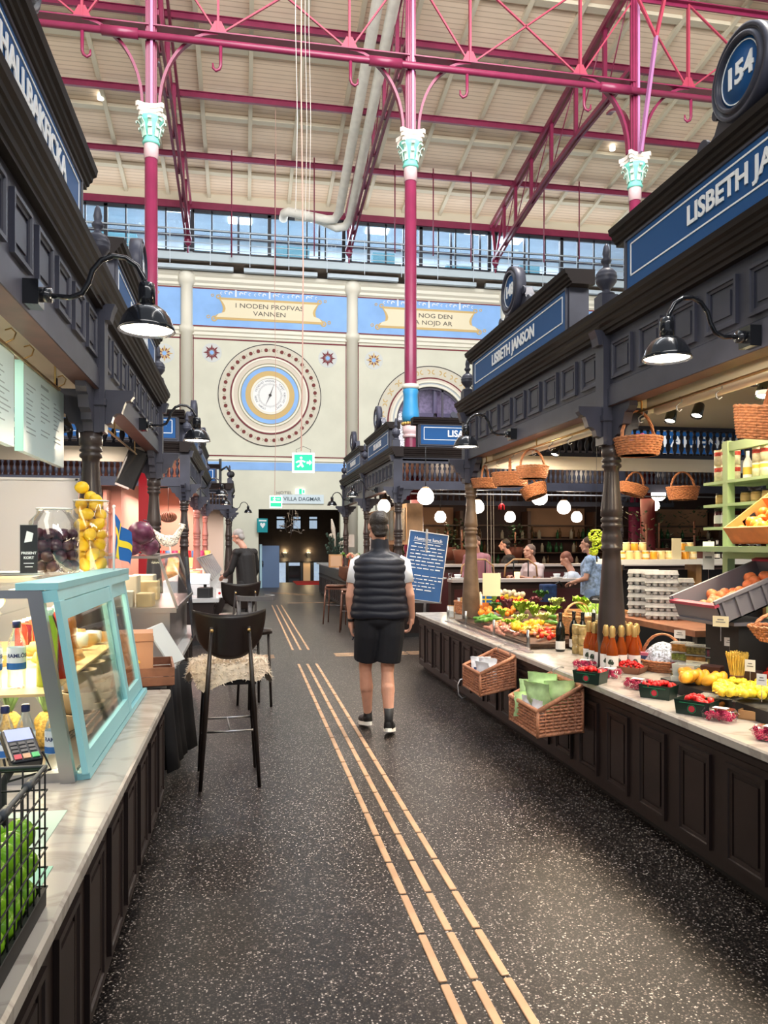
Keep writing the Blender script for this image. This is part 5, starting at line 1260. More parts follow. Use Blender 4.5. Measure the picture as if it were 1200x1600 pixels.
def jar(loc,label,group,r=.034,h=.075,body=M_jamjar,lid=M_lidg,name='preserve_jar',labm=None):
    t=thing(name,label,'jar',loc,0,group)
    MB().lathe([(0,0),(r*.93,0),(r,.006),(r,h*.78),(r*.86,h*.85),(r*.86,h*.88)],n=16).obj('glass_body',body,t)
    MB().lathe([(r*.92,h*.87),(r*.95,h*.88),(r*.95,h*.99),(r*.9,h),(0,h)],n=16).obj('lid',lid,t)
    if labm: MB().lathe([(r*1.01,h*.2),(r*1.01,h*.65)],n=16,cap=False).obj('paper_label',labm,t)
    return t
p=cz(893,1022)+Vector((.05,.02,0)); J0=None
for k in range(2):
    for q in range(3):
        loc=p+Vector((.02*k,-.075*k,.077*q)); 
        if J0 is None: J0=jar(loc,'x','y'); J0['label']='small gold lidded preserve jar stacked between the dark and amber bottles'; J0['group']='preserve jars stacked by the amber bottles'
        else: dup(J0,loc,None,'small gold lidded preserve jar stacked between the dark and amber bottles','preserve jars stacked by the amber bottles')
big=jar(cz(925,985,.75)+Vector((.25,0,-.05)),'large clear preserve jar with pale gold lid behind the dark bottles',None,.05,.15); 
# ---- vegetables display on dark trays ----
M_tray=mat('dark_wicker_tray',(.09,.05,.03),.6,noise=(50,.4))
t=thing('display_tray','long dark wicker tray of mixed vegetables along the far right worktop','tray',(2.5,6.9,.70))
mb=MB(); 
mb.box((2.28,5.95,.70),(2.78,7.95,.715))
for k in range(4):
    z=.712+.011*k; n=60
    e=.012*k; pts=[(2.28-e,5.95-e,z),(2.78+e,5.95-e,z),(2.78+e,7.95+e,z),(2.28-e,7.95+e,z)]; mb.tube(pts+[pts[0]],.0075,6)
mb.obj('woven_base',M_tray,t,True)
def leafy(label,loc,r,h,m,seed,cat='lettuce',n=22,group=None,name='lettuce',core=None):
    rr=random.Random(seed); t=thing(name,label,cat,loc,0,group); mb=MB()
    for k in range(n):
        w=rr.uniform(0,2*PI); out=rr.uniform(.35,1)*r; up=h*rr.uniform(.6,1); d=Vector((math.cos(w),math.sin(w),0)); s=Vector((-d.y,d.x,0)); ww=r*rr.uniform(.25,.42)
        P=[]; 
        for j in range(5):
            f=j/4; c=d*out*f+Vector((0,0,up*(math.sin(f*PI*.62)))); wj=ww*math.sin(PI*min(.97,f*.85+.12)); wv=.012*math.sin(j*2+k)
            P+= [c-s*wj+Vector((0,0,wv)),c+Vector((0,0,-.012)),c+s*wj+Vector((0,0,-wv))]
        fs=[]
        for j in range(4):
            for q in range(2): a=j*3+q; fs.append((a,a+1,a+4,a+3))
        mb.add(P,fs,True)
    mb.obj('leaves',m,t,fix=False)
    if core: MB().ball((0,0,h*.3),r*.35,10,7).obj('heart',core,t)
    return t
M_lett=mat('bright_lettuce',(.36,.60,.06),.45,noise=(20,.35)); M_lettp=mat('pale_lettuce',(.62,.72,.25),.45,noise=(20,.3)); M_kale=mat('dark_lettuce',(.07,.20,.04),.5,noise=(20,.4)); M_redl=mat('red_lettuce',(.20,.05,.07),.5,noise=(20,.5))
def onSlope(px,py,off=0):
    r=ray(px,py); a,b=.735+off,.20      # z = a + b*(X-2.3)
    t=(a-b*2.3-H)/(r.z-b*r.x); return Vector((r.x*t,r.y*t,H+r.z*t))
k=0
for px,py,r,h,m,lab in ((815,958,.14,.13,M_lett,'bright green curly lettuce in the middle of the vegetable display'),(850,972,.11,.09,M_lettp,'pale lettuce lying left of the dark bottles'),(798,978,.10,.07,M_lett,'green leafy bunch lying on the front of the vegetable tray'),(828,990,.09,.06,M_lettp,'pale leafy bunch low at the front of the tray'),(862,960,.11,.09,M_lett,'lettuce head below the light wicker basket'),(836,946,.09,.10,M_redl,'dark red lettuce behind the bright green one'),(775,952,.10,.08,M_kale,'dark green leafy bunch at the back of the display'),(872,980,.08,.07,M_kale,'dark green leaves right beside the nearest dark bottle'),(805,940,.11,.11,M_lettp,'yellow green lettuce high at the back of the display'),(772,938,.09,.08,M_lett,'small lettuce near the cream price card'),(835,962,.11,.11,M_lett,'curly lettuce right of the middle one in the display'),(812,972,.09,.08,M_lettp,'pale lettuce low in the middle of the tray'),(785,962,.09,.09,M_lett,'green lettuce above the cucumbers on the tray'),(870,948,.11,.10,M_lettp,'pale lettuce heaped beside the light golden basket'),(795,948,.08,.09,M_redl,'dark red lettuce at the back left of the display'),(845,935,.10,.10,M_kale,'dark leafy bunch at the back, left of the golden basket')):
    p=onSlope(px,py,-.02); leafy(lab,p,r,h,m,k,core=None); k+=1
p=onX(752+15,925,3.0); leafy('fresh green herb leaves in the crate at the back of the display',(3.12,6.75,.93),.14,.14,M_lett,55,'herbs',26,name='herb_bunch')
tag(MB().prism([(2.36,5.97,.712),(3.08,5.97,.712),(3.08,5.97,.86),(2.36,5.97,.725)],(0,1.95,0)).obj('display_slope',mat('dark_slope_board',(.12,.06,.035),.6,noise=(9,.3))),'sloping brown board under the heaped vegetables','display board')
P_cuc=proto('cucumber',MB().tube([(-.07,0,0),(-.055,0,.004),(0,.0,.009),(.055,0,.004),(.07,0,0)],[.006,.017,.019,.017,.006],10),mat('cucumber_skin',(.10,.28,.035),.3,noise=(20,.4)))
P_car=proto('carrot',MB().tube([(-.06,0,0),(-.05,0,0),(.02,0,0),(.07,0,0)],[.007,.014,.011,.002],9),mat('carrot_skin',(.80,.27,.06),.45))
P_rad=proto('pink_radish',MB().ball((0,0,0),.016,9,6),mat('radish_skin',(.75,.33,.25),.4))
P_pep=proto('yellow_pepper',MB().lathe([(0,-.03),(.018,-.03),(.026,-.01),(.03,.012),(.022,.026),(.006,.02),(0,.02)],n=10).tube([(0,0,.018),(.002,0,.036)],.004,5),mat('yellow_pepper_skin',(.85,.52,.03),.2))
P_onion=proto('white_onion',MB().ball((0,0,0),.028,10,7,(1,1,.9)),mat('onion_skin',(.78,.68,.48),.4))
def lay(pr,lab,cat,grp,pxy,n,off=0,sx=14,sy=7,sc=1,flat=False):
    for i in range(n):
        q=onSlope(pxy[0]+R_.uniform(-sx,sx),pxy[1]+R_.uniform(-sy,sy),off); rot=(R_.uniform(-.2,.2),R_.uniform(-.2,.2),R_.uniform(0,6)) if flat else None
        if q.x>3.05: q.x=3.05
        if q.x<2.33: q.x=2.33
        put(pr,lab,cat,grp,(q.x,q.y,q.z+R_.uniform(0,.02)),rot,sc*R_.uniform(.9,1.1))
lay(P_cuc,'green cucumber in the heap at the left end of the vegetable tray','cucumber','cucumbers at the left end of the tray',(764,970),12,.01,16,5,1.05,True)
lay(P_cuc,'dark green cucumber lying before the dark bottles','cucumber','cucumbers near the dark bottles',(866,972),5,.02,7,5,.9,True)
lay(P_car,'orange carrot in the bright heap at the front of the tray','carrot','carrots at the front of the tray',(845,988),34,.0,26,8,1.0,True)
lay(P_car,'orange carrot strewn in the middle of the tray','carrot','carrots in the middle of the tray',(795,972),14,.0,16,5,.9,True)
lay(P_rad,'pinkish radish spread along the vegetable tray','radish','radishes along the tray',(800,984),95,-.01,46,9,1.1)
lay(P_rad,'pinkish radish spread behind the cucumbers','radish','radishes behind the cucumbers',(778,978),24,-.01,20,5,1)
lay(P_pep,'yellow pepper among the carrots','pepper','yellow peppers among the carrots',(822,980),18,.01,26,7,1)
lay(P_tom,'red tomato on the front right of the vegetable tray','tomato','tomatoes on the vegetable tray',(856,992),9,.01,12,6,.8)
lay(P_tom,'red tomato at the back of the vegetable display','tomato','tomatoes at the back of the display',(795,940),12,.02,30,4,.9)
lay(P_orange,'orange fruit behind the cucumbers','orange','oranges behind the cucumbers',(775,955),26,.0,28,6,.8)
lay(P_lemon,'yellow lemon at the back of the display by the lettuces','lemon','lemons at the back of the display',(820,938),14,.01,24,5,.8)
lay(P_onion,'white onion behind the lettuces','onion','white onions behind the lettuces',(835,928),22,.03,34,3,1)
# clear shield with brass posts along the display
M_shield=glassmat('acrylic',(.98,1,1),.02,.02)
t=thing('acrylic_shield','low clear acrylic shield in front of the vegetable tray','shield',(2.22,6.9,.70))
MB().box((2.218,5.75,.70),(2.222,8.3,.83)).obj('clear_sheet',M_shield,t,True)
mb=MB()
for y in (5.85,6.7,7.6,8.3): mb.tube([(2.24,y,.70),(2.24,y,.87)],.012,10)
mb.obj('steel_post',M_steel,t,True)['kind']='stuff'
MB().box((2.20,5.75,.70),(2.25,8.3,.708)).obj('steel_foot',M_steel,t,True)
# light wicker baskets
p=onZ(855,975,.78); round_basket('light golden wicker basket with a handle standing among the lettuces',(2.80,6.15,.80),.17,.12,.15,.26,.4,M_wick2)
p=cz(715,960)+Vector((.13,.06,0)); round_basket('round chestnut wicker basket of wrapped goods at the far end of the worktop',p,.15,.12,.155,None,0,M_wick)
for k in range(9):
    a=k*.7; crumple_bag('wrapped_packet','small pale wrapped packet sticking up from the basket at the far end',(p.x+.085*math.cos(a),p.y+.085*math.sin(a),.74+.01*(k%3)),(.05,.03,.15),(M_paper,M_bagw,M_oakl)[k%3],60+k,rz=a,group='wrapped packets in the far end basket',tilt=.15)
t=thing('glass_jar','orange filled glass jar beside the far end basket','jar',cz(730,955)+Vector((.22,-.05,0)))
MB().lathe([(0,0),(.05,0),(.055,.01),(.055,.12),(.05,.14)],n=18).obj('glass_body',mat('orange_preserve',(.75,.20,.04),.15),t); MB().lathe([(.052,.14),(.054,.16),(0,.165)],n=18).obj('lid',M_card,t)
t=thing('menu_holder','small framed price holder leaning on the worktop beside the far end basket','price holder',cz(705,966),-1.0)
MB().box((-.05,-.006,0),(.05,.006,.15)).obj('frame',M_oakl,t); MB().box((-.042,-.008,.01),(.042,-.0061,.14)).obj('sheet',M_paper,t)
t=thing('table_flag','little blue Swedish table flag with yellow cross on the right worktop','flag',cz(742,965)+Vector((.1,.05,0)),-.3)
MB().tube([(0,0,0),(0,0,.27)],.005,6).lathe([(.03,0),(.03,.01),(0,.012)],n=12).obj('white_staff',M_white,t)
MB().box((.005,-.002,.17),(.115,.002,.245)).obj('blue_field',mat('flag_blue',(.01,.12,.42),.6),t); MB().box((.038,-.003,.17),(.052,.003,.245)).box((.005,-.003,.2),(.115,.003,.215)).obj('yellow_cross',mat('flag_yellow',(.85,.65,.03),.6),t)
t=thing('candle','tall pale yellow candle beside the little flag','candle',cz(738,962)+Vector((.14,.12,0))); MB().lathe([(.014,0),(.014,.27),(0,.28)],n=10).obj('wax',M_card,t)
t=thing('price_card','large cream price card hanging on strings above the vegetables','price card',onX(768,912,2.75),-.35)
MB().box((-.10,-.003,-.14),(.10,.003,.12)).obj('card',M_card,t); MB().tube([(-.04,0,.12),(-.05,0,.12+.92)],.002,4).tube([(.03,0,.12),(.02,0,.12+.92)],.002,4).tube([(.0,0,.12),(-.01,0,1.04)],.002,4).obj('string',M_wire,t)
t=thing('chili_bunch','bunch of red chillies hanging on strings by the brown lit post','chillies',onX(784,790,3.0))
mb=MB()
for k in range(14): w=k*1.3; mb.tube([(.0,0,.03),(.03*math.cos(w),.03*math.sin(w),.0),(.038*math.cos(w),.038*math.sin(w),-.05)],[.006,.009,.002],6)
mb.obj('chillies',mat('chilli_red',(.50,.01,.02),.25),t); MB().tube([(0,0,.03),(0,0,.55)],.003,4).obj('string',M_wire,t)
# brown crate with herbs and spring onions
t=thing('wooden_crate','open brown wooden crate on the back of the vegetable display','crate',(3.12,6.4,.86),.1)
for a,b in (((-.25,-.18,0),(.25,.18,.01)),((-.25,-.18,0),(-.238,.18,.11)),((.238,-.18,0),(.25,.18,.11)),((-.25,-.18,0),(.25,-.168,.11)),((-.25,.168,0),(.25,.18,.11))): MB().box(a,b).obj('board',M_oakl,t)
def onions(label,loc,rz,n=16):
    t=thing('spring_onion_bunch',label,'spring onions',loc,rz); a=MB(); b=MB()
    for k in range(n):
        x=R_.uniform(-.03,.03); y=R_.uniform(-.02,.03); s=R_.uniform(-.06,.06)
        a.tube([(x,y,0),(x*1.1,y,.05),(x+s*.4,y,.11)],[.012,.009,.007],6); b.tube([(x+s*.4,y,.11),(x+s*.8,y+.01,.15),(x+s*1.2,y+.03,.17)],[.007,.006,.002],5)
    a.obj('white_stalks',mat('onion_white',(.80,.84,.70),.4),t); b.obj('green_tops',M_lett,t)
for i,(px,py) in enumerate(((920,955),(932,950),(942,957))): onions(('left','middle','right')[i]+' bunch of white spring onions left of the main post',onX(px,py,2.86)+Vector((0,0,-.12)),-.5)
t=thing('chalk_tag','small black oval price tag beside the spring onions','price tag',onX(931,937,2.62),-1.1); MB().lathe([(0,-.004),(.06,-.004),(.06,.004),(0,.004)],n=20,M=Matrix.Rotation(PI/2,4,'X'),sy=.5).obj('slate',M_matblack,t); MB().box((-.03,-.0062,-.002),(.03,-.0045,.003)).box((-.02,-.0062,.008),(.02,-.0045,.012)).obj('chalk_writing',M_white,t); MB().tube([(0,0,-.03),(0,0,-.22)],.003,5).obj('pin',M_steel,t)
# ---- near end of the right worktop ----
M_cloth=mat('blue_white_cloth',(.55,.62,.75),.8,noise=(70,.8))
p=cz(1025,1050)+Vector((.07,.03,0)); t=round_basket('chestnut handled basket lined with blue and white cloth behind the cherry tray',p,.15,.11,.07,.25,-.9,M_wick,.75,ax=0)
mb=MB(); rr=random.Random(4); vs=[];fs=[]; n=26; m_=12
for j in range(m_+1):
    for i in range(n):
        w=2*PI*i/n; f=j/m_; r=.128*math.sin(PI*.5*(1-f)**.7) if f<1 else 0
        z=.05+.15*f**.8+.010*math.sin(i*2.1+j)*(1-f); r*=1+.07*math.sin(7*w+j*.5); vs.append((r*math.cos(w),r*.75*math.sin(w),z))
for j in range(m_):
    for i in range(n): fs.append((j*n+i,j*n+(i+1)%n,(j+1)*n+(i+1)%n,(j+1)*n+i))
mb.add(vs,fs,True); o=mb.obj('gathered_cloth',M_cloth); o.location=p; o.rotation_euler=(0,0,-.9); tag(o,'blue and white patterned cloth bundle gathered inside the handled basket','cloth')
t=thing('magazine_box','pink edged printed box between the amber bottles and the handled basket','box',cz(978,1050)+Vector((.18,.08,0)),-1.0)
MB().box((-.07,-.04,0),(.07,.04,.12)).obj('box_body',mat('pink_card',(.62,.16,.25),.6),t); MB().box((-.06,-.042,.01),(.06,-.0401,.075)).obj('printed_face',M_bagw,t); MB().box((-.05,-.043,.05),(.05,-.0421,.10)).obj('navy_band',M_bluep,t)
# stacked clear boxes
M_haze=glassmat('milky_plastic',(.92,.97,.95),.9,.35)
for i,(px,py,zz) in enumerate(((1050,1086,.70),(1066,1090,.70),(1052,1084,.765))):
    q=onZ(px,py,.70)+Vector((.12,.06,zz-.70))
    t=thing('empty_punnet','stack of empty milky plastic punnets behind the middle strawberry carton','punnet',q,-.9,'empty milky punnets'); mb=MB()
    for k in range(5):
        z=.012*k; e=.0015*k
        mb.prism([(-.058,-.042-e,z),(.058,-.042-e,z),(.063,-.047-e,z+.045),(-.063,-.047-e,z+.045)],(0,.0015,0)).prism([(-.058-e,-.042,z),(-.058-e,.042,z),(-.063-e,.047,z+.045),(-.063-e,-.047,z+.045)],(.0015,0,0)).box((-.066,-.05,z+.044),(.066,.05,z+.0455))
    mb.obj('nested_trays',mat('milky_tray_plastic',(.75,.80,.74),.25,alpha=.42),t)
for i,(px,py,l) in enumerate(((1068,1085,'white printed label card behind the nearest strawberry carton'),(1092,1080,'second white printed label card left of the amber fruit boxes'))):
    q=cz(px,py)+Vector((.12,.03,0)); t=thing('label_card',l,'label card',q,-.75); M=Matrix.Rotation(-.35,4,'X')
    MB().box((-.075,0,.0),(.075,.003,.10),M).obj('card',M_paper,t); MB().box((-.05,-.002,.045),(.03,-.0002,.085),M).obj('green_picture',mat('dark_green_print',(.05,.12,.08),.5,noise=(40,.6)),t); MB().box((-.06,-.002,.015),(.06,-.0002,.02),M).box((-.06,-.002,.028),(.04,-.0002,.033),M).obj('text_line',mat('grey_ink',(.2,.2,.2),.6),t)
# deli containers
M_deli=[mat('olive_antipasti',(.20,.16,.04),.25,noise=(60,.6)),mat('dark_berry_mix',(.20,.02,.05),.25,noise=(60,.5)),mat('green_olives',(.20,.26,.04),.25,noise=(60,.5)),mat('amber_pickle',(.42,.20,.04),.25,noise=(50,.5))]
def deli(loc,k,lab,grp,rz=-.8,w=.06):
    t=thing('deli_tub',lab,'food tub',loc,rz,grp)
    MB().box((-w*.9,-w*.75,.002),(w*.9,w*.75,.042)).obj('filling',M_deli[k%4],t)
    MB().box((-w,-w*.82,0),(w,w*.82,.05)).obj('clear_tub',M_clear,t); MB().box((-w*1.06,-w*.88,.05),(w*1.06,w*.88,.056)).obj('lid',mat('tub_lid_plastic',(.60,.62,.58),.2,alpha=.45),t)
i=0
for px,n,X,l in ((1066,4,2.78,'leftmost'),(1090,4,2.80,'second'),(1122,4,2.86,'third'),(1146,3,2.9,'fourth'),(1036,2,2.95,'back left')):
    for q in range(n):
        a=onX(px,1000,X); deli((a.x,a.y,.70+.057*q),i+q,'clear deli tub in the %s stack behind the yellow fruit'%l,'deli tubs in the %s stack'%l)
    i+=1
def pricecard(px,py,X,w,h,lab,m=M_paper,rz=-.9):
    q=onX(px,py,X); t=thing('price_tag',lab,'price tag',q,rz); MB().box((-w/2,-.001,-h/2),(w/2,.001,h/2)).obj('card',m,t); MB().box((-w*.3,-.0018,-h*.1),(w*.3,-.0012,-h*.02)).box((-w*.2,-.0018,h*.12),(w*.2,-.0012,h*.22)).obj('price_writing',mat('grey_ink',(.2,.2,.2),.6),t); MB().tube([(0,.002,-h/2),(0,.002,-h/2-.08)],.002,5).obj('pin',M_steel,t)
for a in ((1062,991,2.9,.075,.055,'white price tag above the leftmost deli tubs'),(1089,1037,2.7,.13,.032,'long cream label before the leftmost deli tubs',M_card),(1118,986,2.95,.08,.05,'white price tag left of the grey fruit crate foot'),(1140,1003,2.8,.06,.05,'white price tag among the rear deli tubs'),(1172,1040,2.55,.05,.06,'white price tag standing right of the yellow bundle'),(1126,971,2.62,.085,.06,'cream price tag below the grey fruit crate',M_card),(1190,1062,2.45,.045,.055,'white price tag in the yellow fruit at the right edge'),(1107,868,3.1,.075,.19,'tall grey paper tag hanging beside the green shelf')): pricecard(*a)
# mangoes
P_mango=proto('mango',MB().ball((0,0,0),.045,12,8,(.8,1.2,.75)),mat('mango_skin',(.85,.40,.03),.35,noise=(8,.35)))
for k in range(22):
    q=onZ(1066+R_.uniform(0,62),1056+R_.uniform(-7,7),.80+R_.uniform(0,.03)); put(P_mango,'yellow and orange mango in the row before the deli tubs','mango','mangoes before the deli tubs',q,sc=.85)
# yellow bundle tied like a sheaf
a=onX(1152,1075,2.66); t=thing('yellow_bundle','tied sheaf of yellow wax beans standing behind the yellow fruit','beans',(a.x,a.y,.75))
mb=MB()
for k in range(70):
    w=k*2.399; r=.008*math.sqrt(k)*.6; mb.tube([(r*1.05*math.cos(w),r*1.05*math.sin(w),0),(r*.85*math.cos(w),r*.85*math.sin(w),.09),(r*1.25*math.cos(w),r*1.25*math.sin(w),.17),(r*1.5*math.cos(w+.1),r*1.5*math.sin(w+.1),.21+.012*math.sin(k))],.004,5)
mb.obj('stalks',mat('yellow_stalk',(.72,.50,.10),.5,noise=(20,.3)),t); MB().tube([(.036*math.cos(2*PI*k/20),.036*math.sin(2*PI*k/20),.09) for k in range(20)],.004,6,closed=True).obj('string',M_crate,t)
tag(MB().box((-.06,-.06,0),(.06,.06,.045)).obj('small_crate',M_crate),'small brown crate under the tied yellow bean sheaf','crate').location=(a.x,a.y,.702)
P_yt=proto('yellow_squash',MB().ball((0,0,0),.022,9,6,(1,1,.9)).tube([(0,0,.015),(.004,0,.032)],.004,5),mat('bright_yellow_skin',(.90,.70,.05),.3))
for k in range(120):
    u=R_.random(); q=onZ(1118+u*90,1082-R_.uniform(0,22)+u*6,.80+R_.uniform(0,.03)); put(P_yt,'tiny bright yellow squash heaped at the right end of the worktop','squash','yellow squashes at the right end of the worktop',q)
tag(MB().prism([(2.44,3.25,.702),(2.72,3.25,.702),(2.72,3.25,.785),(2.44,3.25,.765)],(0,.95,0)).obj('produce_tray',M_matblack),'dark raised tray under the mangoes and yellow squash','tray')
# red peppers behind
P_rp=proto('red_pepper',MB().lathe([(0,-.035),(.02,-.034),(.03,-.01),(.033,.015),(.025,.03),(.006,.022),(0,.022)],n=10).tube([(0,0,.02),(.002,0,.04)],.005,5),mat('red_pepper_skin',(.60,.03,.02),.15))
for k in range(16):
    a=onX(1128+k*4.7,1030,2.95); put(P_rp,'red pepper behind the yellow bundle','pepper','red peppers behind the yellow bundle',(a.x+R_.uniform(-.08,.08),a.y,.78+R_.uniform(0,.05)))
# brown gift boxes
for i,(px,X,l) in enumerate(((1113,2.62,'left of the yellow bundle'),(1172,2.72,'right of the yellow bundle'))):
    a=onX(px,1050,X); t=thing('gift_box','dark brown gift box with a red bow '+l,'gift box',(a.x,a.y,.70),-.9)
    MB().bbox((-.055,-.04,0),(.055,.04,.17),.006).obj('box_body',mat('dark_brown_card',(.05,.02,.018),.4),t); mb=MB().box((-.056,-.041,.10),(.056,.041,.115)); mb.obj('ribbon',M_berry,t); mb=MB()
    for s in (-1,1): mb.tube([(0,-.045,.108),(s*.02,-.05,.122),(s*.03,-.05,.108),(0,-.045,.106)],.004,5).tube([(0,-.045,.106),(s*.015,-.048,.085)],.003,5)
    mb.obj('bow',M_berry,t)
# amber fruit boxes
P_phy=proto('amber_berry',MB().ball((0,0,0),.012,8,6),mat('amber_berry_skin',(.72,.30,.03),.25))
for i,(px,py) in enumerate(((1112,1108),(1140,1112),(1168,1118))):
    q=cz(px,py)+Vector((.03,.02,0)); w,d,h=.07,.05,.062
    t=thing('clear_fruit_box',('left','middle','right')[i]+' clear box of amber berries behind the raspberry clamshell','fruit box',q,-.9)
    MB().box((-w,-d,0),(w,d,h)).obj('clear_box',M_clear,t); MB().box((-w-.003,-d-.003,h),(w+.003,d+.003,h+.004)).obj('lid',mat('tub_lid_plastic',(.6,.62,.58),.2,alpha=.45),t)
    for k in range(22):
        v=Matrix.Rotation(-.9,4,'Z')@Vector((R_.uniform(-w,w)*.82,R_.uniform(-d,d)*.78,.014+R_.uniform(0,h*.6))); put(P_phy,'amber berry packed in a clear box','berry','amber berries in the clear boxes',q+v)
# bean tray
q=cz(1172,1128)+Vector((.16,.0,0)); t=thing('bean_tray','brown wooden tray of green beans at the right edge of the worktop','tray',q,-.95)
for a,b in (((-.16,-.10,0),(.16,.10,.006)),((-.16,-.10,0),(.16,-.092,.045)),((-.16,.092,0),(.16,.10,.045)),((-.16,-.10,0),(-.152,.10,.045)),((.152,-.10,0),(.16,.10,.045))): MB().box(a,b).obj('board',M_oakl,t)
P_bean=proto('green_bean',MB().tube([(-.055,0,0),(-.03,.004,.002),(.02,.004,.002),(.05,-.003,0)],[.002,.005,.005,.002],6),mat('bean_green',(.16,.36,.05),.4,noise=(15,.3)))
for k in range(48):
    v=Matrix.Rotation(-.95,4,'Z')@Vector((R_.uniform(-.09,.09),R_.uniform(-.06,.06),.015+R_.uniform(0,.03))); put(P_bean,'green bean in the brown wooden tray','bean','green beans in the wooden tray',q+v,(R_.uniform(-.2,.2),R_.uniform(-.2,.2),R_.uniform(-.7,.5)))
# dark stand, egg cartons, grey crate
t=thing('display_stand','dark brown display stand carrying the egg cartons behind the worktop','stand',(3.5,5.6,0))
MB().box((3.14,4.95,.90),(3.95,6.25,.945)).obj('top',M_crate,t,True)
for x in (3.2,3.9):
    for y in (5.0,6.2): MB().box((x-.03,y-.03,0),(x+.03,y+.03,.90)).obj('leg',M_matblack,t,True)
MB().box((3.16,4.97,.45),(3.93,6.23,.48)).obj('lower_shelf',M_crate,t,True)
M_egg=mat('grey_pulp',(.50,.51,.52),.9,noise=(30,.12),bump=(120,.4,.003)); M_eggp=mat('beige_pulp',(.62,.53,.45),.9,noise=(30,.12))
def egg_mesh():
    mb=MB(); L,Wd=.30,.115
    mb.prism([(-L/2,-Wd/2,.036),(L/2,-Wd/2,.036),(L/2-.008,-Wd/2+.008,.066),(-L/2+.008,-Wd/2+.008,.066)],(0,Wd,0)) if False else None
    vs=[(-L/2,-Wd/2,.036),(L/2,-Wd/2,.036),(L/2,Wd/2,.036),(-L/2,Wd/2,.036),(-L/2+.01,-Wd/2+.01,.066),(L/2-.01,-Wd/2+.01,.066),(L/2-.01,Wd/2-.01,.066),(-L/2+.01,Wd/2-.01,.066)]
    mb.add(vs,[(0,3,2,1),(4,5,6,7),(0,1,5,4),(1,2,6,5),(2,3,7,6),(3,0,4,7)]); mb.box((-L/2-.004,-Wd/2-.004,.031),(L/2+.004,Wd/2+.004,.036))
    for i in range(5):
        for j in range(2): mb.lathe([(.017,0),(.026,.012),(.028,.031)],(-L/2+.03+.06*i,-Wd/2+.0287+.0575*j,0),8)
    return mb
P_egg=proto('egg_carton',egg_mesh(),M_egg)
for px,X,n,l in ((992,3.25,6,'front left'),(1020,3.27,6,'front right'),(1045,3.45,5,'rear left'),(1072,3.6,4,'rear right')):
    a=onX(px,930,X)
    for q in range(n): put(P_egg,'grey pulp egg carton in the %s stack on the dark stand'%l,'egg carton','egg cartons in the %s stack'%l,(a.x+.08,a.y,.946+.0665*q),(0,0,-.55+R_.uniform(-.04,.04)),(.85,1,1))
# grey plastic crate of peaches, tilted up away from the aisle
M_gpl=mat('grey_crate_plastic',(.17,.17,.20),.4); 
CM=Matrix.Translation((2.66,3.92,1.10))@Matrix.Rotation(-.36,4,'Y')
t=thing('plastic_crate','large tilted grey plastic crate of peaches right of the egg cartons','crate',(2.66,3.92,1.10))
mb=MB(); Lx,Ly,hz=.62,.44,.15
mb.box((0,0,0),(Lx,Ly,.008),CM)
for a,b in (((0,0,0),(Lx,.008,hz)),((0,Ly-.008,0),(Lx,Ly,hz)),((0,0,0),(.008,Ly,hz*.8)),((Lx-.008,0,0),(Lx,Ly,hz))): mb.box(a,b,CM)
for k in range(7): mb.box((.03+.09*k,-.012,.01),(.045+.09*k,0,hz-.01),CM)
mb.box((-.012,-.016,hz-.02),(Lx+.012,-.0,hz),CM).box((-.012,Ly,hz-.02),(Lx+.012,Ly+.016,hz),CM).box((-.012,-.012,.0),(0,Ly+.012,.02),CM)
mb.obj('crate_wall',M_gpl,t,True); MB().box((-.02,-.012,hz*.8-.01),(.01,Ly+.012,hz*.8+.008),CM).box((Lx-.02,-.01,hz),(Lx+.012,Ly+.01,hz+.014),CM).obj('red_edge',mat('red_crate_edge',(.40,.05,.09),.5),t,True)
for k in range(56):
    q=CM@Vector((R_.uniform(.05,.56),R_.uniform(.05,.39),.045+R_.uniform(0,.04))); put(P_peach,'blushed peach lying in the tilted grey crate','peach','peaches in the tilted grey crate',q,sc=R_.uniform(.85,1.1))
t=thing('crate_stand','dark stand holding up the tilted grey crate','stand',(3.0,4.15,0))
MB().box((2.80,3.98,.70),(3.12,4.30,1.10)).obj('upright',M_matblack,t,True); MB().box((2.75,3.95,1.09),(3.1,4.33,1.11)).obj('rest',M_gpl,t,True)
t=thing('paper_carton','brown printed carton standing behind the gift boxes at the right edge','box',(3.2,3.55,.70),0)
MB().box((3.0,3.2,.70),(3.5,3.9,1.03)).obj('carton_wall',mat('brown_board',(.16,.075,.05),.7,noise=(6,.15)),t,True); MB().annulus((2.998,3.55,.88),.03,.045,.002,nrm=(-1,0,0),u=(0,1,0),n=16).box((2.996,3.38,.84),(2.999,3.48,.86)).obj('black_print',M_matblack,t,True)
a=onX(1196,968,2.75); round_basket('shallow red-brown wicker bowl at the right edge below the grey crate',(a.x+.06,a.y,1.035),.13,.06,.08,.15)
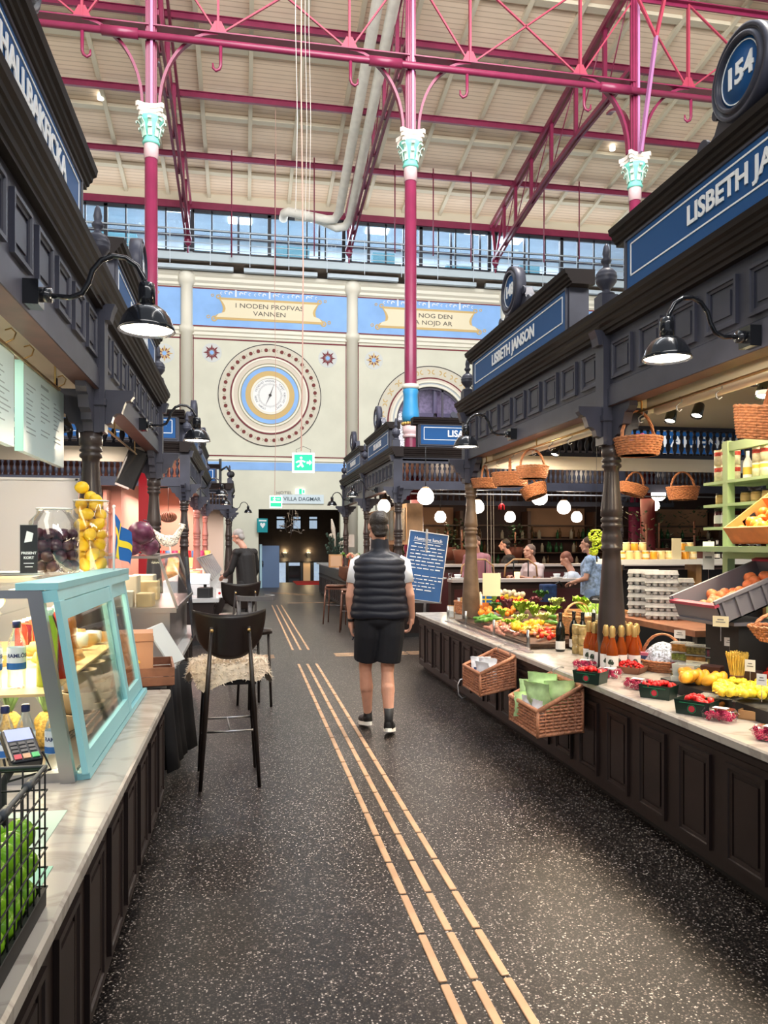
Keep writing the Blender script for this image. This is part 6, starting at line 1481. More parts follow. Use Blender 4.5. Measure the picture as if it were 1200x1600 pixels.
# green shelving
M_green=mat('pale_green_paint',(.36,.50,.26),.5,noise=(4,.1)); GX=3.3
t=thing('green_shelf','pale green painted shelving with jars and cans at the right edge','shelf',(GX,4.3,0))
for y in (4.80,3.55):
    for x in (GX,GX+.34): MB().box((x-.028,y-.028,0),(x+.028,y+.028,2.27)).obj('upright',M_green,t,True)
for z in (2.0,1.84,1.68): MB().box((GX-.03,3.4,z-.02),(GX+.38,5.05,z)).obj('shelf_board',M_green,t,True)
MB().box((GX-.02,3.5,2.2),(GX+.02,4.85,2.26)).obj('top_rail',M_green,t,True); MB().box((GX-.30,3.3,1.51),(GX+.38,4.85,1.545)).obj('table_board',M_green,t,True); MB().box((GX-.03,3.5,1.46),(GX,4.8,1.51)).obj('front_rail',M_green,t,True)
def can(loc,lab,grp,body,h=.12,r=.035,name='food_can',band=None):
    t=thing(name,lab,'can',loc,0,grp); MB().lathe([(r,0),(r,h)],n=16).obj('body',body,t); MB().lathe([(r*1.02,h*.97),(r*1.02,h),(0,h)],n=16).obj('lid',M_lidg,t)
    if band: MB().lathe([(r*1.01,h*.6),(r*1.01,h*.85)],n=16,cap=False).obj('printed_band',band,t)
M_canw=mat('cream_can_label',(.72,.68,.50),.5,noise=(40,.2)); M_redb=mat('red_fruit_print',(.55,.06,.04),.5,noise=(60,.6)); M_yelb=mat('yellow_print',(.75,.55,.08),.5)
for k in range(4):
    can((GX+.05+.07*(k%2),4.90+.08*(k//2),2.0),'cream can with red fruit print on the far end of the top green shelf','cans on the far end of the top green shelf',M_canw,.12,.035,band=M_redb)
    can((GX+.05+.07*(k%2),4.90+.08*(k//2),2.12),'cream can with red fruit print, upper layer at the far end of the top shelf','upper cans on the far end of the top shelf',M_canw,.11,.035,band=M_redb)
for k,y in enumerate((4.56,4.48)):
    for q in range(2): can((GX+.05,y,2.0+.10*q),'patterned can in the two-high stack on the top green shelf','stacked cans on the top green shelf',M_canw,.10,.036,band=M_redb if q else M_yelb)
t=thing('cordial_bottle','white and yellow cordial bottle beside the near cans on the top green shelf','bottle',(GX+.06,4.68,2.0)); MB().lathe([(.028,0),(.03,.01),(.03,.11),(.012,.15),(.012,.19),(0,.19)],n=14).obj('body',M_white,t); MB().lathe([(.0305,.03),(.0305,.08)],n=14,cap=False).obj('yellow_label',M_yelb,t)
for k,(y,lm) in enumerate(((4.36,M_paper),(4.24,M_paper),(4.05,M_paper),(3.9,M_card))): jar((GX+.08,y,2.0),'dark preserve jar with white label on the top green shelf','dark jars on the top green shelf',.036,.11,mat('dark_jam',(.06,.01,.015),.15),M_matblack,labm=lm)
for k in range(6): jar((GX+.06,4.98-.09*k if k<2 else 4.70-.11*(k-2),1.84),'small jar with tan lid on the middle green shelf','small jars on the middle green shelf',.034,.08,M_jamjar,M_matblack,labm=mat('tan_label',(.55,.38,.16),.6))
for k in range(4): jar((GX+.05+.08*(k%2),4.9+.08*(k//2),1.68),'tall dark red jar on the lowest green shelf beside the wooden crates','dark red jars on the lowest green shelf',.036,.13,mat('dark_jam',(.06,.01,.015),.15),M_matblack,labm=M_paper)
# tilted light wood crates of citrus
M_lw=mat('orange_pine',(.58,.24,.07),.5,noise=(10,.2))
for i,(y0,z0,x0,l) in enumerate(((3.72,1.56,2.98,'lower tilted pine crate of oranges and lemons before the green shelf'),(3.60,1.74,3.16,'upper tilted pine crate with hand hole behind the lemons'))):
    CM2=Matrix.Translation((x0,y0,z0))@Matrix.Rotation(-.62,4,'Y'); t=thing('pine_crate',l,'crate',(x0,y0,z0))
    Lx,Ly,hz=.36,.56,.12
    for a,b in (((0,0,0),(Lx,Ly,.01)),((0,0,0),(.012,Ly,hz)),((Lx-.012,0,0),(Lx,Ly,hz)),((0,-.01,0),(Lx,0,hz))): MB().box(a,b,CM2).obj('board',M_lw,t,True)
    MB().box((0,Ly,0),(Lx,Ly+.012,hz*.35),CM2).box((0,Ly,hz*.68),(Lx,Ly+.012,hz),CM2).box((0,Ly,hz*.35),(Lx*.35,Ly+.012,hz*.68),CM2).box((Lx*.65,Ly,hz*.35),(Lx,Ly+.012,hz*.68),CM2).obj('end_board',M_lw,t,True)
    MB().box((Lx*.45,0,0),(Lx*.48,Ly,hz*.7),CM2).obj('divider',M_lw,t,True)
    if i==0:
        for k in range(34):
            yy=R_.uniform(.05,.52); q=CM2@Vector((R_.uniform(.05,.31),yy,.05+R_.uniform(0,.03)))
            if yy>.26: put(P_orange,'orange in the lower tilted pine crate','orange','oranges in the lower pine crate',q)
            else: put(P_lemon,'lemon in the lower tilted pine crate','lemon','lemons in the lower pine crate',q)
spot('citrus_spot',(2.9,3.6,2.6),(3.1,4.1,1.7),30,(1,.86,.6),50)
# ledge with honey jars and dark bottles further back
t=thing('white_ledge','white ledge with honey jars behind the egg cartons','ledge',(4.3,7.0,0))
MB().box((3.5,6.85,1.36),(5.4,7.25,1.41)).obj('top',M_white,t,True)
for x in (3.6,4.45,5.3): MB().box((x-.03,6.95,0),(x+.03,7.15,1.36)).obj('support',M_oakl,t,True)
MB().box((3.5,7.1,.0),(5.4,7.14,1.3)).obj('back_panel',M_matblack,t,True)
M_honey=[mat('honey_glass',(.80,.36,.03),.15,emit=.0),mat('pale_honey_glass',(.80,.60,.25),.2)]
for k in range(10): jar((3.62+.085*k,6.95,1.41),'honey jar in the front row on the white ledge','honey jars on the white ledge',.038,.085,M_honey[(k*3//2)%2],M_card,name='honey_jar',labm=M_card if k%3==0 else None)
for k in (1,2,3,8,9): jar((3.60+.085*k,6.97,1.496),'honey jar standing on top of the front row','upper honey jars on the white ledge',.036,.08,M_honey[k%2],M_card,name='honey_jar')
for k in range(7): wine_bottle((4.60+.085*k,7.0,1.41),'small dark bottle at the right end of the white ledge','dark bottles on the white ledge',M_white).scale=(.75,.75,.6)
a=onY(1057,857,6.88); t=thing('yellow_card','tall cream card standing among the honey jars','price card',a); MB().box((-.05,-.002,-.13),(.05,.002,.10)).obj('card',M_card,t)
# yellow green flower heads by the post
a=onX(931,845,2.95); t=thing('hydrangea','yellow-green flower heads hanging left of the main post','flowers',a); mb=MB(); rr=random.Random(9)
for k in range(170):
    w=rr.uniform(0,6.3); s=rr.uniform(-1,1); rr_=math.sqrt(1-s*s); q=(.055,.04,.03)[k%3]; c=Vector((q*rr_*math.cos(w)+(0,.02,-.02)[k%3],q*rr_*math.sin(w),q*s+(.04,-.03,-.09)[k%3])); mb.ball(c,.014,6,4,(1,1,.6))
mb.obj('florets',mat('acid_yellow_petals',(.55,.68,.04),.5,noise=(30,.3)),t); MB().tube([(0,0,.0),(.02,.02,-.18)],.006,6).tube([(0,0,.1),(.02,.02,1.0)],.0015,4).obj('stem',M_matblack,t)
# chalk board on an easel
Bc=onY(664,885,10.0); t=thing('easel_board','blue chalk menu board with white writing on an easel beside the vegetable stall','menu board',(Bc.x,10.0,0),-.15)
MM=Matrix.Translation((0,0,Bc.z))@Matrix.Rotation(.14,4,'Y')@Matrix.Rotation(-.10,4,'X')
MB().box((-.255,0,-.45),(.255,.02,.45),MM).obj('blue_board',mat('blue_chalkboard',(.015,.09,.26),.5,noise=(3,.2)),t)
mb=MB()
for a,b in (((-.265,-.008,-.46),(-.255,.025,.46)),((.255,-.008,-.46),(.265,.025,.46)),((-.265,-.008,-.46),(.265,.025,-.45)),((-.265,-.008,.45),(.265,.025,.46))): mb.box(a,b,MM)
mb.obj('frame',M_steel,t)
mb=MB(); rr=random.Random(2)
mb.merge(textmesh('Husmans lunch',.062,.0008,bold=.001),MM@Matrix.Translation((0,-.002,.36))@TX)
mb.box((-.2,-.003,.325),(.2,-.001,.329),MM)
z=.29
for k in range(13):
    if k in (8,): z-=.05
    x=-.22+(.04 if k in (0,11,12) else 0); e=.2 if k not in (0,10,11,12) else .14
    while x<e: l=rr.uniform(.03,.10); mb.box((x,-.003,z),(x+l,-.001,z+rr.uniform(.008,.014)),MM); x+=l+.018
    z-=.047
mb.obj('chalk_writing',M_white,t)
MB().bar((-.02,.05,0),(.03,.03,Bc.z+.5),.03).bar((.03,.5,0),(.03,.05,Bc.z+.4),.03).obj('easel_leg',M_steel,t)
MB().bar((-.2,.02,Bc.z-.47),(.22,.02,Bc.z-.49),.025).obj('ledge',M_steel,t)
# hook on the counter foot
tag(MB().tube([(2.10,7.05,.28),(2.02,7.05,.27),(2.0,7.05,.22),(2.0,7.03,.14),(2.03,7.02,.10),(2.07,7.02,.11)],.008,8).obj('wall_hook',M_steel),'bent steel hook at the foot of the right counter front','hook')
# ================= GOODS ON THE LEFT =================
def P_(u,v,d=0): return Vector((-.58-.11*v+d*.98,2.95+u,.70+.70*v+d*.12))
t=thing('display_case','pale blue framed glass display case on the near left worktop','display case',(-1.0,3.78,.70))
def pbar(mb,u0,v0,u1,v1,th=.03,d0=0):
    a=[P_(u0,v0,d0),P_(u1,v0,d0),P_(u1,v1,d0),P_(u0,v1,d0)]; b=[P_(u0,v0,d0+th),P_(u1,v0,d0+th),P_(u1,v1,d0+th),P_(u0,v1,d0+th)]
    mb.add(a+b,[(0,1,2,3),(7,6,5,4),(0,4,5,1),(1,5,6,2),(2,6,7,3),(3,7,4,0)])
mb=MB(); pbar(mb,-.0,-.0,1.68,.035,.05,-.02); mb.obj('sill',M_teal,t,True)
for (u0,u1,d) in ((-.035,1.06,.012),(.98,1.66,-.012)):
    mb=MB(); pbar(mb,u0,.04,u0+.075,.93,.022,d); pbar(mb,u1-.065,.04,u1,.93,.022,d); pbar(mb,u0+.02,.045,u1-.02,.135,.020,d+.001); pbar(mb,u0+.02,.83,u1-.02,.925,.020,d+.001)
    o=mb.obj('sliding_door',M_teal,t,True)
    g=MB(); pbar(g,u0+.07,.13,u1-.06,.84,.004,d+.008); g.v=[tuple(Vector(v)-t.location) for v in g.v]; g.obj('door_glass',M_shield,o)
mb=MB(); pbar(mb,-.03,.93,1.70,.99,.06,-.03); mb.box((-.80,2.92,1.395),(-.655,4.64,1.42)); mb.obj('top_rail',M_teal,t,True)
mb=MB(); mb.bar((-.62,2.93,.70),(-.735,2.93,1.39),.05,.035,(0,1,0)); mb.box((-1.5,2.93,1.365),(-.72,2.96,1.395)); mb.box((-1.5,2.93,.70),(-.60,2.97,.735)); mb.box((-1.5,2.93,.70),(-1.47,2.96,1.39)); mb.obj('steel_end_frame',M_steel,t,True)
MB().box((-1.5,2.93,1.395),(-.80,4.64,1.405)).obj('glass_top',M_glass2,t,True)
MB().box((-1.5,2.95,.70),(-1.49,4.62,1.39)).obj('back_panel',M_cream,t,True)
MB().box((-1.48,2.97,.705),(-.62,4.6,.715)).obj('steel_base',M_steel,t,True)
MB().box((-1.48,2.97,1.005),(-.70,4.6,1.015)).obj('middle_shelf',mat('lit_shelf_wood',(.62,.45,.22),.5),t,True)
MB().box((-1.48,2.97,1.215),(-1.15,4.6,1.222)).obj('upper_shelf',M_glass2,t,True)
MB().box((-.85,3.0,1.378),(-.80,4.55,1.392)).obj('light_strip',mat('case_strip_glow',(1,.95,.8),.5,emit=8,ecol=(1,.86,.55)),t,True)
area('case_fill_low',(-.85,3.7,.995),.2,1.3,6,(1,.84,.55))  # added fill for the dim space below the middle shelf
area('case_light',(-.95,3.78,1.37),.25,1.5,15,(1,.84,.52))
def water_bottle(loc,label,grp):
    t=thing('water_bottle',label,'bottle',loc,.4,grp)
    MB().lathe([(0,.004),(.028,0),(.033,.01),(.031,.05),(.033,.08),(.033,.155),(.030,.175),(.015,.215),(.0125,.225),(.0125,.24)],n=18).obj('clear_body',glassmat('water_bottle_plastic',(.93,.97,1),.5,.05),t)
    MB().lathe([(.0338,.072),(.0338,.155)],n=24,cap=False).obj('paper_label',mat('pale_bottle_label',(.72,.80,.88),.5),t)
    MB().lathe([(.0342,.074),(.0342,.098)],n=24,cap=False).obj('blue_band',mat('label_blue',(.03,.15,.45),.5),t)
    MB().lathe([(.015,.228),(.0155,.25),(.013,.254),(0,.254)],n=14).obj('navy_cap',mat('navy_cap_plastic',(.02,.03,.12),.35),t)
    mb=MB(); me=textmesh('RAMLÖSA',.020,.0,bold=.0006)
    for v in me.vertices: pass
    vs=[]
    for v in me.vertices: a=-PI/2+v.co.x/.0345; vs.append((.0346*math.cos(a),.0346*math.sin(a),.125+v.co.y))
    mb.add(vs,[tuple(p.vertices) for p in me.polygons]); mb.obj('lettering',mat('label_navy_ink',(.03,.05,.15),.5),t,fix=False)
    return t
wb=water_bottle((0,0,0),'x','Ramlosa')
q=onZ(85,1205,.716); wb.location=q; wb['label']='clear water bottle nearest the steel case frame on the base, label showing'; wb['group']='clear water bottles in the display case'
for px,py,z,l in ((40,1208,.716,'clear water bottle behind the payment terminal in the case'),(8,1212,.716,'clear water bottle at the left photo edge on the case base'),(26,1075,1.016,'large looking water bottle standing on the middle case shelf'),(-12,1078,1.016,'water bottle cut by the photo edge on the middle shelf')):
    q=onZ(px,py,z); dup(wb,q,.5,l,'clear water bottles in the display case')
def pineapple(loc,lab):
    t=thing('pineapple',lab,'pineapple',loc); MB().lathe([(0,0),(.03,.0),(.048,.03),(.052,.07),(.045,.115),(.025,.14),(0,.145)],n=16).obj('body',mat('pineapple_skin',(.45,.28,.06),.6,noise=(70,.6),bump=(90,.8,.006)),t)
    mb=MB()
    for k in range(26):
        w=k*2.4; tl=.25+.75*k/26; h=.06+.09*(1-abs(k-16)/20); d=Vector((math.cos(w),math.sin(w),0)); s=Vector((-d.y,d.x,0))*.009; r=.065*(1-k/32)
        a=Vector((0,0,.135+.001*k)); mb.add([a-s,a+s,a+d*r*.6+Vector((0,0,h*.6))+s*.8,a+d*r*.6+Vector((0,0,h*.6))-s*.8,a+d*r+Vector((0,0,h))],[(0,1,2,3),(3,2,4)])
    mb.obj('crown_leaves',mat('pineapple_leaf',(.16,.26,.10),.5,noise=(30,.3)),t,fix=False)
q=onZ(72,1165,.716); pineapple((q.x,q.y,.716),'pineapple with grey green crown behind the nearest water bottle'); q=onZ(22,1170,.716); pineapple((q.x-.03,q.y+.05,.716),'second pineapple half hidden at the left edge of the case')
def tub(loc,lab,grp,r=.075,h=.09,food=M_lemon):
    t=thing('kraft_tub',lab,'food tub',loc,0,grp); MB().lathe([(0,0),(r*.8,0),(r,h),(r*1.04,h+.003),(r*.96,h+.004),(r*.95,h-.01)],n=22).obj('paper_tub',mat('kraft_paper',(.42,.33,.22),.6),t); MB().lathe([(0,h-.012),(r*.95,h-.01)],n=22).obj('clear_lid',mat('yellow_salad',(.80,.55,.16),.5,noise=(60,.4)),t); return t
i=0
for q in (Vector((-.725,3.62,0)),Vector((-.73,3.86,0)),Vector((-.735,4.12,0))):
    for k in range(3): tub((q.x,q.y,.716+.095*k),'kraft paper tub in the stacks behind the sliding glass door','kraft tubs stacked in the display case'); 
for k in range(3): tub((-1.05-.02*k,3.25+.22*k,1.016),'kraft tub with yellow salad on the middle shelf','kraft tubs on the middle case shelf',.07,.05)
def juice(loc,lab,grp,m,h=.23,r=.036):
    t=thing('juice_carafe',lab,'bottle',loc,0,grp); MB().lathe([(0,0),(r,.0),(r,h*.72),(r*.5,h*.92),(r*.5,h*.94)],n=16).obj('bottle_body',m,t); MB().lathe([(r*.55,h*.93),(r*.55,h),(0,h)],n=12).obj('cap',M_white,t); return t
M_j=[mat('green_juice',(.42,.62,.05),.15),mat('red_juice',(.45,.03,.02),.15),mat('orange_juice',(.90,.28,.02),.2),mat('dark_red_juice',(.12,.01,.02),.12)]
for i,(px,py) in enumerate(((110,1000),(124,990),(133,986),(141,981),(148,976))):
    juice((-.745-.015*(i%2),3.14+.085*i,1.016),('green juice bottle','dark red juice bottle','red juice bottle','orange juice bottle nearer the door','orange juice bottle farther from the door')[i]+' seen through the pale blue door','',M_j[(0,3,1,2,2)[i]],.29,.038) 
for o in list(bpy.data.objects):
    if o.get('group')=='': del o['group']
t=thing('wire_rack','thin wire rack on the lit shelf holding the dark red bottles','rack',onX(62,1060,-1.02)); mb=MB()
base=t.location; base.z=1.016
for k in range(8): mb.tube([(0,-.14+.045*k,0),(0,-.14+.045*k,.15),(-.10,-.14+.045*k,.16)],.002,5)
mb.tube([(0,-.15,.15),(0,.2,.15)],.0025,5).tube([(0,-.15,.01),(0,.2,.01)],.0025,5); mb.obj('wires',M_brass,t)
for k in range(5): juice((base.x-.055,base.y-.12+.075*k,1.016),'dark red bottle with pale cap in the wire rack on the lit shelf','dark red bottles in the wire rack',M_j[3] if k%2 else M_j[1],.17,.03)
def loaf(label,loc,rz,L=.2,r=.035,m=None,grp=None):
    t=thing('baguette_roll',label,'bread',loc,rz,grp); MB().tube([(-L/2,0,r*.6),(-L*.42,0,r),(0,0,r*1.1),(L*.42,0,r),(L/2,0,r*.6)],[.006,r*.8,r,r*.8,.006],12).obj('crust',m or mat('bread_crust',(.62,.36,.13),.6,noise=(18,.35)),t); MB().tube([(-L*.25,0,r),(0,0,r*1.12),(L*.25,0,r)],[r*1.02,r*1.06,r*1.02],12).obj('paper_wrap',M_paper,t)
for k in range(7): loaf('filled baguette roll in paper on the case shelf near the far door','',(0),.2) if False else loaf('filled baguette roll wrapped in paper at the far end of the case',(-.82-.05*(k%3),3.66+.12*k,1.02+.03*(k%2)),.3,.22,.034,None,'baguette rolls at the far end of the case')
for k in range(9): loaf('yellow bread roll on the glass shelf under the case top',(-1.3+.05*(k%2),3.05+.16*k,1.226),.2*k,.17,.04,mat('yellow_bread',(.80,.52,.14),.6,noise=(18,.3)),'bread rolls on the upper case shelf')
t=thing('wire_tray','wire mesh tray at the foot of the sliding doors','tray',(-.70,3.9,.72)); mb=MB()
for k in range(26): mb.bar((-.78,3.3+.05*k,.72),(-.64,3.3+.05*k,.80),.003)
for k in range(5): mb.bar((-.78+.033*k,3.3,.72+.02*k),(-.78+.033*k,4.55,.72+.02*k),.003)
mb.obj('mesh',M_matblack,t,True)
# paper sheets on the worktop
tag(MB().box((-.92,1.62,.7005),(-.50,2.17,.703)).obj('menu_sheet',mat('mint_paper',(.30,.60,.46),.6)),'mint green printed sheet on the left worktop beside the wire basket','paper')
tag(MB().box((-1.0,2.22,.7005),(-.56,2.62,.7025)).obj('menu_sheet',mat('white_mint_paper',(.45,.60,.52),.6)),'pale printed menu sheet on the left worktop below the terminal','paper')
# ---- wire basket of green apples ----
bx0,bx1,by0,by1,bz0,bz1=-.86,-.465,1.25,1.94,.705,1.03
t=thing('wire_basket','black wire basket of green apples in the bottom left corner','basket',(-.66,1.6,.70))
MB().box((bx0,by0,.702),(bx1,by1,.712)).box((bx1-.006,by0,.702),(bx1+.003,by1,.745)).box((bx0,by1-.004,.702),(bx1,by1+.003,.745)).obj('base_tray',M_matblack,t,True)
mb=MB()
n=14
for k in range(n+1): y=by0+(by1-by0)*k/n; mb.tube([(bx1,y,.71),(bx1,y,bz1)],.0022,6)
for k in range(9): x=bx0+(bx1-bx0)*k/8; mb.tube([(x,by1,.71),(x,by1,bz1)],.0022,6); mb.tube([(x,by0,.71),(x,by0,bz1)],.0022,6)
for k in range(7): z=.745+.046*k; mb.tube([(bx0,by0,z),(bx1,by0,z),(bx1+.004,by0,z),(bx1+.004,by1+.004,z),(bx0,by1+.004,z),(bx0,by0,z)],.0024,6)
mb.obj('wire_mesh',M_matblack,t,True)
MB().tube([(bx0,by0,bz1),(bx1,by0,bz1),(bx1,by1,bz1),(bx0,by1,bz1),(bx0,by0,bz1)],.006,10).obj('rim',mat('grey_black_coating',(.05,.06,.07),.4),t,True)
mb=MB()
for y in (1.42,1.62,1.80): mb.tube([(bx1,y-.022,bz1),(bx1,y+.022,bz1)],.010,10)
mb.obj('rim_collar',mat('grey_black_coating',(.05,.06,.07),.4),t,True)['kind']='stuff'
for z in range(3):
    for c in range(5):
        for k in range(9):
            if z<2 and 1<c: continue
            put(P_apple,'shiny green apple piled in the black wire basket','apple','green apples in the wire basket',(bx1-.042-.072*c+R_.uniform(-.004,.004)-(.0 if z%2==0 else .0),by0+.042+.0745*k+R_.uniform(-.003,.003)+(0 if z%2==0 else .015*0),.752+.070*z+R_.uniform(-.002,.003)),sc=1.0)
# payment terminal
q=onY(33,1165,2.45); t=thing('payment_terminal','black card terminal with coloured keys on a stand at the left edge','card terminal',q)
M=Matrix.Rotation(.5,4,'Z')@Matrix.Rotation(.45,4,'X')
MB().bbox((-.045,-.085,-.015),(.045,.075,.012),.012,M).obj('body',M_black,t); MB().box((-.036,.01,.012),(.036,.065,.0135),M).obj('screen',mat('lit_screen',(.3,.35,.6),.2,emit=.4,ecol=(.4,.45,.9)),t)
for i,c in enumerate(((.55,.05,.08),(.6,.35,.2),(.05,.5,.15))): MB().box((-.034+.024*i,-.075,.012),(-.014+.024*i,-.055,.015),M).obj('key',mat('key_%s'%('red','peach','green')[i],c,.4),t)
mb=MB()
for r in range(3):
    for c in range(3): mb.box((-.034+.024*c,-.045+.017*r,.012),(-.016+.024*c,-.034+.017*r,.0145),M)
mb.obj('number_keys',mat('dark_grey_key',(.08,.08,.09),.4),t)
MB().tube([(0,.02,-.02),(-.06,.03,-.12),(-.06,.03,-(q.z-.70))],.012,10).lathe([(.07,-(q.z-.702)),(.07,-(q.z-.71)),(0,-(q.z-.715))],(-.06,.03,0),20).obj('stand',M_matblack,t)
MB().tube([(-.04,-.03,-.03),(-.03,-.02,-.10),(.08,.02,-.08),(.06,0,-.02)],.004,6).obj('cable_loop',M_matblack,t)
# ---- on top of the case ----
ZT=1.421
def glass_jar(loc,lab,r,h,name='glass_jar',neck=True):
    t=thing(name,lab,'jar',loc)
    pr=[(0,.004),(r*.95,0),(r,.01),(r,h*.8),(r*.7,h*.92),(r*.7,h)] if neck else [(0,.004),(r,0),(r,h)]
    MB().lathe(pr,n=28).obj('clear_glass',glassmat('jar_glass',(.97,.99,.99),.3,.03),t)
    MB().tube([(pr[-1][0]*math.cos(2*PI*k/24),pr[-1][0]*math.sin(2*PI*k/24),h) for k in range(24)],.004,6,closed=True).obj('rim',mat('thick_glass_rim',(.75,.80,.80),.1),t); return t
jp=Vector((-.985,4.30,1.406)); glass_jar(jp,'big glass jar full of dark plums on the display case',.125,.34)
for z in range(4):
    for k in range(13):
        r=.092 if k<9 else .035; w=k*2*PI/9+z*.4 if k<9 else k*PI/2
        put(P_plum,'dark plum inside the big glass jar','plum','dark plums in the glass jar',(jp.x+r*math.cos(w),jp.y+r*math.sin(w),jp.z+.037+.056*z+R_.uniform(-.004,.004)),sc=1.02)
lp=Vector((-.86,4.62,1.406)); glass_jar(lp,'tall glass cylinder of yellow lemons behind the plum jar',.095,.40,neck=False)
for z in range(7):
    for k in range(3):
        w=k*2*PI/3+z*.9; put(P_lemon,'yellow lemon inside the tall glass cylinder','lemon','lemons in the glass cylinder',(lp.x+.052*math.cos(w),lp.y+.052*math.sin(w),lp.z+.038+.057*z),sc=1.0)
for k,(a,b) in enumerate(((.0,.42),(-.045,.475),(.035,.40))): put(P_lemon,'yellow lemon heaped above the rim of the glass cylinder','lemon','lemons above the cylinder rim',(lp.x+a,lp.y-.02*k,lp.z+b-.0),sc=1.05)
t=thing('flag','blue and yellow Swedish flag drooping on a small pole beside the display case','flag',(-.70,4.40,1.42)); 
MB().tube([(0,0,0),(0,0,.34)],.006,8).ball((0,0,.345),.010,8,6).obj('pole',M_white,t)
fm=MB(); fy=MB(); n=10
def fp(u,v): # drooping flag
    a=u*.16; return Vector((a*.55+.012*math.sin(u*7+v*2),-.02*u,.315-.15*v*(1+.0*u)-.13*u-.02*math.sin(u*5)))
for (mbx,us,vs_) in ((fm,(0,1),(0,1)),(fy,(.28,.44),(0,1)),(fy,(0,1),(.40,.60))):
    vs=[];fs=[];nu,nv=14,6
    for i in range(nu+1):
        for j in range(nv+1):
            u=us[0]+(us[1]-us[0])*i/nu; v=vs_[0]+(vs_[1]-vs_[0])*j/nv; p=fp(u,v*1.25); p.y+=(-.0025 if mbx is fy else 0); vs.append(p)
    for i in range(nu):
        for j in range(nv): a=i*(nv+1)+j; fs.append((a,a+1,a+nv+2,a+nv+1))
    mbx.add(vs,fs,True)
o=fm.obj('blue_field',mat('flag_blue',(.01,.12,.42),.6),t,fix=False); o=fy.obj('yellow_cross',mat('flag_yellow',(.85,.65,.03),.6),t,fix=False)
q=onY(45,890,3.5); t=thing('menu_stand','narrow black card in a clear stand lettered PRESENT KORT','table card',(q.x,3.5,1.406),.25)
MB().box((-.034,-.002,.03),(.034,.002,.235)).obj('black_card',M_matblack,t); MB().box((-.038,-.004,.0),(.038,.004,.24)).obj('clear_holder',M_glass2,t)
mb=MB().merge(textmesh('PRESENT',.015,.0,bold=.0005),Matrix.Translation((0,-.0026,.115))@TX).merge(textmesh('KORT',.015,.0,bold=.0005),Matrix.Translation((0,-.0026,.095))@TX).box((-.02,-.003,.07),(.02,-.0026,.073)).box((-.015,-.003,.055),(.015,-.0026,.058)); mb.obj('lettering',M_white,t)
MB().prism([(-.018,-.0028,.16),(.012,-.0028,.165),(.018,-.0028,.20),(-.008,-.0028,.21)],(0,-.0006,0)).obj('white_emblem',M_white,t)
t=thing('plate','stack of white plates on the case behind the black card','plates',(-1.03,3.75,1.406))
for k in range(3): MB().lathe([(0,.008*k),(.07,.008*k),(.12,.008*k+.012),(.125,.008*k+.013),(.07,.008*k+.006),(0,.008*k+.005)],n=28).obj('plate',M_white,t)
t=thing('serving_board','pale wooden board lying on the case at the left edge','board',(-1.25,3.55,1.406)); MB().bbox((-.2,-.25,0),(.1,.25,.05),.02).obj('board',mat('pale_board',(.72,.62,.48),.5),t)
t=thing('sneeze_screen','tall frosted screen standing behind the jars on the left','screen',(-1.55,5.0,.70)); MB().box((-2.4,4.99,.72),(-1.02,5.0,1.96)).obj('frosted_pane',mat('frosted_grey',(.55,.54,.54),.35,alpha=.92),t,True); MB().box((-2.4,4.985,1.95),(-1.0,5.005,1.965)).box((-1.02,4.985,.7),(-1.005,5.005,1.96)).obj('edge_strip',mat('pale_grey_edge',(.5,.5,.5),.4),t,True)
# hanging menu boards
for i,(y0,l) in enumerate(((3.02,'nearer pale blue menu board hanging at the left edge'),(4.04,'farther pale blue menu board hanging from hooks under the left fascia'))):
    t=thing('menu_board',l,'menu board',(-1.085,y0+.43,2.02)); L=.87
    MB().box((-1.105,y0,2.02),(-1.07,y0+L,2.465)).obj('board',mat('pale_blue_board',(.50,.66,.72),.35),t,True)
    MB().box((-1.108,y0-.004,2.018),(-1.067,y0,2.467)).obj('teal_edge',mat('mint_edge',(.30,.58,.54),.4),t,True)
    mb=MB(); rr=random.Random(i+5)
    mb.box((-1.0695,y0+.34,2.40),(-1.069,y0+.50,2.415))
    for c in range(3):
        z=2.36
        for k in range(11):
            y=y0+.06+.28*c; w_=rr.uniform(.05,.2)
            if rr.random()<.85: mb.box((-1.0695,y,z),(-1.069,y+w_,z+.006))
            z-=.024
    mb.obj('small_grey_writing',mat('grey_menu_ink',(.25,.33,.38),.6),t,True)['kind']='stuff'
    for y in (y0+.08,y0+L-.08): MB().tube([(-1.087,y,2.465),(-1.087,y,2.49),(-1.05,y,2.51),(-1.04,y,2.54),(-1.06,y,2.56),(-1.087,y,2.55)],.004,6).obj('hook',M_brass,t,True)
rr_=thing('hanging_rail','brass rail with hooks under the near left fascia','rail',(-1.06,1.75,2.46))
MB().tube([(-1.06,1.75,2.46),(-1.06,4.75,2.46)],.009,8).obj('rod',M_brass,rr_,True)
for y in (2.0,3.3,4.65): MB().tube([(-1.06,y,2.46),(-1.06,y,2.93)],.006,6).obj('hanger',M_brass,rr_,True)
rr_=thing('hanging_rail','brass rail under the far left fascia holding the black panel','rail',(-1.06,5.1,2.46))
MB().tube([(-1.06,5.1,2.46),(-1.06,8.1,2.46)],.009,8).obj('rod',M_brass,rr_,True)
for y in (5.4,6.7,7.9): MB().tube([(-1.06,y,2.46),(-1.06,y,2.93)],.006,6).obj('hanger',M_brass,rr_,True)
q=onX(207,730,-1.1); t=thing('black_screen','tilted black slab-shaped screen hanging between the left posts','screen',q)
M=Matrix.Rotation(PI/2,4,'Z')@Matrix.Rotation(.42,4,'Y'); M=Matrix.Rotation(-.9,4,'Z')@Matrix.Rotation(-.42,4,'Y')
M=Matrix.Rotation(.10,4,'Z')@Matrix.Rotation(.38,4,'Y')
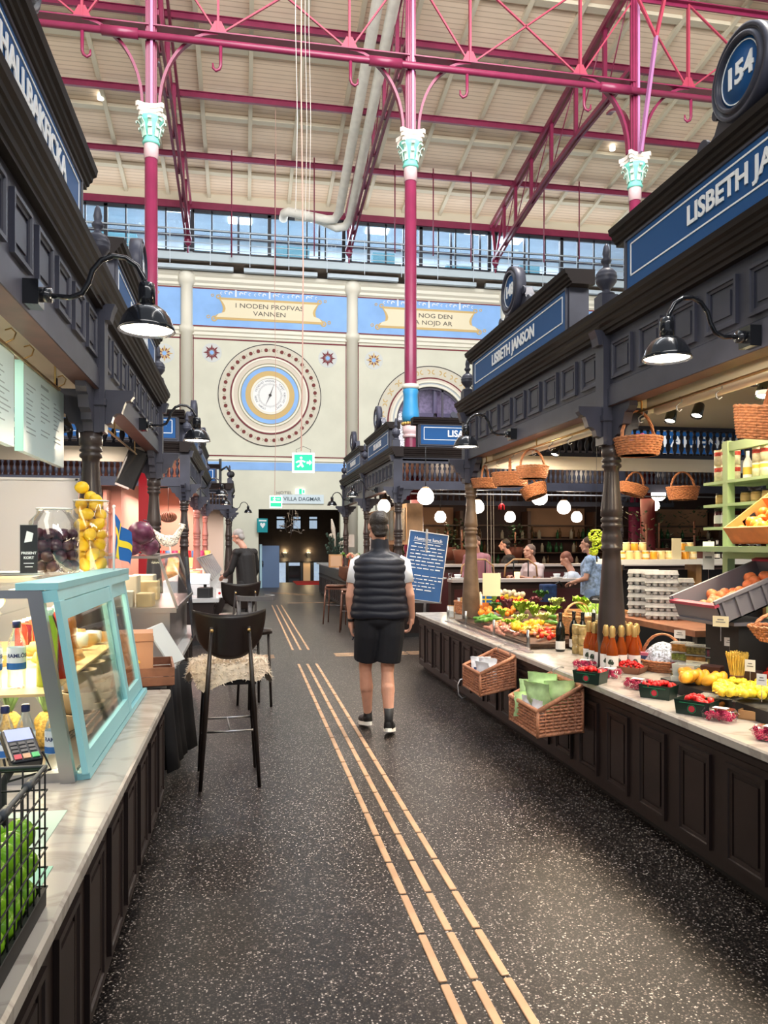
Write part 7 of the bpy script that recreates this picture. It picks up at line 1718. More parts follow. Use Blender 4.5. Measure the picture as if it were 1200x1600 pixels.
MB().bbox((-.10,-.02,-.21),(.10,.02,.19),.02,M).obj('slab',M_black,t); MB().box((-.09,-.022,-.225),(.05,.02,-.205),M).obj('pale_foot',mat('pale_pink_foot',(.6,.5,.5),.4),t); MB().tube([(.06,0,.17),(.07,0,2.46-q.z)],.006,6).obj('hook',M_steel,t)
t=thing('track_spotlight','black spotlight above the farther menu board','spotlight',onX(88,612,-1.3)); MB().lathe([(.035,-.07),(.04,-.05),(.045,.04),(.035,.03)],(0,0,0),14,Matrix.Rotation(2.2,4,'Y')).tube([(0,0,0),(0,0,.2)],.01,6).obj('housing',M_black,t)
for y in (2.7,3.7,4.4,5.8,7.0): track_spot('ceiling spotlight under the cream boards of the left stall',(-1.5,y,2.57),(-1.0,y,1.0),14,'ceiling spotlights of the left stall')
# ---- second left counter: steel glass case with cheeses ----
t=thing('cheese_case','steel framed glass case with cheeses and boxes behind the pale blue case','display case',(-.9,6.85,.70))
x0,x1,y0,y1,z0,z1=-1.45,-.60,6.0,7.75,1.08,1.46
MB().box((x0,y0,.70),(x1+.05,y1,1.04)).obj('lower_cabinet',M_steel,t,True); MB().box((x0,y0-.02,1.04),(x1+.10,y1,1.08)).obj('steel_deck',M_steel,t,True)
mb=MB()
for y in (y0,y1): mb.bar((x1+.10,y,1.08),(x1-.03,y,z1),.02).bar((x0,y,1.08),(x0,y,z1),.02).bar((x0,y,z1),(x1-.03,y,z1),.02)
mb.bar((x1-.03,y0,z1),(x1-.03,y1,z1),.025).bar((x1+.1,y0,1.08),(x1+.1,y1,1.08),.02); mb.obj('frame',M_steel,t,True)
mb=MB().prism([(x0,y0+.005,1.08),(x1+.1,y0+.005,1.08),(x1-.03,y0+.005,z1),(x0,y0+.005,z1)],(0,.004,0)).prism([(x1+.10,y0,1.08),(x1+.105,y0,1.08),(x1-.025,y0,z1),(x1-.03,y0,z1)],(0,y1-y0,0)).box((x0,y0,z1),(x1-.03,y1,z1+.006)); mb.obj('glass_panes',M_glass2,t,True)
area('cheese_light',(-1.05,6.8,1.44),.3,1.3,7,(1,.85,.65))
M_ch=[mat('pale_cheese',(.50,.36,.18),.6,noise=(9,.1)),mat('tan_box_card',(.36,.20,.09),.7),mat('white_cheese',(.55,.48,.36),.6)]
for i,(x,y,w,d,h) in enumerate(((-1.3,6.15,.16,.2,.2),(-1.08,6.2,.14,.2,.26),(-.9,6.12,.14,.16,.12),(-.75,6.2,.12,.2,.10),(-1.2,6.55,.2,.2,.3),(-.95,6.6,.2,.2,.22),(-.8,6.9,.15,.2,.16),(-1.2,7.1,.2,.2,.25),(-.9,7.3,.2,.25,.2))):
    o=tag(MB().bbox((-w/2,-d/2,0),(w/2,d/2,h),.012).obj('cheese_block',M_ch[i%3]),'pale cheese or card block standing in the steel framed glass case','cheese','blocks in the steel framed glass case'); o.location=(x,y,1.081)
# rooster figure
q=onY(264,870,7.15); t=thing('rooster_figure','white speckled rooster figure standing on the steel glass case','figurine',(q.x,q.y,1.467),-.0)
Rm=mat('lattice_white',(.66,.60,.52),.6,noise=(70,.9))
blob('body',[('e',(0,0,.12),(.085,.045,.055)),('c',(.06,0,.15),(.105,0,.23),.035,.022),('e',(.115,0,.245),(.024,.018,.022)),('c',(-.06,0,.14),(-.125,0,.20),.04,.018),('c',(-.10,0,.17),(-.14,0,.22),.02,.012),('c',(.13,0,.24),(.15,0,.235),.007,.003)],.006,Rm,t,1)
mb=MB()
for k in range(4): mb.ball((.095+.014*k,0,.272-.003*k),.010,6,5)
mb.obj('comb',Rm,t); MB().tube([(.01,.02,.08),(.015,.02,0)],.006,6).tube([(.01,-.02,.08),(.015,-.02,0)],.006,6).obj('legs',M_paper,t)
# purple cabbages
M_cab=mat('purple_cabbage',(.13,.03,.07),.35,noise=(14,.6))
P_cab=proto('red_cabbage',MB().ball((0,0,0),.10,16,12,(1,1,.92)).tube([(.02*math.cos(k)+.1*math.sin(.3*k),.09*math.sin(.9*k),.1*math.cos(.3*k)) for k in range(10)],.006,5),M_cab)
for i,(px,py,X) in enumerate(((220,850,0),(204,852,0),(233,853,0))):
    q=onY(px,py,6.25+.2*(i==2)); q.z=1.467+(.09 if i==0 else .072)+(.09 if i==0 else 0); o=put(P_cab,('upper','lower left','lower right')[i]+' purple red cabbage piled beside the flag','cabbage',None,(q.x,q.y,q.z-.0),(0,0,i),1.0 if i==0 else .8)
    if 'group' in o: del o['group']
# cardboard box, wooden crate by the worktop end
q0=onZ(215,1078,.705)
t=thing('cardboard_box','brown cardboard box with a hole showing yellow fruit, beside the crate','box',(-.70,4.98,.80),.12)
MB().box((-.14,-.12,0),(.14,.12,.215)).obj('carton_wall',mat('corrugated_board',(.42,.21,.12),.75,noise=(5,.1)),t); MB().annulus((.04,-.121,.035),0,.024,.001,n=16,a0=0,a1=PI).obj('hand_hole',M_lemon,t); MB().box((-.145,-.125,.165),(.145,.125,.17)).obj('flap_edge',mat('corrugated_edge',(.34,.16,.09),.75),t)
t=thing('slatted_crate','reddish brown slatted wooden crate at the end of the near left worktop','crate',(-.68,5.02,.70),.12)
MB().box((-.23,-.23,.0),(.23,.23,.012)).obj('crate_bottom',M_crate,t)
for z in (.006,.062): 
    MB().box((-.24,-.24,z),(.24,-.228,z+.05)).obj('slat',M_crate,t); MB().box((-.24,.228,z),(.24,.24,z+.05)).obj('slat',M_crate,t); MB().box((.228,-.23,z),(.24,.23,z+.05)).obj('slat',M_crate,t); MB().box((-.24,-.23,z),(-.228,.23,z+.05)).obj('slat',M_crate,t)
# apron-like pale boards leaning (menu easel edges) beside the case
for i,(a,b) in enumerate((((287,870),(300,985)),)):
    p0=onX(a[0],a[1],-.56); p1=onX(b[0],b[1],-.46)
    tag(MB().prism([p0,p0+Vector((0,.35,0)),Vector((p1.x,p1.y+.35,.71)),Vector((p1.x,p1.y,.71))],(.012,0,0)).obj('slanted_panel',mat('dark_glass_panel',(.03,.03,.035),.12)),'dark slanted panel at the aisle side of the steel glass case','panel')
t=thing('pale_board','pale grey board leaning against the end of the steel glass case','board',(-.50,5.75,.70)); MB().prism([(-.52,5.6,.71),(-.44,5.85,.71),(-.60,5.85,.98),(-.68,5.62,.96)],(.012,.0,0)).obj('sheet',mat('pale_grey_card',(.58,.62,.62),.6),t,True)
# till on far counter
q=onY(320,938,12.25); t=thing('cash_register','black till with a lit tilted screen on the far left worktop','till',(q.x,12.35,.72),-.2)
MB().bbox((-.10,-.12,0),(.10,.12,.16),.02).box((-.02,-.02,.16),(.02,.02,.24)).obj('body',M_matblack,t); M=Matrix.Translation((-.08,-.02,.29))@Matrix.Rotation(-.5,4,'X')
MB().box((-.16,-.01,-.09),(.16,.01,.09),M).obj('screen_back',M_white,t); MB().box((-.14,-.012,-.07),(.14,-.0101,.07),M).obj('screen',mat('lit_screen_pale',(.5,.55,.7),.3,emit=.7,ecol=(.7,.75,1)),t)
t=thing('receipt_tag','small white card with red mark beside the till','card',(onY(343,930,12.3).x,12.3,.72)); MB().box((-.05,-.01,0),(.05,.01,.14)).obj('card',M_paper,t); MB().annulus((0,-.011,.07),0,.02,.001,n=12).obj('red_mark',M_berry,t)
# glass counter display of the far left block, with cartons inside
t=thing('glass_counter','long glass fronted counter display of the far left stall, lit pink','display case',(-.85,15.6,.72))
MB().box((-1.3,13.0,.72),(-.55,18.6,.95)).obj('white_base',M_white,t,True)
mb=MB()
for k in range(9): y=13.0+.7*k; mb.bar((-.52,y,.95),(-.75,y,1.32),.03)
mb.bar((-.75,13,1.32),(-.75,18.6,1.32),.03); mb.obj('steel_ribs',M_steel,t,True)
MB().prism([(-.52,13,.95),(-.515,13,.95),(-.745,13,1.32),(-.75,13,1.32)],(0,5.6,0)).obj('slanted_glass',M_glass2,t,True)
for k in range(14):
    o=tag(MB().bbox((-.08,-.12,0),(.08,.12,.12),.01).obj('pastry_box',(mat('pale_box_a',(.75,.70,.65),.6),mat('pale_box_b',(.60,.25,.20),.6),mat('pale_box_c',(.70,.55,.25),.6))[k%3]),'small pastry box inside the pink lit glass counter','box','pastry boxes in the far left glass counter'); o.location=(-.85-.15*(k%2),13.3+.37*k,.952)
# ================= BAR STOOLS =================
M_stool=mat('dark_walnut',(.013,.008,.007),.35,noise=(7,.25)); M_fleece=mat('sheepskin',(.72,.62,.50),.95,noise=(30,.15))
def bar_stool(label,loc,rz,fleece=True,m=M_stool,low=False,group=None):
    t=thing('bar_stool',label,'bar stool',loc,rz,group); sh=.76 if not low else .46
    # local: sits facing +y, backrest at -y
    legs=[((-.185,-.235,0),(-.115,-.262,sh+.275)),((.185,-.235,0),(.115,-.262,sh+.275)),((-.19,.21,0),(-.15,.17,sh-.02)),((.19,.21,0),(.15,.17,sh-.02))]
    for i,(a,b) in enumerate(legs):
        a=Vector(a); b=Vector(b); MB().tube([a,a.lerp(b,.5),b],[.012,.0155,.014] if i>1 else [.0125,.0165,.011],12).obj('leg',m,t)
    MB().bar((-.165,-.20,sh-.085),(.165,-.20,sh-.085),.02,.035).bar((-.16,.18,sh-.07),(.16,.18,sh-.07),.02,.035).bar((-.16,-.2,sh-.07),(-.16,.18,sh-.07),.02,.03).bar((.16,-.2,sh-.07),(.16,.18,sh-.07),.02,.03).obj('seat_frame',m,t)
    if not low:
        MB().tube([(-.178,-.20,.36),(.178,-.20,.36)],.007,8).tube([(-.182,.198,.36),(.182,.198,.36)],.007,8).tube([(0,-.2,.36),(0,.198,.36)],.005,8).obj('stretcher',M_steel,t)
    MB().lathe([(0,-.02),(.19,-.02),(.21,0),(.2,.02),(0,.012)],(0,.0,sh-.02),28,sx=1.02,sy=.98).obj('seat',m,t)
    # curved backrest shell
    vs=[];fs=[];nu,nv=20,10
    for side in (0,1):
        for j in range(nv+1):
            for i in range(nu+1):
                u=i/nu*2-1; v=j/nv
                top=.36+.018*u*u*1.6-.012; bot=.065+.12*abs(u)**2.6
                z=sh+bot+(top-bot)*v; w=.235*(1-.12*(1-v)**2)
                x=u*w; y=-.225+.11*u*u-.02*v+(.012 if side else 0)
                vs.append((x,y,z))
    N=(nu+1)*(nv+1)
    for side in (0,1):
        for j in range(nv):
            for i in range(nu): a=side*N+j*(nu+1)+i; fs.append((a,a+1,a+nu+2,a+nu+1))
    for i in range(nu): fs.append((i,i+1,N+i+1,N+i)); a=nv*(nu+1)+i; fs.append((a,a+1,N+a+1,N+a))
    for j in range(nv): a=j*(nu+1); fs.append((a,a+nu+1,N+a+nu+1,N+a)); a+=nu; fs.append((a,a+nu+1,N+a+nu+1,N+a))
    MB().add(vs,fs,True).obj('backrest',m,t)
    for s in (-1,1): MB().lathe([(.012,0),(.012,.006),(0,.007)],(s*.115,-.276,sh+.255),10,Matrix.Rotation(PI/2,4,'X')).obj('brass_stud',M_brass,t)
    if fleece:
        rr=random.Random(5); mb=MB(); vs=[];fs=[];n=40;mm=9
        def sp(w,f):
            r=(.30+.02*math.sin(3*w+1)+.02*math.sin(5*w))*f; x=r*1.12*math.cos(w); y=r*math.sin(w)
            hp=math.hypot(x/1.1,y); dr=max(0,hp-.225); q=(.225+dr*.35)/hp if dr>0 else 1; return Vector((x*q,y*q-.012,sh+.035-dr*1.5+.006*math.sin(9*w)*f))
        for j in range(mm+1):
            for i in range(n): vs.append(sp(2*PI*i/n,(j+.01)/mm))
        for j in range(mm):
            for i in range(n): fs.append((j*n+i,j*n+(i+1)%n,(j+1)*n+(i+1)%n,(j+1)*n+i))
        mb.add(vs,fs,True)
        for k in range(2600):   # curly locks
            w=rr.uniform(0,2*PI); f=math.sqrt(rr.uniform(.02,1)); p=sp(w,f); d=Vector((math.cos(w)*f,math.sin(w)*f,.35 if f<.8 else -.5)).normalized(); e=Vector((rr.uniform(-1,1),rr.uniform(-1,1),rr.uniform(-.4,.6))).normalized()
            l=rr.uniform(.012,.026); s=Vector((-d.y,d.x,0)).normalized()*.0035 if abs(d.z)<.99 else Vector((.0035,0,0))
            q1=p+(d+e*.8).normalized()*l*.6; q2=q1+(d*.4+e-Vector((0,0,.4))).normalized()*l*.6
            mb.add([p-s,p+s,q1+s,q1-s,q2],[(0,1,2,3),(3,2,4)],False)
        o=mb.obj('sheepskin',M_fleece,t,fix=False); o['label']='cream curly sheepskin seat cover'
    return t
bar_stool('dark bar stool with a cream sheepskin on its seat, nearest in the aisle',(-.100,5.22,0),.06)
bar_stool('dark round backed bar stool just behind the nearest one, by the grey-haired man',(-.075,9.0,0),.35,False)
t=thing('tub_stool','low grey horseshoe armed stool in the aisle behind the nearest bar stool','bar stool',(.10,7.5,0),.5)
MB().flatbar([(.17*math.sin(a),-.02+.17*math.cos(a),1.045) for a in [PI*.35+PI*1.3*k/16 for k in range(17)]],.045,.03,(0,0,1)).obj('horseshoe_arm',mat('grey_stool_wood',(.12,.12,.13),.3),t); MB().lathe([(0,.70),(.17,.70),(.17,.74),(0,.745)],n=24).obj('seat',M_stool,t)
for a in (.8,2.3,3.9,5.4): MB().tube([(.17*math.cos(a),.17*math.sin(a),0),(.14*math.cos(a),.14*math.sin(a),.72)],.013,8).obj('leg',M_stool,t)
for a in (PI*1.25,PI*.95): MB().tube([(.15*math.cos(a),.15*math.sin(a),.72),(.16*math.cos(a),.16*math.sin(a),1.04)],.02,8).obj('arm_post',mat('grey_stool_wood',(.12,.12,.13),.3),t)
bar_stool('low brown wooden bar chair by the far right counter, left of the walking man',(1.78,15.0,0),1.2,False,mat('warm_brown_wood',(.12,.05,.03),.4,noise=(7,.2)),low=False)
bar_stool('brown wooden bar chair beside the far right counter, half hidden by the walking man',(1.9,13.6,0),1.4,False,mat('warm_brown_wood',(.12,.05,.03),.4))
# ================= FAR RIGHT BLOCK: counter and restaurant =================
counter('counter_cabinet','dark panelled bar counter along the aisle side of the far right stall block',2.28,-1,12.6,24.0,.8,zt=.94)
worktop('pale worktop of the bar counter beyond the walking man',2.24,-1,12.55,24.05,.9,M_wmarble,.94,.98)
t=thing('flower_vase','tall vase of pale dried flowers and dark leaves on the far bar counter','flowers',(onY(524,850,20.5).x,20.5,.98))
MB().lathe([(.06,0),(.08,.1),(.05,.28),(.06,.3)],n=16).obj('vase',M_matblack,t)
mb=MB(); rr=random.Random(8)
for k in range(40): w=rr.uniform(0,6.3); r=rr.uniform(.05,.3); z=rr.uniform(.35,.85); mb.tube([(0,0,.28),(r*.5*math.cos(w),r*.5*math.sin(w),z*.7),(r*math.cos(w),r*math.sin(w),z)],.006,5).ball((r*math.cos(w),r*math.sin(w),z),.035,6,4,(1,.5,1.3))
mb.obj('dark_leaves',mat('dark_foliage',(.03,.06,.04),.6),t); MB().tube([(0,0,.4),(-.02,0,.75),(-.06,0,1.0),(-.1,0,1.25)],[.01,.04,.06,.02],8).ball((-.1,.05,.8),.07,8,6).ball((.15,.05,.6),.06,8,6).obj('pale_plumes',mat('pampas_cream',(.62,.55,.45),.8,noise=(40,.3)),t)
t=thing('wooden_box','pale wooden framed box on the far bar counter','box',(onY(524,878,19).x,19,.98)); MB().box((-.16,-.1,0),(.16,.1,.32)).obj('box_body',M_oakl,t); MB().box((-.13,-.105,.03),(.13,-.1001,.29)).obj('kraft_face',mat('pale_kraft',(.58,.38,.24),.7),t)
for k in range(9):
    q=(2.45+.12*(k%2),14.2+.6*k,.98); t=thing('counter_jar','small preserve or flower jar along the far bar counter','jar',q,0,'jars along the far bar counter'); MB().lathe([(.05,0),(.06,.12),(.045,.2),(.05,.22)],n=12).obj('glass_body',(M_juice,M_jamjar,mat('pink_glassware',(.5,.2,.2),.2))[k%3],t); mb=MB()
    for j in range(7): w=j*.9; mb.ball((.07*math.cos(w),.07*math.sin(w),.28+.03*(j%3)),.035,6,5)
    mb.obj('flower_heads',(mat('peach_bloom',(.7,.3,.2),.6),mat('cream_bloom',(.7,.6,.45),.6),M_leaf)[k%3],t)
# shop cabinet shelves in the far right block's aisle side
t=thing('wooden_cupboard','pale wooden glazed cupboard doors hanging in the far right stall','cupboard',(2.75,15.5,1.6))
mb=MB()
for k in range(4): y=13.6+1.1*k; mb.box((2.9,y,1.55),(3.2,y+.9,2.3))
mb.obj('cupboard_body',mat('golden_oak',(.36,.20,.09),.5,noise=(6,.2)),t,True)
mb=MB()
for k in range(4): y=13.6+1.1*k; mb.box((2.88,y+.08,1.63),(2.9,y+.42,2.22)).box((2.88,y+.48,1.63),(2.9,y+.82,2.22))
mb.obj('door_panes',mat('dim_cupboard_glass',(.20,.15,.10),.15),t,True)['kind']='stuff'
for i,px,py,Y in ((0,575,850,17),(1,548,845,19.5),(2,560,880,18)):
    q=onY(px,py,Y); o=tag(MB().box((-.09,-.01,-.16),(.09,.01,.16)).obj('hanging_paper',M_paper),('upright white sheet','small white sheet','low white sheet')[i]+' hanging in the far right stall left of the walking man','paper'); o.location=q
# back wall and dark interior of the restaurant
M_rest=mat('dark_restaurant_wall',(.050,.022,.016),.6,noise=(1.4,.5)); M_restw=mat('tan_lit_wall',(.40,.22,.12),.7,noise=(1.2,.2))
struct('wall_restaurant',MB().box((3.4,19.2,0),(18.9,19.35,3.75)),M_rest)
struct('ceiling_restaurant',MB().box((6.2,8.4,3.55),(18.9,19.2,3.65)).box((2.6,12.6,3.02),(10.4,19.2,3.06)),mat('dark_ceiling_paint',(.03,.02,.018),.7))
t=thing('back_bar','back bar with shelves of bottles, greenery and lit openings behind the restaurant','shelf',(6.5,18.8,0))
for z in (1.0,1.35,1.7,2.05): MB().box((3.6,18.7,z-.03),(14,19.15,z)).obj('shelf_board',mat('dark_shelf_wood',(.10,.05,.03),.5),t,True)
for x in (3.6,5.4,7.2,9.0,10.8,12.6,14): MB().box((x-.04,18.7,0),(x+.04,19.15,2.4)).obj('divider',mat('dark_shelf_wood',(.1,.05,.03),.5),t,True)
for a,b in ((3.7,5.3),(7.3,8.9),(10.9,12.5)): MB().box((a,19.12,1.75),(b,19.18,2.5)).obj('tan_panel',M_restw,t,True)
rr=random.Random(21)
BP=proto('bar_bottle',MB().lathe([(0,0),(.04,0),(.04,.18),(.015,.23),(.015,.29),(0,.29)],n=10),mat('bottle_glass_mix',(.10,.05,.02),.1))
BP2=proto('bar_bottle',MB().lathe([(0,0),(.045,0),(.045,.15),(.02,.19),(.02,.22),(0,.22)],n=10),mat('pale_bottle_glass',(.42,.36,.26),.12)); BP3=proto('bar_bottle',MB().lathe([(0,0),(.05,0),(.05,.16),(.018,.2),(.018,.26),(0,.26)],n=10),mat('green_bottle_glass',(.03,.10,.04),.1))
for k in range(150):
    z=(1.0,1.35,1.7)[k%3]; put((BP,BP2,BP3)[rr.randrange(3)],'bottle on the back bar shelves behind the restaurant tables','bottle','bottles on the back bar shelves',(3.75+rr.random()*9.6,18.82+rr.uniform(-.05,.12),z),(0,0,0),rr.uniform(.85,1.15))
def bushy(label,loc,r,h,seed,m):
    t=thing('potted_plant',label,'plant',loc); rr=random.Random(seed); mb=MB()
    for k in range(110):
        w=rr.uniform(0,6.3); u=rr.uniform(.2,1); z=h*(.35+.65*rr.random()); p=Vector((r*u*math.cos(w),r*u*math.sin(w),z)); d=Vector((math.cos(w),math.sin(w),rr.uniform(-.4,.8)))*.09; s=Vector((-math.sin(w),math.cos(w),0))*.03
        mb.add([p,p+d*.5+s,p+d,p+d*.5-s],[(0,1,2,3)])
    mb.obj('foliage',m,t,fix=False); MB().lathe([(r*.35,0),(r*.5,h*.35),(r*.45,h*.36),(0,h*.34)],n=14).obj('pot',mat('terracotta_dark',(.16,.05,.03),.6),t); MB().tube([(0,0,h*.3),(0,0,h*.8)],.02,6).obj('stem',M_crate,t)
for i,(px,Y,z,r,h) in enumerate(((640,14.5,1.0,.35,.9),(722,15.5,1.1,.4,.95),(700,16.5,1.2,.35,.8),(1010,13.5,.9,.5,1.3),(1085,14.0,.9,.5,1.4),(1030,16.0,1.0,.5,1.3),(805,17.2,1.2,.4,.8))): bushy(('left','second','third','fourth','fifth','sixth','seventh')[i]+' of the dark leafy plants inside the restaurant, counting from the left post' if False else ('dark leafy plant %s')%('behind the chalk board top','left of the brown lit post','between the left globe lamps','right of the main post in the restaurant','behind the yellow card','far back right of the main post','under the middle globe lamps')[i],(onY(px,850,Y).x,Y,z),r,h,30+i,mat('dim_foliage',(.03,.055,.02),.6,noise=(10,.4)))
for i,(px,Y,z) in enumerate(((640,14.5,1.0),(722,15.5,1.1),(700,16.5,1.2),(1010,13.5,.9),(1085,14.0,.9),(1030,16.0,1.0),(805,17.2,1.2))):
    x=onY(px,850,Y).x; o=tag(MB().box((-.3,-.3,0),(.3,.3,z)).obj('plant_plinth',M_rest),'dark plinth under the plant %s'%('behind the chalk board top','left of the brown lit post','between the left globe lamps','right of the main post in the restaurant','behind the yellow card','far back right of the main post','under the middle globe lamps')[i],'plinth'); o.location=(x,Y,0)
# long ledges of the dining area
for i,(x0,x1,y,z,l) in enumerate(((3.0,8.6,11.0,1.04,'nearer pale ledge of the dining area above the vegetable display'),(2.9,9.0,13.3,1.20,'farther pinkish ledge of the dining area'))):
    t=thing('dining_ledge',l,'ledge',((x0+x1)/2,y,0)); MB().box((x0,y-.16,z-.045),(x1,y+.16,z)).obj('top',mat('pale_stone_ledge',(.60,.52,.47),.35),t,True); MB().box((x0,y-.05,0),(x1,y+.1,z-.045)).obj('dark_front',M_rest,t,True)
    MB().box((x0+.05,y-.06,.15),(x1-.05,y-.05,z-.15)).obj('panel',mat('maroon_panel',(.09,.018,.018),.5),t,True)
t=thing('curved_chair','pale curved chair back with black bars behind the nearer dining ledge','chair',(onY(790,905,11.4).x,11.4,0))
for dx in (-.45,.25):
    MB().tube([(dx-.27,0,1.05),(dx-.25,0,1.22),(dx-.12,0,1.32),(dx+.12,0,1.32),(dx+.25,0,1.22),(dx+.27,0,1.05)],.014,8).obj('curved_rail',M_oakl,t)
    for q in (-.12,.12): MB().tube([(dx+q,0,1.05),(dx+q,0,1.31)],.010,6).obj('bar',M_matblack,t)
    MB().box((dx-.25,-.02,.62),(dx+.25,.42,.66)).obj('seat',M_oakl,t)
    for a in (-.22,.22):
        for b in (0,.38): MB().bar((dx+a,b,0),(dx+a,b,.64 if b else 1.06),.03).obj('leg',M_oakl,t)
t=thing('table_candle','small glowing glass candle on the dining ledge beside the pink-shirted diner','candle',(onY(808,885,11.0).x,11.0,1.04)); MB().lathe([(.035,0),(.045,.08),(.04,.1)],n=14).obj('glass',mat('candle_glow',(1,.45,.2),.4,emit=2.5,ecol=(1,.42,.18)),t)
for i,px in enumerate((688,715,765,870)):
    q=onY(px,905,11.0); t=thing('tableware','white crockery and glasses on the nearer dining ledge','crockery',(q.x,11.0,1.04),0,'crockery on the nearer dining ledge'); MB().lathe([(0,0),(.07,0),(.10,.02),(0,.012)],n=18).lathe([(.04,.02),(.055,.07),(.05,.07)],n=14).obj('bowl',M_white,t); MB().lathe([(.02,0),(.03,.09),(.028,.09)],(.15,0,0),12).obj('glass',M_glass2,t)
t=thing('stroller','dark pushchair with a blue bag standing by the dining ledge','pushchair',(onY(845,930,9.6).x,9.6,0))
MB().tube([(-.2,0,.1),(.1,0,.75),(.2,0,1.02),(.26,0,1.06),(.30,0,1.0)],.014,8).tube([(.1,0,.1),(-.1,0,.75)],.012,8).obj('frame',M_matblack,t)
MB().bbox((.0,-.09,.80),(.2,.09,1.03),.03).obj('blue_bag',mat('royal_blue_fabric',(.01,.035,.12),.7,noise=(20,.4)),t)
for x,y in ((-.25,-.15),(-.25,.15),(.15,-.15),(.15,.15)): MB().tube([(x,y-.012,.1),(x,y+.012,.1)],.1,16).obj('wheel',M_matblack,t)
# globe pendants
for i,(px,py,r,Y,l) in enumerate(((665,776,13,11.2,'white globe lamp above the chalk board'),(600,791,10,14,'white globe lamp above the walking man'),(843,777,12.5,11.6,'large white globe lamp in front, below the tipped basket'),(881,793,10.5,13.6,'white globe lamp in the middle, left of the main post'),(901,808,8.5,17,'small white globe lamp nearest the main post'),(797,808,8.5,17,'small white globe lamp below the red chillies'),(688,808,9,16,'white globe lamp glowing behind the chalk board top'),(746,792,10.5,13.6,'white globe lamp half hidden by the brown lit post'),(1029,772,11,12.5,'white globe lamp right of the main post'),(1022,790,8.5,15.5,'lower white globe lamp right of the main post'))):
    q=onY(px,py,Y); R=r/1200*(Fv.dot(q)); t=thing('globe_lamp',l,'lamp',q)
    MB().lathe([(0,-R*.98),(R*.55,-R*.88),(R*.92,-R*.5),(R,-R*.05),(R*.88,R*.5),(R*.6,R*.85),(R*.45,R*1.0),(R*.3,R*1.05)],n=24).obj('opal_shade',M_globe,t); MB().lathe([(R*.42,R*.98),(R*.42,R*1.12),(R*.15,R*1.2)],n=14).obj('ceiling_cup',M_oakl,t); MB().tube([(0,0,R*1.1),(0,0,3.02-q.z)],.006,6).obj('rod',M_matblack,t)
    if i<9: point('globe_light',q+Vector((0,-.22,-.15)),11,(1,.82,.6),.08)
t=thing('steel_rail','long thin steel rail across the stalls above the globe lamps','rail',(6,8.6,2.33)); MB().tube([(2.6,11.9,2.36),(9.5,11.9,2.36)],.014,8).obj('rod',M_steel,t,True)
# red-brown iron pillar inside, behind the chalk board
a=onY(651,800,15.2); tag(MB().lathe([(.16,0),(.14,.3),(.13,3.0)],(0,0,0),18).obj('maroon_pillar',mat('maroon_paint',(.10,.012,.015),.4)),'dark maroon pillar behind the chalk board','pillar').location=(a.x,15.2,0)
a=onY(1012,850,14.0); tag(MB().lathe([(.17,0),(.15,.3),(.14,3.0)],(0,0,0),18).obj('maroon_pillar',mat('maroon_paint',(.10,.012,.015),.4)),'dark maroon pillar right of the main post','pillar').location=(a.x,14.0,0)
# lettered sign deep behind the right stall
t=thing('back_sign','dark blue sign lettered ITALIENSK behind the balusters at the right','sign',onY(1085,692,10.3))
MB().box((-1.3,0,-.16),(1.5,.06,.16)).obj('board',M_blue,t); MB().merge(textmesh('ITALIENSK',.22,.004,bold=.006,sx=1.35),Matrix.Translation((.05,-.01,0))@TX).obj('lettering',M_white,t)
MB().box((-1.2,.02,.16),(-1.16,.05,.9)).box((1.3,.02,.16),(1.34,.05,.9)).obj('hanger',M_steel,t)
# valance of the right stall end
tag(MB().box((2.6,8.18,2.40),(6.0,8.22,2.55)).obj('cream_valance',mat('cream_canvas',(.75,.70,.60),.7)),'cream canvas valance along the far end of the right stall','valance')
tag(MB().box((-4.5,8.18,2.40),(-1.0,8.22,2.55)).obj('cream_valance',mat('cream_canvas',(.75,.70,.60),.7)),'cream canvas valance along the far end of the left stall','valance')
# ================= FAR LEFT INTERIOR =================
M_peachw=mat('rose_plaster',(.62,.36,.28),.7,noise=(1,.1))
struct('wall_stall_left',MB().box((-6.6,14.3,0),(-2.15,14.4,3.6)).box((-2.25,14.4,0),(-2.15,19.0,3.0)).box((-2.15,19.1,0),(-1.2,19.2,2.9)),M_peachw)
struct('wall_stall_end',MB().box((-4.0,23.4,0),(-.6,23.5,3.0)),mat('warm_cream_wall',(.66,.52,.44),.7))
t=thing('wall_shelves','pink lit wall shelves of jars and boxes in the far left stall','shelf',(-3.8,14.0,0))
for z in (.9,1.3,1.72,2.12): MB().box((-6.4,13.85,z-.03),(-2.3,14.28,z)).obj('shelf_board',mat('pinkish_shelf',(.40,.20,.15),.5),t,True)
for x in (-6.4,-5.0,-3.65,-2.35): MB().box((x-.03,13.85,0),(x+.03,14.28,2.5)).obj('divider',mat('pinkish_shelf',(.4,.2,.15),.5),t,True)
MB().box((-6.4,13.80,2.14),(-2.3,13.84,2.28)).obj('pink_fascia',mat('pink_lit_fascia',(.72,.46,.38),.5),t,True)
pj=[proto('shelf_jar',MB().lathe([(0,0),(.055,0),(.055,.14),(.045,.16),(.048,.20),(0,.2)],n=10),mat('amber_shelf_jar',(.60,.16,.03),.2)),proto('shelf_jar',MB().lathe([(0,0),(.05,0),(.06,.1),(.03,.18),(.03,.24),(0,.24)],n=10),mat('dark_shelf_jar',(.06,.03,.03),.2)),proto('shelf_box',MB().box((-.07,-.05,0),(.07,.05,.2)),mat('tan_shelf_box',(.46,.30,.20),.6)),proto('shelf_jar',MB().lathe([(0,0),(.05,0),(.05,.17),(.04,.2),(0,.2)],n=10),mat('white_shelf_jar',(.66,.55,.48),.4))]
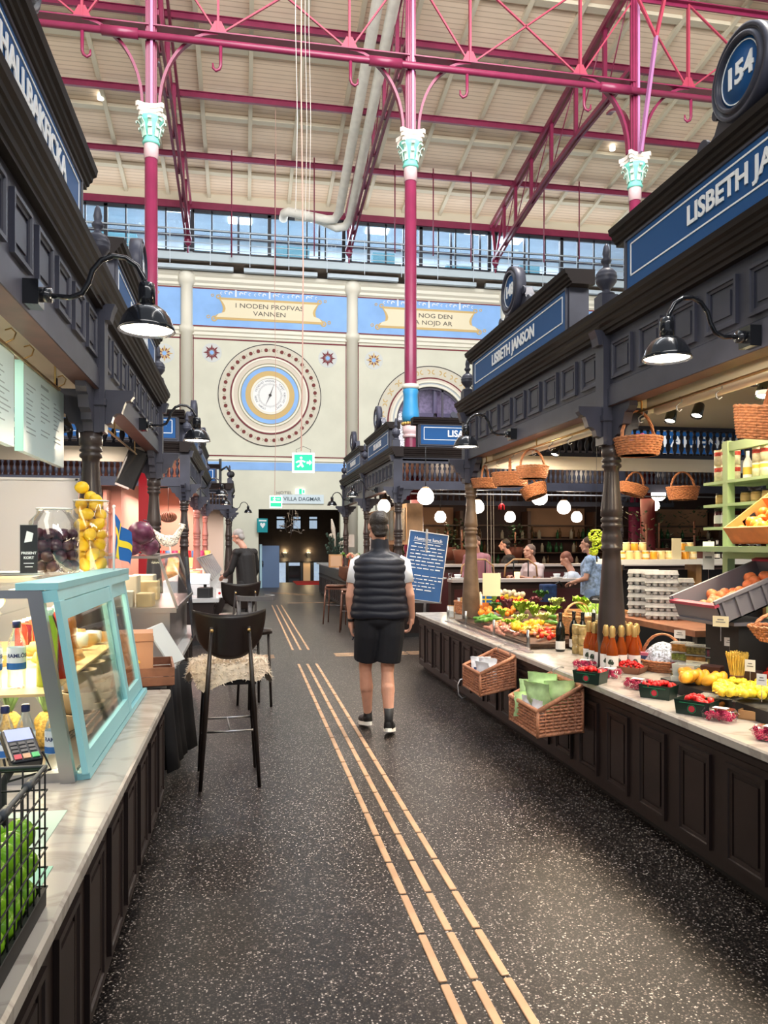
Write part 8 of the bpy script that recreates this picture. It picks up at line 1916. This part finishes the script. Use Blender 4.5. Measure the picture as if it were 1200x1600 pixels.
for z,kinds,gl in ((.9,(1,3),'the lowest pink lit shelf'),(1.3,(0,),'the orange jar shelf'),(1.72,(2,3),'the box shelf'),(2.29,(1,3,3),'the top of the pink shelves')):
    for k in range(22):
        x=-5.7+k*.155+.0; 
        if any(abs(x-d)<.09 for d in (-5.0,-3.65)): continue
        q=pj[kinds[k%len(kinds)]]; nm='jar' if q.name.startswith('shelf_jar') else 'box'
        o=put(q,('amber' if kinds==(0,) else 'small')+' '+nm+' in the row on '+gl,nm,'jars and boxes on '+gl,(x,14.0 if z<2.2 else 13.95,z),(0,0,0),1)
tag(MB().box((-6.4,13.86,2.28),(-2.3,14.2,2.29)).obj('top_board',mat('pinkish_shelf',(.4,.2,.15),.5)),'narrow top board carrying jars above the pink shelves','shelf board')
a=onY(231,800,9.6); tag(MB().box((-.10,-.06,0),(.10,.06,2.66)).obj('red_panel_post',mat('signal_red_paint',(.52,.008,.02),.35)),'bright red square pillar behind the purple cabbages','pillar').location=(a.x,9.6,0)
t=thing('fabric_rolls','shelf of coloured tins in the far left stall behind the leaning man','tins',(-1.7,18.6,0))
MB().box((-2.1,18.4,0),(-.75,19.0,1.05)).obj('counter_block',mat('warm_white_block',(.65,.52,.45),.6),t,True)
for k in range(8): MB().lathe([(.07,0),(.07,.35),(0,.36)],(-1.9+.15*k,18.7,1.05),12).obj('tin',(M_berry,mat('tin_blue',(.05,.2,.45),.4),mat('tin_magenta',(.35,.03,.12),.4),mat('tin_yellow',(.7,.5,.1),.4))[k%4],t,True)
t=thing('golden_tray','yellow lit display under the coloured tins in the far left stall','display',(-1.2,17.9,.95)); MB().prism([(-1.7,17.6,.95),(-.8,17.6,.95),(-.8,18.2,1.25),(-1.7,18.2,1.25)],(0,.02,-.02)).box((-1.7,17.6,.72),(-.8,18.2,.95)).obj('tray',mat('golden_food',(.80,.52,.16),.5,noise=(9,.4)),t,True)
# hanging sausages and stuffed animal on far left
t=thing('wicker_hanger','brown woven ball hanging in the far left stall above the rooster','ornament',onY(263,808,13.2)); mb=MB()
for k in range(9): w=k*PI/9; mb.tube([(.13*math.cos(a)*math.cos(w),.13*math.cos(a)*math.sin(w),.08*math.sin(a)) for a in [2*PI*j/20 for j in range(20)]],.012,5,closed=True)
mb.obj('woven_ball',M_crate,t); MB().tube([(0,0,.08),(0,0,1.0)],.005,5).obj('cord',M_matblack,t)
# far kiosk counter
counter('counter_cabinet','small dark counter of the farthest left kiosk',-.45,1,20.8,23.2,.8)
# ================= SIGNS NEAR THE PASSAGE =================
M_exit=mat('green_sign_glow',(.0,.40,.20),.4,emit=.45,ecol=(.0,.75,.36)); M_exitw=mat('white_sign_glow',(.9,.95,.93),.4,emit=.6,ecol=(.9,1,.95))
def running(mb,s,M):
    mb.annulus((0,0,0),0,.035*s,.002,n=12) if False else None
    def q(x,z): return M@Vector((x*s,0,z*s))
    nrm=M.to_3x3()@Vector((0,-.003,0))
    mb.prism([q(-.02,.04),q(.03,.05),q(.04,-.02),q(.0,-.03)],nrm); mb.prism([q(.0,-.03),q(.04,-.02),q(.07,-.07),q(.04,-.09)],nrm); mb.prism([q(.0,-.03),q(.03,-.03),q(-.03,-.09),q(-.06,-.07)],nrm); mb.prism([q(-.02,.04),q(0,.02),q(-.06,-.01),q(-.08,.01)],nrm); mb.prism([q(.03,.05),q(.04,.02),q(.09,.0),q(.1,.02)],nrm)
    mb.prism([q(.02+.022*math.cos(a),.085+.022*math.sin(a)) for a in [2*PI*k/10 for k in range(10)]],nrm)
q=onY(474,723,14); t=thing('exit_sign','green running man exit sign hanging in mid hall','exit sign',q,-.1)
MB().box((-.20,-.02,-.18),(.20,.06,.18)).obj('white_frame',M_exitw,t); MB().box((-.165,-.024,-.145),(.165,-.0201,.145)).obj('green_panel',M_exit,t)
mb=MB(); running(mb,1.0,Matrix.Translation((-.06,-.0245,0))); mb.prism([(.06,-.0245,-.02),(.11,-.0245,-.02),(.11,-.0245,-.05),(.155,-.0245,0),(.11,-.0245,.05),(.11,-.0245,.02),(.06,-.0245,.02)],(0,-.003,0)); mb.obj('white_pictogram',M_exitw,t)
MB().tube([(-.13,.02,.18),(-.13,.02,.24),(0,.02,.30)],.004,5).tube([(.13,.02,.18),(.13,.02,.24),(0,.02,.30)],.004,5).obj('suspension',M_matblack,t)
q=onY(431,784,23.5); t=thing('exit_sign','small green exit sign hanging before the passage, left of VILLA DAGMAR','exit sign',q)
MB().box((-.19,-.02,-.19),(.19,.06,.19)).obj('white_frame',M_exitw,t); MB().box((-.16,-.024,.02),(.16,-.0201,.15)).box((-.16,-.024,-.15),(.16,-.0201,-.03)).obj('green_panel',M_exit,t)
mb=MB(); running(mb,.6,Matrix.Translation((-.05,-.0245,.08))); mb.box((.03,-.026,.075),(.12,-.0245,.095)); mb.obj('white_pictogram',M_exitw,t)
q=onY(469,768,26.9); t=thing('exit_sign','green and white lit exit sign above the VILLA DAGMAR board','exit sign',q); MB().box((-.17,0,-.09),(.17,.08,.09)).obj('white_frame',M_exitw,t); MB().box((-.04,-.004,-.09),(.06,0,.09)).box((.09,-.004,-.06),(.15,0,.06)).obj('green_panel',M_exit,t)
q=onY(472,780,26.95); t=thing('name_board','pale board reading VILLA DAGMAR above the passage','sign',q)
MB().box((-.76,-.0,-.16),(.76,.04,.16)).obj('board',mat('pale_blue_board_paint',(.62,.72,.76),.5),t); MB().merge(textmesh('VILLA DAGMAR',.185,.003,bold=.002),Matrix.Translation((.0,-.006,0))@TX).obj('lettering',mat('dark_teal_lettering',(.04,.08,.11),.5),t)
q=onY(444,770,26.97); o=tag(MB().merge(textmesh('HOTEL',.15,.006,sx=1.2),Matrix.Translation((0,0,0))@TX).obj('wall_lettering',mat('grey_lettering',(.30,.29,.26),.6)),'thin grey HOTEL lettering on the wall above the name board','lettering'); o.location=q
q=onY(410,821,26.9); t=thing('heart_sign','teal heart defibrillator sign at the left edge of the passage','sign',(q.x,26.85,q.z),.5)
MB().box((-.2,-.01,-.24),(.2,.03,.24)).obj('teal_board',mat('teal_sign_paint',(.02,.30,.34),.4),t); mb=MB().prism([(0,-.012,-.10),(.10,-.012,.02),(.09,-.012,.08),(.04,-.012,.09),(0,-.012,.05),(-.04,-.012,.09),(-.09,-.012,.08),(-.10,-.012,.02)],(0,-.004,0)); mb.box((-.15,-.014,.14),(.15,-.011,.19)); mb.obj('white_heart',M_white,t)
t=thing('air_fixture','dark lamp cluster on top of the small far left kiosk','lamp',onY(345,735,20.6)); MB().box((-.05,0,-.4),(.02,.05,.3)).tube([(0,0,0),(.15,0,.1),(.25,0,-.05)],.03,8).ball((.27,0,-.1),.09,8,6).obj('body',M_matblack,t)
